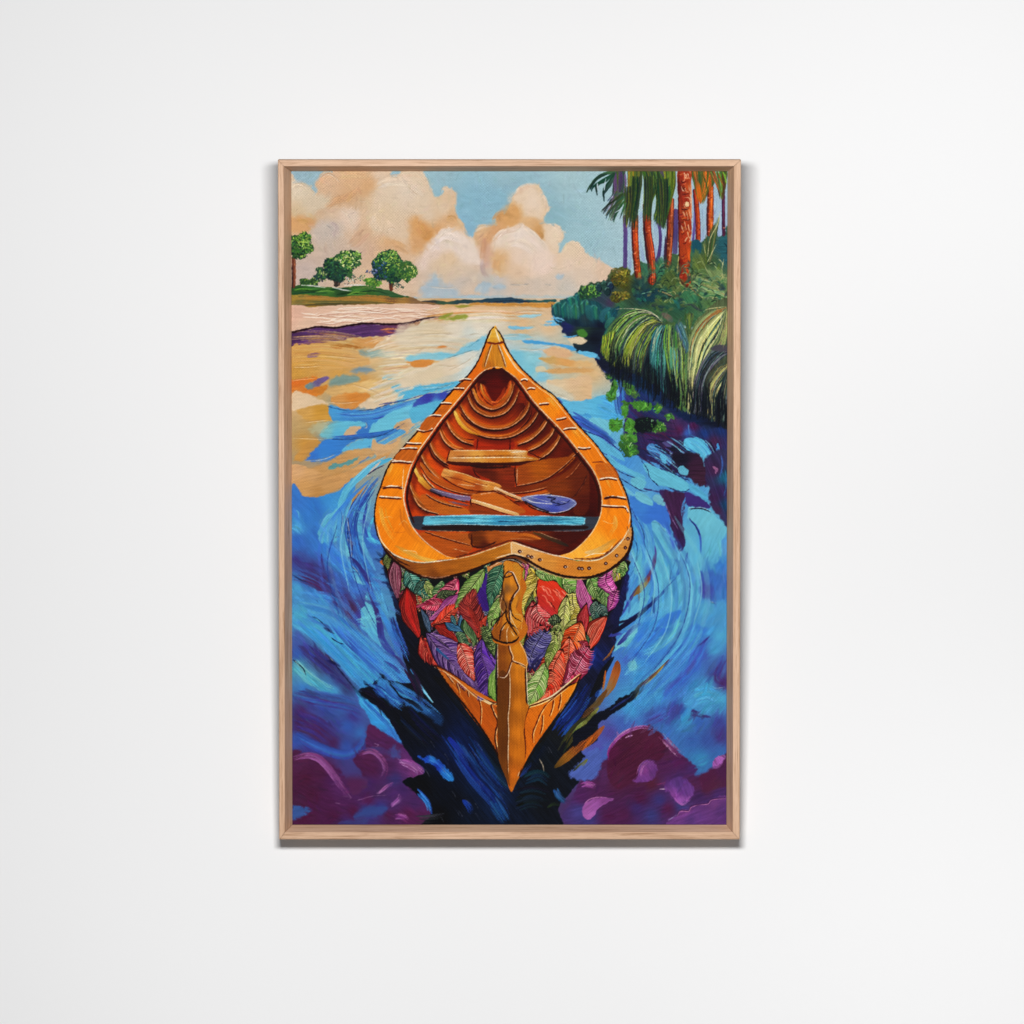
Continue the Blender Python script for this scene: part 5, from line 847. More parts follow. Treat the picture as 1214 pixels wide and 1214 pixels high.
# --- clumps of long grass
sheet('F')
poly('130 260 220 360 330 400 440 440 540 520 640 600 760 690 880 730 1060 760 1060 880 860 860 740 830 620 760 500 670 400 600 300 540 180 500 120 420', '180 440 1a2038,300 510 16243c,400 570 14304c,520 640 16325a,640 740 182a50,760 820 16284c,950 860 141c34', soft=2.5, rough=2, tex=.2)
poly('140 320 160 230 200 140 300 60 420 50 520 80 580 120 640 120 700 150 780 170 850 80 1060 -10 1060 830 960 830 860 800 760 770 640 690 560 620 430 520 340 490 250 450 180 400', '200 250 3a5a30,180 330 4a5a28,300 200 3a4a34,280 400 141c26,400 250 232c3c,500 250 1c2a3c,450 400 141a2a,540 300 2a5a60,550 450 2a4f4a,640 250 5f7a2f,660 350 56702f,700 450 4a6a4a,600 560 161f2c,700 620 1c2428,800 300 7a8050,800 500 4a5034,760 680 141a20,900 200 8a8a58,900 350 5a6040,880 450 20242f,960 500 54583c,950 650 1c2430,1020 600 20283a,850 700 18202c,1000 780 141a28,1000 300 3f4a40', soft=1, rough=1.3, tex=.25, ang=85, h=.4)
stroke('40 0 60 80 70 110', 60, ['2a6a6c', '235a62'], dry=.3); stroke('200 20 150 60 140 120', 40, ['2f7074', '2a6070'], dry=.2); stroke('230 90 190 120 170 170', 36, ['37786c', '2f6a5c'], dry=.2)
DK = ['141b26', '1b2434', '222c3c', '182a30', '2a3040']
def clump(A, B, n, w, mids, lights, dk=.18, **k):
    k = dict(dict(dry=.12, taper=(.12, .25), jit=.1), **k)
    fan(A, B, n, w * 1.7, mids + (DK[2:] if dk > .1 else []), **k); fan(A, B, n, w * 1.7, mids, **k); fan(A, B, n // 2, w * 1.3, mids + lights, **k); fan(A, B, n // 3, w * .8, lights, **k); fan(A, B, int(n * dk), w * .5, DK, **k)
poly('150 250 190 160 280 90 400 60 500 80 400 120 300 180 220 260 170 330', '200 200 37786c,300 120 2f6a5c,400 90 3f6a4c,250 250 4a6a34', soft=2, rough=2, a=.8, tex=.2)
clump('570 120 460 35 310 60 190 180 145 340', '575 128 480 100 390 180 310 310 265 450', 60, 11, ['4a6a3c', '3f5f34', '5f7a34', '2f5048', '37605a', '55703a'], ['7f8f44', '8a9444', '6f8f58', '9a9c50'])
clump('572 124 480 90 380 180 320 290 300 440', '582 140 545 170 490 260 450 360 435 480', 60, 11, ['2a3a48', '343f50', '3a4a44', '2c3450', '3f4f3c'], ['6a8a44', '8a9a3c', '4a5a70', 'a09a44'])
clump('500 110 400 150 330 240 290 320 270 450', '540 120 460 160 400 250 370 330 350 440', 12, 9, ['8a9a34', '6a7a30'], ['a8a848', '98a044'])
clump('150 220 150 260 145 300 142 345', '240 180 225 260 215 340 245 460', 20, 10, ['5a7030', '6a7a30', '3f5a3c'], ['a0a038', '8a9a34'])
clump('565 150 520 220 500 320 488 400', '610 150 590 270 590 420 600 660', 44, 12, ['2f6a6c', '3a7a7a', '235058', '2a5f60', '1f4450'], ['4f9488', '5aa094', '3f8078'])
clump('610 140 600 270 620 430 680 720', '720 160 745 300 745 470 750 750', 60, 12, ['5f802f', '4a7038', '3a6050', '55783a', '2f5a4c', '6f8a34'], ['7f9a44', '8a9c44', '6a8f58'])
clump('640 300 640 400 645 520 670 660', '690 320 695 420 690 540 700 680', 14, 10, ['4a8078', '3f7a78', '6a8a3c'], ['a0a43c', '5a9a90']); clump('670 140 700 220 735 290 745 350', '710 120 745 200 755 280 762 330', 12, 10, ['3f5c70', '4a6a70', '34545c'], ['6a8a88'])
clump('740 60 745 100 755 150 768 210', '800 60 790 100 782 140 777 190', 10, 10, ['4a5a30', '5a7a44', '3f5a3c'], ['7a8a44'])
clump('1033 20 900 80 800 210 768 420 763 760', '1036 50 985 190 900 330 840 470 800 640', 70, 11, ['8f9660', '9a9c6c', '7f8858', '858c5c', 'a4a270'], ['b8b07a', 'a8a46a', 'c4bc88'], dk=.1)
clump('1034 30 1010 140 985 220 930 320', '1042 50 1042 140 1032 240 1000 330', 24, 10, ['6a7a4c', '4a5c40', '5a6a48'], ['8a9058', 'a09c64'], dk=.08)
clump('1042 300 930 340 860 440 820 560 800 760', '1044 350 985 385 890 500 860 620 845 780', 50, 11, ['3a3f50', '444a5c', '303648', '4a4a54'], ['6a6a70', '7a7a74', '5a5c68'])
clump('1042 420 985 450 920 540 905 620 905 790', '1046 470 1015 540 965 640 955 720 950 830', 36, 11, ['6f7448', '4a5444', '5a6048', '3a4a48'], ['9a965c', 'aaa468']); clump('1042 480 1010 580 1000 680 990 820', '1052 560 1047 650 1042 740 1037 830', 26, 10, ['2f3f44', '3a4a48', '2a3a48'], ['5a6a5c', '6a7460'])
for p in ('575 120 500 55 400 30 300 25 240 30', '580 110 520 70 440 50 350 60 280 90', '570 140 530 200 510 280 500 340', '460 70 360 130 310 200 270 290', '480 90 440 115 420 130'): line(p, 8, 'cfc0a4', taper=(.2, .5))
for p in ('1035 20 950 55 860 140 800 250 775 380', '1010 40 930 80 860 170'): line(p, 12, '9a6a3c', taper=(.1, .6))
for p in ('1000 60 990 160 960 240 900 330', '1035 10 900 30 860 60', '780 400 768 560 765 740', '800 230 790 300 780 370'): line(p, 7, 'd0c490', taper=(.1, .5))
stroke('570 60 620 90 650 120', 40, ['5a5a50', '7a6458', '4a6058'], dry=.2); poly('920 310 980 285 1040 300 1040 330 960 330', '4a4650', soft=1, rough=1)
for k in range(190):
    u = rng.random(); x = 190 + 850 * u; y = 420 + 380 * u ** .8 + 30 * rng.normal()
    stroke('%g %g %g %g %g %g' % (x, y + 50, x + 5, y, x + 12 * rng.normal(), y - 110 - 60 * rng.random()), 6.5, ['0d121a', '121a26', '0d1822'][k % 3], taper=(.05, .15), a=.9)
fan('860 40 800 20 780 0 700 10', '870 60 860 30 860 0 850 -40', 14, 12, ['3f6a48', '2a5040', '5a7a50'], dry=.2)

sheet('O')
weather(716, 366, 862, 470, 520, 8, 1.6, lambda x, y: 1.75 + .5 * (x < 765) * (765 - x) / 50 + .25 * vnoise(np.float64(x / 12), np.float64(y / 12)), jit=.07, a=.55, dry=.35)
sheet('F')
for p in ('500 90 420 130 340 220 290 320', '540 100 450 150 390 250 350 360', '470 70 360 120 270 220 230 340', '580 160 530 240 512 330', '640 180 650 300 660 440 690 600', '690 200 710 320 715 450 730 620', '980 90 900 170 840 300 800 480', '1000 110 930 200 880 320 850 440', '960 70 870 140 800 280 785 420', '1020 330 950 400 890 500 860 620', '1030 460 970 540 940 660'):
    line(p, 8, ['b8bc84', '9aa868', '8fb0a0', 'c4bc8c'][rng.integers(4)], a=.75)
glaze('140 320 160 200 240 90 420 20 570 60 700 100 850 40 1060 -20 1060 380 900 420 760 520 640 480 480 380 300 360', (1.04, 1.08, 1.06), 5)
# --- the dark wake under the hull
sheet('O')
poly('462 628 456 645 454 668 458 690 466 712 472 738 476 770 482 792 490 806 478 808 462 806 452 800 440 812 424 818 434 828 448 838 460 852 470 868 480 886 490 900 503 914 492 920 478 926 490 938 502 950 511 958 508 970 503 990 648 990 668 978 662 960 672 944 684 930 700 906 690 890 708 876 708 846 704 836 714 814 722 790 727 772 736 730 744 700 745 660 740 640 734 628 600 615',
     '452 670 1f2c52,460 700 1d2448,466 740 16182a,480 780 14151f,495 810 14161f,470 830 131520,490 850 11141c,510 870 101522,470 812 151726,520 900 101b3c,540 880 10214f,500 930 0e1015,540 950 0f1420,570 930 0f2142,590 950 12264a,610 965 121c30,640 950 12161d,640 920 12161d,630 890 0f1c38,660 870 1a1d20,650 900 141a22,680 830 17224c,670 850 1c2a52,700 800 1b1e38,705 780 1a2a6a,715 750 201f3c,735 720 1f2048,745 690 23265c,690 850 171713,680 880 16161a,560 970 101a2c,520 970 0c0e13', soft=.9, rough=1.2, rs=5, tex=.3, ang=52, h=.35)
sheet('J')
# blue strokes breaking into the dark
poly('790 500 870 538 960 580 1060 650 1150 720 1230 770 1230 850 1140 790 1040 730 960 690 900 690 850 630 770 570', '820 540 3f86c4,900 600 3a74b8,1000 640 3a7cb4,1100 710 2f649c,1200 790 1c3a64,930 680 2a4c8c', soft=2.2, rough=1.5, tex=.2, ang=40)
flow('640 590 720 625 800 680 900 740', 26, 22, 13, ['12141f', '0f121c', '161a2c'], dry=.35, cut=.25); flow('700 560 800 600 900 660', 20, 10, 12, ['3f80c4', '2a5aa8'], dry=.4)
flow('860 20 900 140 950 260 1010 400', 40, 14, 12, ['3f86d4', '3a6cc0', '3550a8', '2a2f70'], dry=.5); stroke('1010 440 1060 530 1110 600 1170 680', 20, ['3f8fd0', '55b8e0', '6ac4e8', '7ac8e4'], taper=(.3, .5)); line('1060 530 1120 610 1175 680', 6, 'bfe0e8')
flow('860 540 960 600 1060 660 1214 780', 70, 26, 14, ['3a7cb8', '2f6ab0', '4a9ccc', '2a4f94', '3f8abc'], dry=.55, cut=.5); flow('760 560 860 640 960 720', 60, 18, 14, ['3f86d0', '2a5ab4', '3a74c0', '2a3f8c'], dry=.5)
flow('680 540 780 580 880 660 980 720', 30, 10, 12, ['3a7cc8', '4a9ad0', '223a78'], dry=.5); flow('980 420 1060 560 1100 700', 60, 16, 16, ['2a2040', '3a2440', '1c1a30'], dry=.4)
line('680 545 730 570 780 610', 7, '0f1220'); line('860 545 900 590 940 640 990 660', 12, '10121c')
for p in ('640 600 720 650 800 690 870 700', '960 650 1040 690 1100 740'): stroke(p, 30, ['12141f', '101420'], dry=.3)
flow('960 760 1080 880 1214 1000', 160, 24, 14, ['16204a', '141c3a', '1a1a2c', '101828'], dry=.5)
sheet('Y')
flow('210 80 280 180 350 290 420 380 500 470 560 590', 70, 30, 14, ['1a3a80', '1f4a94', '17307a', '245aa0', '152a5c'], dry=.5); flow('330 120 420 250 520 370 590 440', 90, 26, 14, ['16336c', '1f4684', '173a78', '122448'], dry=.5); stroke('240 110 290 170 350 270', 34, ['1c2f94', '223f9c', '1a3a80'], dry=.4)
poly('70 215 110 225 140 205 190 240 230 280 268 330 265 358 230 350 190 310 160 270 110 245', '120 230 1f4cb4,180 280 1f3fae,220 310 2a7acb,250 345 2f86d0,150 225 2f7cc8', soft=1, rough=1.2, tex=.25, ang=40); stroke('130 235 180 255 210 290 250 330', 12, ['4a9ce0', '2a5ac4', '55b0e4'], dry=.3)
stroke('320 460 350 490 370 540', 34, ['1a3a90', '1c48a8', '16306c'], dry=.5); flow('480 460 520 520 560 590', 60, 16, 12, ['1a4078', '235a90', '17305c'], dry=.5); flow('60 400 120 470 140 540', 26, 12, 12, ['2a70b8', '3f8acb', '2a5a9c'], dry=.4); flow('60 560 140 560 230 545', 40, 12, 10, ['3a3a44', '4a4a54', '2a2c38'], a=.6, dry=.7)
flow('600 470 700 440 800 470', 120, 20, 14, ['162638', '14202c', '1a2a3c', '141418'], dry=.5); stroke('640 330 670 290 700 250', 26, ['1f3a9c', '2040a4', '1a2a6c'], dry=.5); flow('660 360 740 330 800 370', 70, 12, 14, ['123448', '16304c', '1a2a3c'], dry=.5)
stroke('745 230 755 250 765 270 770 300', 5, 'b8a890', dry=.2); flow('830 400 850 440 900 480', 30, 10, 12, ['2a5a8c', '3a6a9c', '1f3a5c'], dry=.5); stroke('790 500 830 480 860 490', 16, '2a3a24', dry=.5)
for k in range(40): 
    x, y = 100 + 700 * rng.random(), 60 + 500 * rng.random()
    if abs(x - 590) > 60 + (420 - y) * .45: line('%g %g %g %g %g %g' % (x, y, x + 14, y + 18, x + 24, y + 38), 2.5, '6a6a78', a=.45)
# right of the bow: blue, olive and orange in the dark
stroke('840 40 880 0 940 -50', 40, ['17287c', '2a4aac', '2a44a0'], dry=.4)
sheet('K')
flow('960 900 1040 800 1120 700 1214 540', 130, 26, 18, ['1c3588', '2447a0', '1a2c68', '16224c', '2a55a8'], dry=.5); flow('1000 1040 1080 900 1180 800 1260 720', 60, 22, 16, ['4a4a2c', '3a3a20', '6a7038', '564424', '2a2c20'], dry=.5); stroke('1090 900 1150 840 1230 790', 26, ['6a7a3a', '9aa858', '7a8a44'], dry=.5)
stroke('960 1150 1040 1080 1120 1010 1230 920', 60, ['5a441c', 'a86a20', 'b05a24', 'c86a24'], taper=(.3, .6), dry=.3); poly('1060 1214 1120 1130 1180 1070 1260 1000 1300 1100 1230 1240', '5468b0', soft=1.5, rough=1.5, tex=.12, ang=-40); stroke('1090 1180 1140 1130 1190 1090', 16, ['2a3024', '5a6030', '7a7c3c'], dry=.4)
sheet('L')
stroke('20 480 60 380 100 280', 44, ['1f3fa4', '2440a8', '2a4fb4', '1c2a70'], dry=.3); stroke('60 640 110 560 160 450 230 350', 50, ['14161c', '17171d', '15161c'], dry=.1, taper=(.3, .5)); stroke('150 160 210 130 280 100 350 80', 18, ['15172c', '1c1c40'], dry=.1); stroke('180 220 240 150 250 60 280 -10', 40, ['18182c', '1c1e44', '20224c'], dry=.2)
stroke('100 640 110 620 120 590', 26, '1f4a94', dry=.4); stroke('60 720 110 690 160 640', 22, ['6a5030', '7a4a2c'], dry=.4); flow('190 200 230 180 290 170', 40, 8, 12, ['3a3f9c', '40489c'], dry=.4)
sheet('L')
# orange glints and the black arms of the wake on the right
stroke('255 380 250 440 210 560 150 650', 60, ['8a4a26', 'b55f20', 'a86a24', '8a6030'], taper=(.2, .6), dry=.2); stroke('170 450 160 540 150 600', 16, ['d06a20', 'c0701f'], dry=.3); stroke('230 270 200 330 150 380', 14, 'a86a2c', dry=.4)
stroke('180 590 100 700 0 790', 46, ['7a4a20', '6a5530', '7a4426'], dry=.35); stroke('120 720 60 790 0 850', 30, ['8a8a40', '6f7038', '8a8a44'], dry=.35)
stroke('630 370 560 440 470 520 390 580', 20, ['6a3a40', '7a4a3c', '3c2a44'], taper=(.4, .9)); stroke('600 400 540 470 450 560', 12, ['a8963a', 'b5a548'], dry=.4); stroke('410 590 390 640', 14, 'b8b87a', dry=.5)
poly('410 580 380 650 330 690 260 740 190 790 110 840 60 920 0 960 -60 1000 -60 900 20 850 100 760 150 740 220 700 270 650 340 620', '141726', soft=.9, rough=1, tex=.3); stroke('350 640 270 690 200 740', 14, '2a3a7c', dry=.4)
stroke('160 850 100 920 20 1010', 40, ['9a5a34', 'c05f1c', 'b86a24'], dry=.35); stroke('80 930 40 980 0 1030', 20, ['d8701c', 'c8661c'], dry=.3); stroke('40 1090 0 1140', 20, '7a7a34', dry=.4)
sheet('O')
stroke('726 750 736 743 746 736 757 728 772 715 792 696', 5.5, ['15172c', '1a1c40', '22306c', '2a4090'], taper=(.1, .35)); stroke('732 764 741 755 749 745 760 738', 6, ['2c2f7c', '40489c', '4468b8'], dry=.4)
for a_, b_ in (('758 640 776 690 774 740 742 792', '800 610 838 680 826 760 760 842'), ('748 650 760 690 756 730 738 770', '770 640 790 690 786 740 752 790')):
    fan(a_, b_, 9, 5.5, ['6ab8d2', '78c4d6', '4a88d0', '3f70c4', '5aa6d6', '3a58b0', '86ccd8'], dry=.55, taper=(.3, .4), a=.4)
fan('446 560 412 600 420 680 462 770', '400 600 372 650 384 720 440 800', 9, 5.0, ['6ab8d2', '4a88d0', '3f70c4', '5aa6d6', '3a52a8', '7cc6d8'], dry=.5, taper=(.3, .4), a=.4)
fan('360 740 400 760 450 800 490 846', '352 700 400 710 440 750 474 796', 9, 5.5, ['5ab4d4', '4a98d6', '3f78c8', '66c0d8', '3a64b8'], dry=.5, taper=(.3, .4), a=.4)
weather(346, 600, 475, 860, 420, 15, 3.2, lambda x, y: .78 - .5 * (x > 420) * (y < 740) + .35 * vnoise(np.float64(x / 22), np.float64(y / 22)), jit=.05, a=.6, dry=.4)
weather(742, 640, 862, 870, 420, 15, 3.2, lambda x, y: -.95 - .6 * (y < 720) + .35 * vnoise(np.float64(x / 22), np.float64(y / 22)), jit=.05, a=.6, dry=.4)
for p in ('763 640 780 690 776 740 748 785', '800 640 818 690 806 750 770 800', '750 660 764 700 757 740', '430 580 414 640 426 700 456 760', '400 620 388 670 402 730'): line(p, 1.2, '2a3f8f', a=.6)
for p in ('782 650 796 700 790 745 764 785', '766 650 776 690 772 730', '826 660 832 700 822 740', '418 590 404 640 414 700', '440 590 430 640 440 700'): line(p, 2.2, '8fd0dc', a=.6)
# --- hull below the rail
sheet('Q')
poly('84 150 100 190 120 250 150 320 190 400 230 470 270 545 310 605 350 665 400 735 450 805 500 870 545 935 580 1000 605 1075 628 1138 645 1110 670 1060 690 1010 730 940 780 870 830 800 880 730 915 670 950 590 1000 480 1050 380 1090 290 1112 190 1114 150 850 110 600 60 300 110',
     '300 620 c46a1c,400 740 a8591a,500 850 b85f1a,560 950 b0601c,900 700 dc8a1c,800 800 d67c1c,720 920 cf741a,690 1000 d47a1c,600 1050 c0691a', soft=.6, rough=.3, tex=.1, ang=60, h=.4)
# leaf panel, black ground between leaves
poly('86 140 92 160 110 200 135 260 160 320 195 390 230 450 265 520 312 606 350 632 400 665 470 712 558 765 600 760 690 760 720 766 760 752 840 708 935 648 965 560 1010 460 1055 370 1095 280 1114 200 1116 150 850 120 600 80 300 130', '14171a', soft=.6, rough=.5, tex=.3, h=.1)
for k in range(210):
    x, y = 95 + 1010 * rng.random(), 170 + 560 * rng.random()
    xl = np.interp(y, [130, 260, 400, 520, 610, 720], [84, 125, 200, 275, 325, 470]); xr = np.interp(y, [130, 230, 370, 460, 560, 650, 720], [1112, 1098, 1046, 1004, 955, 920, 800])
    if x < xl + 14 or x > xr - 14: continue
    if x < 600: pal_ = (['3a7a44', '7a2040', '25706a', '5a9040'] if y < 330 else ['a42a20', '45306f', '8a2424', '2a5a6a', '3a6a3c', '5a2a80'])
    else: pal_ = (['6a9a40', 'b0449a', 'a8a840', '4f8a40'] if y < 360 else ['c03a26', '9a2a50', '6a9a44', '38387c', 'b02a34', '8aa44c'])
    c_ = pal_[rng.integers(len(pal_))]; a_ = 1.57 + (.5 if x > 600 else -.5) * (.4 + rng.random()) + .4 * rng.normal(); L_ = 60 + 40 * rng.random()
    leaf('%g %g' % (x - L_ * .5 * math.cos(a_), y - L_ * .5 * math.sin(a_)), '%g %g' % (x + L_ * .5 * math.cos(a_), y + L_ * .5 * math.sin(a_)), 34 + 16 * rng.random(), c_, ['d8e0a0', 'f0b8a8', 'c8b0d8', 'b8d8a8'][rng.integers(4)], 4, edge=.5)
line('84 140 100 195 122 255 152 320 192 398 234 468 274 540 318 612', 12, '12151c', taper=(.05, .9)); line('1116 150 1106 230 1084 300 1052 380 1006 468 962 552 935 630', 9, '1c1c3c', taper=(.05, .9))
sheet('U')
leaf('0 110', '20 260', 70, '5a6f3a', '9ab070', 4)
leaf('80 190', '90 520', 130, '6a2a48', 'd0a0b4', 4, vein='long', bend=-.05); leaf('150 480', '110 570', 40, '7a2440', 'b06070', 3)
leaf('190 290', '300 490', 150, '25706a', '8ac4b4', 5, bend=.1); leaf('320 360', '420 360', 40, '2a5a50', '7aa890', 2); leaf('350 390', '260 500', 60, '28504a', '6aa090', 3)
leaf('640 370', '300 600', 190, 'b02860', 'f09ab0', 8, bend=-.12); leaf('520 600', '330 650', 110, 'c02f5c', 'f2a0ac', 6)
leaf('480 540', '640 480', 80, '2f4a34', '8aa070', 3); leaf('400 740', '650 540', 110, '8a4088', 'e0a0d0', 6, vein='long')
leaf('190 490', '300 890', 170, 'a01c1c', 'd04a3c', 3, bend=.05, vein='long'); leaf('420 800', '660 640', 130, 'b03020', 'e87a60', 6); leaf('460 830', '670 960', 120, 'a01f1c', 'd0503c', 3, vein='long')
leaf('320 670', '400 890', 60, '2a4a6a', '8aa8c8', 3, vein='long'); leaf('720 610', '690 830', 100, '2f6f98', '9ac8e0', 4, vein='long'); leaf('560 790', '710 865', 70, '2f74a8', '80b8d8', 2, vein='long'); leaf('610 720', '650 800', 40, '2a6a7a', '80b8c0', 2)
leaf('760 740', '830 960', 110, '3a7044', 'a0c890', 4, vein='long'); leaf('660 890', '780 990', 90, '3a6a50', '9ac090', 5)
poly('940 310 960 420 985 650 880 660 760 580 720 590 780 510 860 430', '900 450 40248a,960 600 3a2080,800 540 45288a', soft=.5, tex=.2, ang=60)
leaf('910 290', '680 600', 150, '5a9040', 'b8d890', 7, bend=-.08); leaf('1090 240', '990 610', 160, '24604c', '7ab090', 6, bend=.1)
leaf('870 930', '830 520', 210, '6a2228', 'c85a4c', 5, dark='3a0f12'); leaf('870 920', '950 740', 70, 'b03424', 'e07a5c', 3); leaf('880 880', '760 640', 60, '8a2820', 'c85044', 3, outline=False)
leaf('1070 560', '985 830', 100, '6aa04c', 'c0dc98', 6); leaf('930 850', '1020 1080', 120, '3f6a3c', 'b8d890', 8, vein='rib')
leaf('340 930', '560 1214', 170, 'a42220', 'd8705c', 7); leaf('420 910', '720 1214', 190, '45306f', 'a894c8', 8, bend=-.1); line('460 1020 510 1080 570 1150', 18, '2a6098'); leaf('690 1000', '810 1214', 150, 'c03c34', 'f4b4a4', 8, bend=-.1)
leaf('920 960', '920 1300', 170, '4a2a90', '8a6ac0', 7, vein='pin', bend=.05)
sheet('W')
leaf('190 150', '440 430', 150, 'a42422', 'd87060', 8); leaf('240 110', '680 620', 190, '432c6c', '9884c0', 10, bend=.05); line('300 220 350 270 420 330', 22, '2a5f98'); line('420 330 480 330 580 480 680 590', 8, '8a7ac0', a=.7); line('440 380 520 440 520 520', 8, '7a6ab0', a=.7)
leaf('530 200', '650 500', 160, 'c03a30', 'f6c0b0', 8, bend=-.1); leaf('740 170', '720 660', 210, '48288c', '8468bc', 9, bend=-.04); leaf('760 30', '850 290', 110, '3a5c38', 'b0d088', 8, vein='rib')
poly('880 340 880 720 850 715 800 670 800 520 830 450 860 430', '6a9c48', soft=.5, tex=.2, ang=85)
for p in ('870 420 850 560 860 700', '820 500 815 600 840 680', '850 470 840 560 830 640'): line(p, 7, 'a8cc80')
line('876 350 872 500 876 715', 9, '16201a'); line('800 520 796 620 806 670 850 715', 8, '16201a')
sheet('V')
leaf('90 220', '130 430', 90, '8a9a34', 'd0d070', 3, vein='long'); leaf('210 270', '150 560', 170, 'b8ae3c', 'e8e08c', 6, bend=-.1); leaf('280 340', '190 640', 130, 'a8a43a', 'e0dc88', 6, bend=-.1); leaf('150 540', '150 760', 110, 'b8b848', 'eeec9c', 8, vein='rib'); leaf('170 750', '170 1000', 90, '8a9e3c', 'd8dc88', 7, vein='rib'); leaf('250 520', '210 700', 70, '5a7a3c', 'b8d088', 4)
poly('310 370 400 370 500 400 570 450 595 540 560 600 520 640 540 690 480 700 420 740 340 690 300 600 295 480', '350 420 cf3f20,500 450 cf3c22,350 550 b8322a,450 560 c43a28,500 620 c03a2c,400 680 b8343a', soft=.5, tex=.15, ang=40)
for k in range(26):
    u = rng.random(); x = 310 + 230 * u; y = 400 + 260 * rng.random()
    line('%g %g %g %g %g %g' % (x, y, x + 30, y + 12 + 20 * u, x + 50, y + 60), 9, ['f0a890', 'e88870', '5a1414', 'f4c0b0'][k % 4], a=.8)
leaf('260 610', '240 950', 150, 'b02a34', 'f0a4a0', 7, vein='long'); leaf('300 620', '380 840', 150, 'b8323c', 'f4b8b0', 8, bend=.1); leaf('380 840', '200 960', 110, 'b02430', 'e88a80', 4); line('310 370 290 480 300 600 220 640', 8, '1a1210'); line('590 540 560 610 520 640 540 700 420 745', 8, '1a1210'); line('320 365 450 375 560 430 600 500', 8, '1a1210')
leaf('300 290', '520 380', 110, '5a9a44', 'c0e0a0', 6); leaf('430 290', '730 520', 150, '6aaa4c', 'c8e4a8', 9); leaf('560 320', '690 360', 70, '7ab45c', 'd0ecb0', 3); leaf('560 430', '740 540', 90, '5c9444', 'c0dc9c', 5)
leaf('640 520', '660 780', 170, 'aebc58', 'f0f0b0', 9, vein='rib'); leaf('580 560', '560 880', 110, '9ab058', 'dce8a8', 8); leaf('700 560', '640 800', 110, 'b8b848', 'f0eca0', 8, vein='rib'); leaf('690 760', '550 900', 100, '8aa848', 'd8e09c', 6)
leaf('410 770', '520 760', 110, '2f4a34', 'a8c898', 6, vein='rib'); leaf('500 800', '450 1000', 110, '6a8a48', 'd0e0a0', 8); leaf('470 880', '400 1150', 100, '8aa850', 'dcec9c', 9, vein='rib'); leaf('520 880', '490 1100', 60, '9ab45c', 'e0ecac', 6)
leaf('710 360', '840 700', 130, 'b04498', 'eca8d8', 6, vein='long', bend=.05); leaf('800 350', '900 560', 130, '5c9448', 'b8dc98', 6); leaf('960 320', '940 660', 120, '4a8040', 'a8d090', 6, bend=.1); leaf('980 310', '1060 530', 150, 'b048a0', 'eeb0dc', 9, vein='rib'); leaf('1060 480', '980 660', 100, 'a43f98', 'e4a0d0', 6, vein='rib'); leaf('1130 200', '1060 290', 90, '7ab860', 'd0f0b0', 5); leaf('1140 270', '1100 340', 60, '5a9448', 'b8dc98', 3)
leaf('870 590', '840 770', 90, '2f5a54', '9cc0b0', 5); leaf('900 610', '960 730', 90, '3a6460', 'a0c4b8', 4)
leaf('770 630', '740 920', 110, 'a81f2c', 'e07a7c', 3, vein='long'); leaf('950 750', '790 1030', 150, 'bc3a26', 'f4ac94', 6, vein='long'); leaf('770 910', '760 1030', 60, '22583c', '6a9c78', 3)
leaf('360 880', '290 1214', 190, '38387c', '98a0d0', 12, vein='rib'); leaf('700 810', '530 1160', 210, 'd4521c', 'f8b080', 7, bend=-.06); leaf('600 960', '520 1300', 200, 'c8401f', 'f4a084', 8); leaf('780 1050', '640 1214', 120, 'b0345c', 'f0a8c0', 7); leaf('700 980', '790 1070', 60, '9c2a40', 'd07088', 3)
sheet('K')
leaf('880 190', '790 420', 150, '38387c', '98a0d0', 9, vein='rib'); leaf('1000 330', '850 640', 180, 'c83c20', 'f4a084', 9); leaf('1190 300', '1020 530', 160, '9c2c50', 'f0b0cc', 9, vein='rib'); leaf('920 460', '870 600', 130, 'c43a24', 'f09878', 6, bend=.1); leaf('890 410', '775 690', 130, '6aa04c', 'd0ecb0', 9, bend=.04); leaf('950 200', '910 410', 70, '7a9c48', 'd4e89c', 6)
sheet('Q')
glaze('90 150 130 270 200 410 310 605 420 680 560 760 700 765 840 700 930 645 1000 480 1060 360 1112 190 1100 120 600 90 300 110', (1.08, .98, .94), .8)
sheet('K')
# lower planks of the bow
ink('90 410 160 445 250 500 330 560 430 630 540 690', 16, '4a1a10', 'f6dcb0', off=(0, 16), lw=9)
stroke('110 425 200 480 330 570 450 640 540 680', 26, ['b85a18', 'd0701c', 'c8681c']); line('150 450 240 510 330 590 420 660 530 692', 9, 'f4d8a8'); line('440 665 490 690 535 690', 14, 'f4dca8')
ink('530 690 500 700 520 760 545 820 530 900 530 960 560 1110', 9, '4a1c10', 'f6dcc0', off=(8, 0), lw=7)
for p in ('250 545 265 590 270 630', '330 600 335 640', '410 650 425 720 425 770 420 840', '170 470 230 545'): ink(p, 6, '6a2a10', 'f2d4ac', off=(7, 0), lw=6)
line('100 420 200 570 330 730 450 900 540 1050 610 1214', 14, '241410'); line('215 550 260 600 330 700', 8, 'd8862a', a=.7)
ink('770 710 850 680 940 640 1040 560 1140 480', 12, '5a2010', 'f8e4bc', off=(0, -8), lw=16); line('760 720 860 690 960 640', 12, 'f8e8c4')
ink('780 700 760 740 740 800 735 880 745 1000 735 1100 700 1214', 10, '5a1f10', 'f6dcbc', off=(-8, 0), lw=8)
for p in ('900 690 860 750 830 820 800 900 800 970', '870 770 865 860 850 910', '950 660 940 720 920 780', '1000 610 995 680 980 740', '1050 570 960 640 900 690'): ink(p, 7, '6a2410', 'f6deb4', off=(8, 0), lw=7)
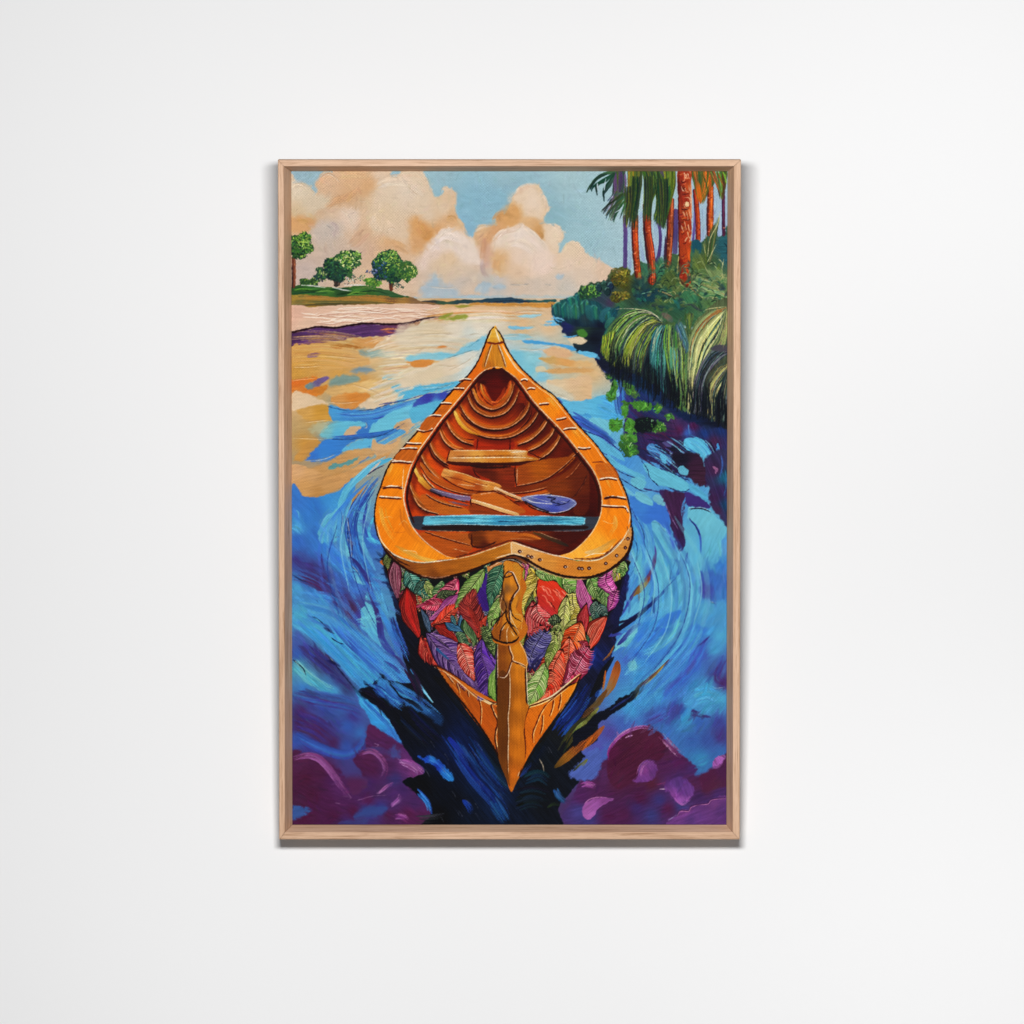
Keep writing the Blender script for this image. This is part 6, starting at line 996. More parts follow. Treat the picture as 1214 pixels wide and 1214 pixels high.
line('1150 470 1090 620 1000 760 900 900 800 1040 700 1214', 12, '1c1614'); line('1130 500 1060 650 990 760', 6, 'e8a84c', a=.8)
glaze('84 500 300 600 470 700 540 690 560 1000 640 1290 720 1150 760 720 940 640 1150 470 1000 760 640 1300 400 900', (1.05, .95, .75), .8)
# stem post
poly('548 270 545 700 520 700 545 760 548 900 550 1040 580 1140 640 1280 650 1290 690 1200 735 1130 745 1020 735 900 745 800 770 705 755 660 755 440 765 400 740 300 690 215 640 200 600 180', '580 300 8a4a14,580 420 8a4a14,590 520 6f3c12,585 700 74400f,585 900 6f3d10,590 1080 7a4010,620 1200 9a5416,680 300 d8861c,700 400 d8841c,690 500 d67e1a,690 700 d87e1a,680 900 d87c1a,680 1050 d87a18,660 1200 d87218,610 700 8f5012', soft=.5, rough=.3, tex=.08, ang=88, h=.3)
poly('548 500 620 470 632 560 628 700 622 900 622 1080 625 1214 635 1290 600 1214 560 1110 548 1000', '585 550 6f3c12,590 800 74400f,590 1000 6c3a10,610 1150 7c4412', soft=.5, rough=.3, tex=.08, ang=88)
line('632 450 636 560 632 700 622 790 626 900 622 1040 624 1200', 9, 'f2d4b0'); line('622 450 628 560 624 700 615 790 618 900 614 1040 616 1200', 5, '5a2810')
line('546 260 546 400 548 500', 8, 'f2d8b8'); line('538 260 538 400 540 520 540 690', 7, '201410'); ink('555 490 590 495 620 460 640 400 650 375', 7, '5a2410', 'f2d4b4', off=(4, 6), lw=8)
ink('625 250 630 300 650 350 650 380 700 400 750 425', 8, '5a2410', 'f4d4b0', off=(8, -4), lw=8); ink('745 430 750 560 755 660 760 700', 9, '3a1a10', 'f6e0c0', off=(8, 0), lw=8); line('690 215 730 290 755 350 762 400', 8, 'f0d0ac'); line('700 400 750 430 756 400', 8, 'f2cc90')
# upper stem and carved knot
sheet('U')
poly('1120 210 1160 190 1214 200 1300 240 1290 330 1330 440 1290 560 1290 700 1340 860 1214 1000 1040 985 1000 930 1010 830 1080 740 1100 650 1080 520 1110 380', 'c46f1c', soft=.5, rough=.3)
sheet('K')
poly('500 180 520 140 560 110 570 30 560 -60 580 -140 590 -240 640 -250 690 -220 720 -120 690 -20 640 60 660 100 700 140 690 215 640 240 560 245 510 225', '560 180 9a5418,520 190 a05a18,600 200 a05c18,660 190 d08420,600 100 a85c1c,600 0 7a4a24,580 -100 6a4424,640 -100 d8851f,630 -200 d8841c', soft=.5, rough=.3, tex=.1, ang=85)
sheet('H')
poly('590 760 640 755 665 800 690 900 700 940 660 1010 640 1100 650 1180 640 1230 580 1230 590 1100 600 980 590 880', '600 800 d88a28,640 860 d2801f,610 950 8a5a2c,600 1060 80512a,650 900 d98620,630 1020 dc861e,620 1150 d08020', soft=.5, rough=.3, tex=.1, ang=85)
poly('660 770 710 790 715 860 700 940 680 880', 'cf8a2a', soft=.5); poly('640 1050 690 1010 680 1100 720 1150 700 1230 640 1214', 'd68a24', soft=.5)
ink('600 850 620 830 650 835 680 900 695 950 660 1000 635 1060 630 1140 640 1230', 10, '4a1f10', 'f4d8bc', off=(8, 0), lw=9); line('590 770 590 860 580 940 570 1010', 8, '241410'); line('600 850 600 870 660 850', 9, '3a1c10'); line('570 1000 600 1050 620 1140', 7, '3a1c10'); line('580 1000 565 1080 590 1130', 6, 'd8a878')
line('665 1000 640 1080 660 1150 720 1190', 8, '2a1410'); line('500 800 540 775 590 760', 9, 'f0d8b8'); poly('470 790 500 780 540 760 580 770 510 800 480 830', 'c88040', soft=.5)
for p in ('680 745 740 770 760 800', '720 735 790 770 820 800', '700 770 730 800'): ink(p, 6, '4a2418', 'eccfb0', off=(0, -7))
sheet('K')
line('500 130 510 90 570 60 600 20', 8, '281410'); line('498 170 515 215 560 240 630 250 680 230 698 205', 14, '22100c'); line('560 230 570 160 600 110 620 90', 10, '3a1a0c'); line('620 100 650 140 690 200', 10, '3a1a0c'); line('615 250 612 170 625 130', 8, 'f0d0a8'); line('575 160 600 120', 7, 'f0d8b4'); line('640 160 665 200', 6, 'f0d8b4')
line('600 0 620 90 690 150', 12, '2c140c'); line('640 20 650 80 700 180', 7, 'f0d0a0'); line('560 30 556 90 530 130', 6, '1a1410'); line('665 40 720 60 715 160', 6, 'd8a050')
# --- inside of the boat
sheet('P')
poly('545 192 490 225 455 265 420 310 370 370 320 430 270 500 235 550 205 610 185 670 172 740 183 800 205 860 240 910 290 955 350 990 400 1004 460 990 520 970 580 950 630 935 680 950 740 970 800 990 840 994 880 980 920 950 960 905 985 865 1008 810 1013 750 1003 690 978 630 943 580 903 530 862 480 822 435 772 385 722 330 682 275 650 235 610 206 590 192',
     '560 230 4f1110,560 300 5c1410,500 240 5a2010,480 300 b8641c,620 260 5c1f10,520 400 c0621a,560 430 b0541a,640 400 94400f,680 350 8a3a10,400 400 b25c18,440 450 b85c18,700 450 9a4a10,760 450 7a3210,330 470 c4641a,380 520 c05c16,500 520 a8421a,560 520 9c3c1a,650 510 a84c14,750 520 a0500f,800 500 8a3c10,280 570 c4661a,260 620 c8681a,320 620 c0601a,220 680 c2641a,230 750 c4641a,210 800 b85818,350 700 c05c18,450 660 6a2010,540 650 9c3a14,700 640 b4560f,800 620 9c450f,880 560 74300f,870 650 8a3a10,940 640 5f1f10,960 720 64220f,900 760 6c2810,800 720 a04a10,600 760 c0621a,500 740 b85a18,700 800 a84f14,960 820 4f1810,880 850 5a1c10,300 900 b05014,400 920 c46c20,520 930 a85018,700 920 6c2810,800 930 5c1c0f,860 960 4a1810', soft=.6, rough=.3, tex=.12, ang=15, h=.2)
sheet('E')
poly('395 545 425 500 470 455 540 445 590 450 640 510 625 590 600 640 560 680 520 695 490 660 460 580 420 560', '500 480 40120f,540 560 5a1210,560 640 5f1810,600 500 381010', soft=1.2, rough=.6, tex=.15)
def rib(p, w, cols, edge=True, lo='3a0f0c', hi='f0cfa8', off=-12, lw=7):
    stroke(p, w, cols, taper=(.12, .9), br=.1)
    if edge:
        q = P(p); o = np.array([0, K(w) / 2]); stroke(q + o, K(9), lo, mm=True, taper=(.1, .9)); stroke(q + o + [0, K(off)], K(lw), hi, mm=True, taper=(.2, .7), soft=.35, h=.45, a=.85)
# planking: the U-shaped bands, from the back forward
rib('280 700 330 790 420 840 560 850 660 800 730 710', 110, ['a8541a', 'b85f1a', 'b05a18', '9a4810', '8a3c10', '5a1f10'], hi='e8b488', off=-10)
rib('150 800 220 900 340 980 450 1000', 110, ['a04a14', 'bc6018', 'bf621a', 'a84c18'], edge=False); rib('640 960 740 920 820 850 870 770', 100, ['a84f12', '9c480f', '84380f', '601f10'], edge=False)
poly('400 965 640 965 640 1045 395 1045', '450 1000 a03a18,580 1000 9a341a,600 1030 8a3014', soft=.8, rough=.6, tex=.15)
rib('240 740 280 830 350 890 430 930', 52, ['e0a438', 'd89a2c', 'd08a22', 'b86a1c'], edge=False); stroke('430 930 560 945 680 905 760 800 780 720', 40, ['c0681c', 'b05412', 'a84f10', '94440f', '6a2810'], taper=(.05, .9))
ink('235 770 300 870 370 920 440 945 560 950 680 915 770 820 790 740', 9, '4a120c', 'e8a878', off=(0, -10), lw=5); ink('270 770 330 840 420 885 520 900 590 885 660 850 730 770 755 700', 9, '4a120c', 'f0c8a0', off=(4, -10), lw=6); line('240 735 262 800 300 850', 10, 'f4e0a8'); line('300 830 340 870 420 920', 12, 'e8b848')
ink('345 640 390 735 450 780 520 805 570 780 630 690 660 600', 9, '3f100c', 'e0a070', off=(2, -10), lw=5); ink('350 590 380 690 440 745 520 765 580 740 640 640 652 550', 7, '4a140c', 'f0c8a0', off=(5, -4), lw=6)
stroke('390 555 415 630 460 690 510 720', 32, ['d08a34', 'c4701f', 'b86418', '9a4a14'], taper=(.15, .6)); stroke('435 570 460 640 505 690', 26, ['d08c3c', 'bc661c', 'a85418'], taper=(.2, .6)); stroke('640 545 610 640 570 700 530 725', 30, ['b06a2c', 'b0601c', '9c4c14'], taper=(.2, .6)); stroke('600 590 570 660 530 700', 22, ['7a3214', 'a04c18', 'a85818'], dry=.2)
for p in ('400 560 425 640 470 700 520 730', '430 575 455 650 500 695', '625 560 600 630 560 700', '655 560 640 640 590 720', '380 570 400 650 450 720'): line(p, 6, '4a140c')
for p in ('385 560 405 640 440 690', '450 640 480 690 515 715', '610 610 580 670 540 710', '645 545 632 600', '440 720 500 750 540 745'): line(p, 5, 'eec090', a=.8)
stroke('490 690 530 700 570 680', 14, ['e0a070', 'c47838'], dry=.3)
for p in ('130 880 170 960 230 1015 300 1040', '45 1000 80 1090 150 1150 200 1180', '720 1000 820 920 890 815', '790 1045 890 970 950 890'): ink(p, 10, '4a140c', 'eabb90', off=(8, -6), lw=6)
stroke('120 890 160 970 230 1020 280 1035', 22, ['d0741c', 'c8681c', 'c06018'], taper=(.1, .8)); stroke('940 900 930 960 880 1010 800 1050', 26, ['94480f', 'a8540f', 'b05c18'], dry=.1); ink('980 930 960 1000 910 1060 850 1100', 9, '4a140c', 'e8b080', off=(4, -6), lw=6)
ink('1120 1060 1080 1110 1020 1170 940 1214', 8, '4a120c', 'e8b488', off=(2, -6), lw=6); line('405 960 395 1045', 9, '5a1c10'); line('636 950 634 1045', 10, '4a120c')
line('160 800 150 830 210 900 300 960 390 970', 8, '5a1c10'); line('210 1000 250 1020 290 1030', 6, 'f4e0c8'); line('640 960 720 940 780 900 880 800', 6, '6a280f'); line('60 980 100 920 140 880', 12, '4a120c')
sheet('P')
INSIDE = '545 192 490 225 455 265 420 310 370 370 320 430 270 500 235 550 205 610 185 670 172 740 183 800 205 860 240 910 290 955 350 990 400 1004 460 990 520 970 580 950 630 935 680 950 740 970 800 990 840 994 880 980 920 950 960 905 985 865 1008 810 1013 750 1003 690 978 630 943 580 903 530 862 480 822 435 772 385 722 330 682 275 650 235 610 206 590 192'
glaze(INSIDE, (1.1, .8, .52), .8)
glaze('700 320 780 400 860 490 940 590 1000 700 1010 790 960 890 900 930 860 850 860 740 820 640 760 560 700 480 660 400', (.72, .62, .6), 9)
glaze('220 600 250 540 330 440 420 330 480 260 520 260 440 340 350 450 270 570 225 700 215 800 190 760', (.7, .58, .55), 3)
def seam(p, hi='e8a878', shade=.72, k=1.0):
    q = spline(P(p)); 
    stroke(q + [0, K(7)], K(30 * k), '4a120c', mm=True, smooth=False, a=shade * .75, soft=2.2, taper=(.15, .85), br=.05, h=0)
    stroke(q + [0, K(3)], K(8.5 * k), '2f0b09', mm=True, smooth=False, taper=(.15, .88), h=.1)
    stroke(q - [0, K(11)], K(16 * k), 'd07820', mm=True, smooth=False, a=.6, soft=1.2, taper=(.2, .6), br=.2)
    stroke(q - [0, K(3)], K(3.6 * k), hi, mm=True, smooth=False, taper=(.15, .7), soft=.35, h=.5, a=.9)
for p in ('462 285 480 330 505 356 550 372 600 352 628 310 642 265', '442 312 466 362 500 390 545 403 600 388 640 345 662 292', '412 352 440 400 485 438 540 455 610 450 662 420 696 380 710 330', '386 372 420 430 470 470 540 492 620 490 690 455 730 410 748 370', '356 425 380 470 420 505 470 522', '655 522 710 500 760 455 792 400', '326 462 346 505 380 535 425 548', '700 548 750 525 795 485 818 440', '282 505 300 550 330 585 362 606', '745 585 790 555 825 510 840 475', '660 694 740 675 810 640 870 590 912 552', '245 560 270 610 310 655 350 690', '218 612 240 650 270 690 320 722', '195 680 215 730 250 770 300 800', '215 740 240 780 280 805', '640 760 760 735 880 700 950 640'):
    seam(p, k=.9 if '372' in p else 1.0)
stroke('388 376 412 428 450 462 500 480', 14, ['f0c460', 'e4ac38', 'd89428', 'b0661c'], taper=(.1, .6)); stroke('215 610 240 660 280 690', 12, ['f4d070', 'e0a438', 'c87a22'], taper=(.1, .5))
stroke('470 285 490 330 520 350', 11, ['d8923c', 'c8721f', 'a85418']); stroke('500 262 512 305 545 338', 9, ['d89848', 'c8701f', '9a4a14']); stroke('632 262 615 310 570 345', 10, ['c07830', 'b8641c', '98450f'])
sheet('E')
# back thwart
stroke('180 1130 400 1140 700 1135 830 1110', 40, ['4a140c', '3a100c', '3a100c', '5a1c10'], taper=(.1, .9))
poly('190 1105 200 1065 235 1043 500 1043 745 1045 760 1080 845 1108 800 1120 640 1132 400 1132 200 1125', '250 1065 cf8038,500 1065 cf7e2c,700 1060 dca868,400 1095 e0a048,600 1105 c8781c,250 1110 c88a4c,780 1105 c07828', soft=.5, rough=.3, tex=.12, ang=0, h=.4)
line('230 1048 500 1046 750 1050', 6, 'f0d8b0'); line('200 1100 450 1098 700 1096 800 1105', 9, 'f8e8c8'); line('640 1060 700 1056 760 1054', 9, 'f4e4c8'); line('190 1130 400 1138 640 1138 780 1122', 9, '4a180c'); line('240 1090 500 1086 720 1086', 5, '8a4a1c'); line('200 1050 180 1120', 9, '4a140c'); line('770 1060 860 1100 900 1080', 7, '4a140c')
# lower planking
sheet('H')
poly('380 75 650 70 670 160 660 225 580 220 480 160 400 120', '450 90 64200f,580 110 8a3214,620 180 842c12,500 140 6a240f', soft=.8, tex=.2); poly('685 80 880 20 1060 0 1100 10 980 120 850 170 690 190', '720 130 a04a14,850 80 b05a10,980 40 9c4a0f', soft=.6, tex=.15)
line('672 70 672 140 684 215', 10, '3a0f0c'); line('688 80 684 200', 7, 'f0b890'); ink('680 215 780 200 900 160 1000 90 1090 10', 9, '4a120c', 'e0a070', off=(0, -8), lw=5)
line('340 60 400 70 500 78 640 70', 16, '34100a'); line('370 90 390 130 420 150', 12, '4a140c')
rib('-10 40 60 140 180 210 340 250 520 240 700 240 900 200 1060 120 1160 0', 50, ['c4641a', 'b85818', 'b05012', '8a3a10', '7a2c10', '8a3a10', '84360f', '6a2810'], lo='4a120c', hi='d88a58', off=-8, lw=5)
ink('0 190 60 240 150 290', 8, '4a140c', 'f2cf9c', off=(2, -6)); stroke('-20 150 40 210 80 240', 40, ['e8b848', 'd08a2c', 'c46a1c'], taper=(.1, .7)); ink('0 120 40 180 100 240', 8, '5a1c0c', 'f6e0b0', off=(5, -5), lw=7)
poly('360 275 480 255 560 270 660 330 740 380 720 410 560 390 400 330', '450 290 c8681c,600 340 c4681c,700 390 b85a18', soft=.6, tex=.1); line('380 265 470 248 560 262 700 350', 7, '5a1c0c'); line('420 270 500 258', 5, 'e8a878')
poly('0 270 90 290 200 330 330 380 345 410 100 410 0 330', '60 330 c0601a,200 370 c4681c', soft=.8, tex=.1); ink('30 270 90 310 180 345 300 370', 8, '4a140c', 'e8b488', off=(0, -6)); ink('0 380 60 400 120 415', 9, '4a140c', 'f2cfa0', off=(0, -7))
poly('900 210 1060 140 1160 40 1200 100 1200 380 1100 410 1080 300 940 270', '1000 240 843a10,1150 200 6a2810,1180 330 5a1c0f', soft=1.2, tex=.15); ink('1190 130 1160 200 1120 260 1080 290', 8, '3a0f0c', '9a4a28', off=(3, -3), lw=4)
# paddle with an orange blade lying under the thwart
poly('140 130 155 95 180 85 300 120 420 165 540 190 575 215 540 230 480 245 360 235 260 210 160 150', '200 110 d8964c,350 150 d07c2c,500 210 d88a38,250 170 c05c1c,400 220 b85418,480 200 e0a050', soft=.5, rough=.4, tex=.18, ang=18, h=.4)
line('160 92 300 122 420 165 545 190', 8, 'f0c888'); line('170 140 280 165 380 195 470 200', 6, '8a3a14'); line('260 195 330 205 380 210', 6, 'f0d0a8'); line('380 190 440 205 470 215', 6, 'f0c894'); line('140 140 240 205 340 240 480 252', 9, '5a1c0c')
stroke('520 222 600 260 680 295 730 308', 26, ['e8bc88', 'd8a068', 'e0ac74', 'd8a470'], taper=(.02, .98)); line('530 235 620 280 720 316', 8, '6a2c14'); line('530 222 620 258 720 296', 6, 'f6e2c4')
poly('715 300 770 280 900 272 1050 293 1115 332 1060 380 950 402 850 380 780 345', '760 300 7a80a8,850 300 5058a8,950 300 6a70a8,1050 330 5a60a8,950 370 4450a4,850 350 5a64a8,1080 340 7078a8', soft=.5, rough=.3, tex=.16, ang=8, h=.4)
line('720 300 800 280 900 274 1050 296 1112 332', 8, 'd8d8dc'); line('1112 335 1050 382 950 402 850 382 760 330', 8, 'dcdcdc'); line('740 320 840 370 920 395', 12, '1a1420', a=.9); line('735 295 800 325 880 335 940 340', 9, 'e8e4dc'); line('780 290 860 310 930 330', 6, 'b8bccc'); line('900 290 960 300 930 320 1010 345', 9, '22264a'); line('960 350 1020 340 1070 310', 8, '2c3060'); line('1000 320 1050 330', 5, 'b0b4cc'); line('740 330 800 370 880 395 960 412 1040 395 1100 360', 10, '2a100c')
# second paddle
stroke('60 235 160 265 260 290 350 300', 34, ['4a4050', '6a5a78', '7a6488', '84688a'], taper=(.1, .98)); line('70 228 150 255 250 275 350 290', 7, 'c8bccc'); line('60 245 160 285 260 310 345 330', 8, '24141c'); stroke('190 320 280 340 340 350', 12, ['8a7080', '5a4450']); line('240 300 320 320', 4, 'd8ccd4')
stroke('355 312 460 345 580 385 700 418', 24, ['d8a060', 'e8bc80', 'e0b070', 'd8a060'], taper=(.02, .98)); line('360 308 460 335 580 372 690 408', 7, 'f8e4c0'); line('350 330 420 350 540 392 620 415', 8, '5a1c0c'); poly('350 340 440 360 540 395 560 412 360 412', '9a4014', soft=1, tex=.2); line('355 300 350 330 360 350', 8, '3a1810')
# front thwart, painted turquoise
sheet('P')
poly('192 828 262 822 500 820 960 824 1002 826 1000 862 985 872 900 888 600 888 300 886 214 872', '230 850 363c48,960 850 3c424e,500 880 2a1c20,700 885 2a1c22', soft=.5, rough=.4, tex=.1, ang=0, h=.3)
sheet('H')
poly('15 462 22 432 80 424 440 418 800 428 1150 434 1170 462 1150 490 900 488 600 492 300 486 30 490', '50 460 5fb0c4,300 460 5ab4cc,440 440 6abcd0,560 470 3f94b8,700 465 4a9cbc,900 460 3f98b8,1100 465 62bad0', soft=.5, rough=.3, tex=.3, ang=1, h=.5)
line('20 432 200 424 430 418 640 424 900 426 1150 436', 6, 'c4dce0'); line('24 490 300 486 600 494 900 486 1150 492', 6, 'b8dce4'); line('1168 445 1174 465 1160 488', 6, 'bfe4ea')
for p, c in (('60 440 200 436 380 440', '2f7c9c'), ('420 450 560 445 700 452', '3a88a8'), ('540 468 600 464 640 474', '1f4f74'), ('640 470 800 462 960 470', '2a6c94'), ('700 480 850 476 1000 478', '8ad4e0'), ('80 470 240 462 420 470', '86d0dc'), ('900 446 1000 450 1120 446', '2c6f90'), ('300 478 460 476 600 482', '2f7fa0'), ('960 474 1060 470 1120 478', '2f86a4')): line(p, 8, c, dry=.2)
stroke('0 512 400 512 800 514 1200 508', 26, ['2a1a1c', '2c1a18', '2a1618', '2f1a1c'], taper=(.02, .98)); line('500 536 700 538 760 534', 5, 'e8d8cc', dry=.3); line('940 536 1040 536 1180 530', 5, 'd8c4bc', dry=.4); line('40 530 200 536 340 538', 5, 'd89860', a=.7)
# bottom boards in front
poly('0 545 200 545 360 560 380 640 320 700 280 735 200 730 100 680 0 590', '60 570 b8540f,200 620 b85818,300 690 a84a14,340 600 b86020', soft=.8, tex=.12); poly('350 545 640 540 850 600 640 600 560 620 440 660 380 640', '400 600 74360f,500 580 b0581a,620 570 b85c1a,450 640 5a200f,780 590 a04c14', soft=.8, tex=.15); poly('700 540 1200 540 1180 560 1060 640 980 690 860 660 780 620 700 600 860 590', '800 560 8a3c14,1000 580 4a140f,1100 580 4a1410,950 660 6a240f,850 640 74260f', soft=1, tex=.15)
ink('20 540 120 575 240 610 350 640', 8, '5a1c0c', 'e0a070', off=(0, -6)); line('360 560 365 640 440 650 540 610', 14, '4a180c'); stroke('650 570 750 560 860 592', 20, ['b05818', 'c4681c', 'd07828'], taper=(.3, .7)); stroke('800 545 900 580 1000 620 1060 645', 26, ['5a4020', '4a3420', '3f3020', '2c2420'], dry=.1); line('840 540 920 575 1000 600', 5, 'd8b088'); line('220 660 300 680 340 690', 4, 'e0a878', dry=.3); line('640 590 740 590 800 600', 5, 'e0b088', a=.7)
# --- rail
sheet('P')
LR = '558 22 542 36 528 70 512 112 488 168 450 222 408 264 372 300 330 350 288 402 238 458 188 512 145 562 106 620 80 690 60 750 52 820 58 880 80 935 120 975 180 1003 250 1018 330 1008 400 1003 350 990 290 955 240 910 205 860 183 800 172 740 185 670 205 610 235 550 270 500 320 430 370 370 420 310 455 265 490 225 520 203 550 194 560 100'
poly(LR, '555 50 d89c30,540 100 c87a20,520 150 c8741c,470 230 c06a1c,420 280 c4701c,390 310 d08420,340 370 c8781c,290 430 c4641c,230 500 d48a20,180 560 c4661a,140 630 d8901f,120 720 d8881c,100 800 d98a1e,130 880 d8851c,180 930 da8a20,250 980 dc9430,320 1000 d89028', soft=.5, rough=.3, tex=.09, ang=-60, h=.3)
RR = '558 22 574 40 588 66 602 100 626 142 662 188 702 228 752 272 802 306 842 352 892 416 942 471 987 521 1022 571 1062 621 1097 691 1120 755 1133 830 1128 880 1090 930 1050 970 1000 1000 940 1010 860 1000 832 990 880 975 920 945 960 903 987 862 1008 810 1013 750 1003 690 978 630 943 580 903 530 862 480 822 435 772 385 722 330 682 275 650 235 610 208 590 193 560 190'
poly(RR, '565 60 e0b050,575 110 d88a20,600 150 d8962c,640 200 d88c24,690 250 c87820,740 310 cf8420,800 370 d88c20,850 430 c87018,910 500 d88c22,960 560 d08020,1000 620 d0801c,1040 680 d4841c,1060 740 d8861c,1070 800 dc8c1e,1060 870 dc8a20,1000 940 e0a850,920 980 e0b068,1090 850 d8841c', soft=.5, rough=.3, tex=.09, ang=60, h=.3)
glaze(LR, (1.15, 1.01, .6), .6); glaze(RR, (1.15, 1.01, .6), .6)
for p in ('80 780 90 840 120 900 160 940', '110 660 130 600 160 560', '200 520 240 470 270 430', '1000 600 1040 660 1070 720', '860 420 910 470 950 510', '760 300 800 330 830 370', '1060 800 1070 860 1040 910', '130 960 200 990 280 1005'):
    flow(p, 30, 5, 9, ['f0b048', 'e8a03a', 'f4c060'], a=.55, dry=.6)
for p in ('160 780 170 850 220 920 270 960', '1030 720 1040 790 1030 850', '210 600 240 540 290 470'): flow(p, 24, 5, 10, ['c0641a', 'c8701c'], a=.45, dry=.6)
# peak
poly('505 190 520 130 545 95 575 95 600 140 610 192 590 192 550 190 520 200', '540 150 d08420,570 150 cf8826,590 180 d08a28,530 180 b86a1c', soft=.6, tex=.12, ang=85)
poly('558 22 540 45 528 80 560 88 598 84 586 60', '550 60 e0a838,570 60 e8b858,560 80 d89428', soft=.4, tex=.1)
line('528 86 560 92 600 84', 9, '7a2c14'); ink('545 95 530 140 515 190', 6, '8a4a1c', 'f0cc98', off=(3, 0), lw=6); ink('572 95 590 140 605 190', 6, '8a4a1c', 'f4d8ac', off=(3, 0), lw=6); line('562 30 572 60 580 84', 8, 'f8eccc'); line('590 96 620 150 650 195 690 232', 7, 'f6e4c4'); line('545 40 534 70', 5, 'f0d090')
line('556 20 540 38 526 72 510 114 486 170 448 224 406 266 370 302 328 352 286 404 236 460 186 514 143 564 104 622 78 692 58 752 50 822 58 885 76 935', 6.5, '2c100c', taper=(.03, .98)); line('562 24 578 44 592 68 606 102 630 144 666 190 706 230 756 274 806 308 846 354 896 418 946 473 991 523 1026 573 1066 623 1101 693 1124 757 1136 830 1134 890', 6, '2c1210', taper=(.03, .98))
line('600 110 624 152 660 198 698 238 748 280 796 314 836 360 886 422 936 478 982 528 1016 578 1056 628 1090 696 1112 752', 5, 'f2d8b0', a=.85)
# inner lips
line('590 192 550 192 520 203 490 225 455 265 420 310 370 370 320 430 270 500 235 550 205 610 187 670 174 740 185 800 207 860 242 908 292 953 350 990 375 998', 7, 'f4dcb8', taper=(.05, .95)); line('590 202 550 202 526 212 498 234 464 274 430 318 380 378 330 438 282 508 246 558 217 616 199 674 187 740 197 800 218 852', 11, '3a100c', taper=(.05, .95))
line('588 192 610 207 650 238 682 278 722 333 772 388 822 438 862 483 903 533 943 583 978 633 1003 692 1013 750 1008 812 987 864 960 905 920 947 880 977 838 994', 7, 'f0cfa0', taper=(.05, .95)); line('590 200 606 216 640 246 674 288 714 343 764 398 812 448 852 492 892 542 932 592 966 640 991 696 1001 750 997 810', 11, '3a100c', taper=(.05, .95))
# joints between the rail blocks
sheet('P')
for p in ('396 286 412 264 445 250 468 250 440 277 425 294', '243 454 285 407 330 404 302 450 284 468', '130 592 160 547 230 547 200 600', '672 255 700 248 735 277 710 287', '830 432 870 416 900 446 866 456', '985 607 1050 602 1083 660 1010 664', '330 362 366 352 352 384 316 392'):
    poly(p, 'c0601a', soft=.8, rough=.4, a=.75, tex=.12)
sheet('E')
def joint(p):
    q = P(p); m = q[len(q) // 2]; q = m + (q - m) * 1.06
    stroke(q + [0, .5], K(12), '5a1a0e', mm=True, taper=(.08, .92), soft=.4); stroke(q + [0, -1.1], K(7.5), 'f6e2c8', mm=True, taper=(.08, .92), soft=.35, h=.5)
for p in ('270 545 310 535 355 540', '235 603 270 602 305 605', '140 710 180 708 215 712', '70 800 110 798 140 800', '-10 890 40 890 75 895', '715 545 740 535 760 545', '760 610 785 600 815 605', '845 718 880 712 915 710', '970 828 1010 820 1040 812', '1020 900 1060 890 1110 890', '1125 1030 1170 1035 1214 1030'): joint(p)
sheet('D')
for p in ('1150 805 1180 795 1230 800', '1060 900 1110 910 1170 895', '985 995 1040 1000 1090 1000', '940 1040 1000 1032 1060 1035', '880 1120 950 1130 1020 1135'): joint(p)
for p, c in (('1080 890 1130 810 1200 815 1150 895', 'c4641c'), ('905 1110 950 1045 1045 1050 1010 1120', 'c8681c')): poly(p, c, soft=.8, tex=.12, ang=-50)
sheet('G')
for p in ('880 40 940 35 1000 45', '815 225 880 215 955 225', '790 290 860 295 945 300'): joint(p)
line('965 60 955 200 960 280 970 360', 7, 'f4dcb8'); line('800 215 880 222 950 215', 8, '6a2814')
sheet('I')
for p in ('130 165 190 155 250 165', '160 300 220 290 310 300', '150 355 230 360 310 365 330 400'): joint(p)
line('70 40 120 35 160 40', 9, '8a3a18'); line('155 295 230 288 325 310', 10, '3f1410'); line('325 370 345 420 335 490', 8, 'f6e8cc')
ink('190 690 240 660 300 600 330 540', 6, '7a3a18', 'f8ecc8', off=(-6, -6), lw=8); stroke('20 690 100 680 180 640 250 590', 40, ['e4b878', 'e0b060', 'dca048', 'd88f28'], dry=.2); line('20 720 80 700 180 690 220 640', 7, 'f8ecd0'); line('150 460 200 480 240 475', 4, 'f2d8a8', a=.7)
sheet('G')
stroke('900 640 1000 690 1100 735 1214 755', 30, ['d98a24', 'e0a040', 'e4b450', 'e8c060'], dry=.2); line('930 490 950 470 970 460 1000 490', 5, 'f2cf90', a=.7); line('820 440 860 430 880 440', 4, 'f4d49c', a=.7); line('870 540 930 545 980 540', 5, 'c46a18', a=.6); line('960 675 1040 680 1060 700', 7, 'f4d8a0')
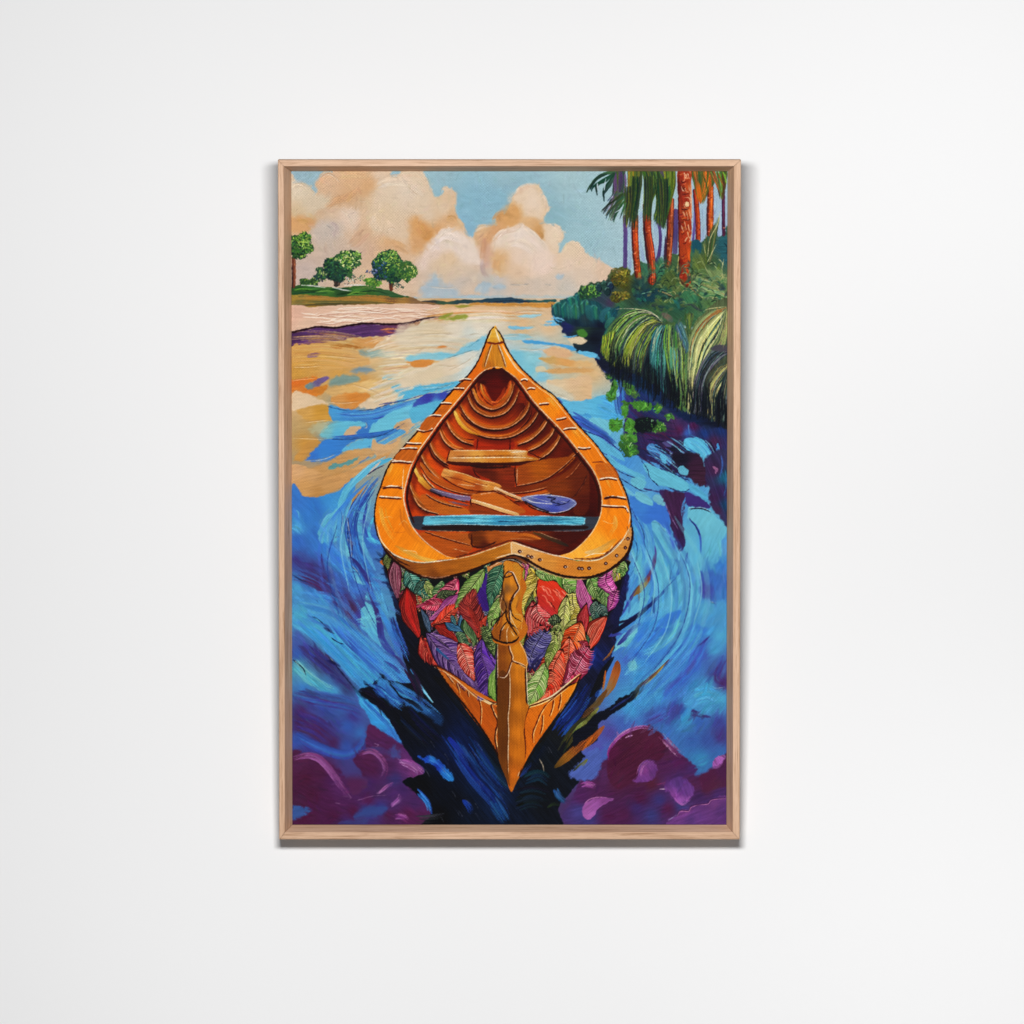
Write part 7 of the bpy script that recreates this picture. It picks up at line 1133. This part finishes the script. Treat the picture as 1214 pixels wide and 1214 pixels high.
# --- the rail's outer face: left brown, right golden with rivets
sheet('P')
poly('58 850 66 900 84 940 125 985 185 1012 250 1022 320 1016 400 1004 460 990 520 970 580 950 628 932 632 990 610 1000 560 1010 500 1035 440 1058 380 1074 310 1084 240 1072 175 1040 115 990 78 940', '100 950 a8601f,180 1010 9c5818,250 1050 a05c1c,330 1040 b0641a,420 1030 b0661a,500 1000 b8701c,580 970 c0761e,620 955 c8802a,300 1070 8a4a18,200 1050 8a4a1a', soft=.5, rough=.4, tex=.13, ang=-5, h=.4)
poly('628 932 680 948 740 970 800 988 840 996 900 1012 960 1012 1010 1002 1060 968 1100 925 1132 870 1140 905 1126 970 1084 1020 1022 1062 950 1082 870 1080 800 1062 740 1036 690 1005 655 992 632 990', '650 960 e4b070,700 985 dca05c,780 1010 d8903c,860 1040 d68430,950 1045 d8882c,1030 1020 d98c34,1090 970 d8903c,1125 900 d8944c', soft=.5, rough=.4, tex=.1, ang=5, h=.4)
line('60 860 70 905 88 940 128 982 188 1008 250 1019 320 1013 400 1003', 8, 'f8e4c0', taper=(.08, .95)); line('76 935 112 990 172 1040 240 1075 310 1086 380 1076 440 1060 500 1037 560 1011', 11, '2a100c'); line('100 960 150 1010 200 1035', 7, '4a1f10'); line('240 1072 310 1084 370 1074', 5, 'd8986c', a=.7)
line('400 1003 460 990 520 970 580 950 630 932', 6, 'f0cf9c'); line('395 996 456 982 516 962 576 942 630 922', 7, '6a2c14'); line('630 932 680 948 740 968 800 986 840 994 900 1008', 7, 'f8e6c8', taper=(.05, .95)); line('632 924 684 940 744 962 804 980', 6, '4a1810'); line('629 934 631 985', 6, 'f2d4ac')
line('900 1008 960 1012 1010 1002 1060 968 1100 925 1130 870', 7, 'f6e0b8'); line('895 1002 960 1004 1005 995 1054 962 1094 918', 6, '7a3a18'); line('560 1012 600 1000 640 990 690 1004 740 1036 800 1062 870 1081 950 1084 1022 1063 1084 1022 1126 972 1142 905 1138 850', 12, '2a100c'); line('690 1014 740 1044 800 1070 870 1088 950 1090', 5, 'e8b878', a=.7); line('560 1002 600 990 640 982 690 996', 7, 'f0d4b0')
sheet('H')
line('480 790 560 742 640 722 720 740 790 790', 14, '3a1810'); line('490 800 560 760 640 740 720 770', 6, 'f0d8c0'); stroke('600 730 680 725 760 770', 16, ['6a3414', '8a4a20'])
for x, y in ((705, 682), (765, 715), (790, 722), (850, 742), (1032, 793), (1132, 803), (1205, 803)): poly('%g %g %g %g %g %g %g %g' % (x - 16, y, x, y - 14, x + 16, y, x, y + 14), '4a1a14', soft=.4, rough=.2, tex=0); line('%g %g %g %g' % (x - 2, y - 2, x + 8, y + 6), 8, 'f2e0cc'); line('%g %g %g %g' % (x + 14, y - 8, x + 20, y + 4), 5, 'f0d8b8')
sheet('I')
for x, y in ((50, 803), (172, 768), (250, 712), (312, 655), (330, 590), (0, 806)): poly('%g %g %g %g %g %g %g %g' % (x - 15, y, x, y - 15, x + 15, y, x, y + 15), '4a1a14', soft=.4, rough=.2, tex=0); line('%g %g %g %g' % (x - 3, y - 3, x + 5, y + 6), 8, 'f4e4d4')
for p in ('335 530 345 570 350 620', '300 600 320 590 345 600', '325 500 330 540'): line(p, 6, 'f4dcb0'); line(p, 2, '7a3a18')
# --- finish
HGT = 1.1 * np.tanh(np.maximum(HGT, -.5) / 1.1)

sheet('O')
glaze('340 195 870 195 870 352 600 352 340 352', (.997, .985, .995), 6, False)
_l = IMG.mean(-1, keepdims=True)
IMG = np.clip(_l + (IMG - _l) * .95, 0, 1)
IMG = np.clip(IMG * .985 - .012, 0, 1) ** 1.06
IMG = IMG + .16 * (IMG * IMG * (3 - 2 * IMG) - IMG)
# ---------------------------------------------------------------- canvas with its paint
LIGHT = 1.12                                  # how bright a white surface renders here
srgb = np.clip(IMG, 0, 1)
lin = np.where(srgb <= .04045, srgb / 12.92, ((srgb + .055) / 1.055) ** 2.4) / LIGHT
yy, xx = np.mgrid[0:NY, 0:NX].astype(np.float32)
mx_, my_ = CX0 + xx * SX, CY0 + yy * SY
# linen weave under the paint: threads over and under
wv = WEAVE
grain = rng.normal(size=(NY, NX)).astype(np.float32)
lin = np.clip(lin * (1 + .30 * wv * (.65 + .35 * vnoise(mx_ / 14, my_ / 14)) + .02 * grain)[..., None], .002, .9)
relief = (HGT * .28 + wv * .12).astype(np.float32)
FACE = DEPTH - STEP + 1.2                     # the canvas face, proud of the rebate
vx = WX(mx_); vz = WZ(my_); vy = -(FACE + relief) * MM
nv = NX * NY
co = np.stack([vx, vy, vz], -1).reshape(-1, 3)
ix = np.arange(nv).reshape(NY, NX)
quads = np.stack([ix[1:, :-1], ix[1:, 1:], ix[:-1, 1:], ix[:-1, :-1]], -1).reshape(-1, 4)
ring = np.concatenate([ix[0, :-1], ix[:-1, -1], ix[-1, :0:-1], ix[:0:-1, 0]])   # clockwise seen from the room
edge = co[ring].copy(); edge[:, 1] = -(FACE - 6.0) * MM
co = np.vstack([co, edge]); rr = np.arange(len(ring)) + nv
sides = np.stack([ring, np.roll(ring, -1), np.roll(rr, -1), rr], -1)
back = len(co)
faces = np.vstack([quads, sides]).astype(np.int32)
rgba = np.ones((len(co), 4), np.float32); rgba[:nv, :3] = lin.reshape(-1, 3); rgba[nv:, :3] = lin.reshape(-1, 3)[ring]
co -= np.array(picture.location)
me = bpy.data.meshes.new('painted_canvas')
me.vertices.add(len(co)); me.vertices.foreach_set('co', co.astype(np.float32).ravel())
me.loops.add(faces.size); me.loops.foreach_set('vertex_index', faces.ravel())
me.polygons.add(len(faces)); me.polygons.foreach_set('loop_start', np.arange(0, faces.size, 4, dtype=np.int32))
me.polygons.foreach_set('use_smooth', np.ones(len(faces), bool))
me.update(calc_edges=True); me.validate()
at = me.color_attributes.new('paint', 'FLOAT_COLOR', 'POINT'); at.data.foreach_set('color', rgba.ravel())
cm, cn, cl, cb = material('oil_paint')
ca = cn.new('ShaderNodeAttribute'); ca.attribute_name = 'paint'
cl.new(ca.outputs['Color'], cb.inputs['Base Color'])
cb.inputs['Roughness'].default_value = .6; cb.inputs['Specular IOR Level'].default_value = .04
me.materials.append(cm)
canvas = bpy.data.objects.new('painted_canvas', me); scene.collection.objects.link(canvas)
canvas.parent = picture
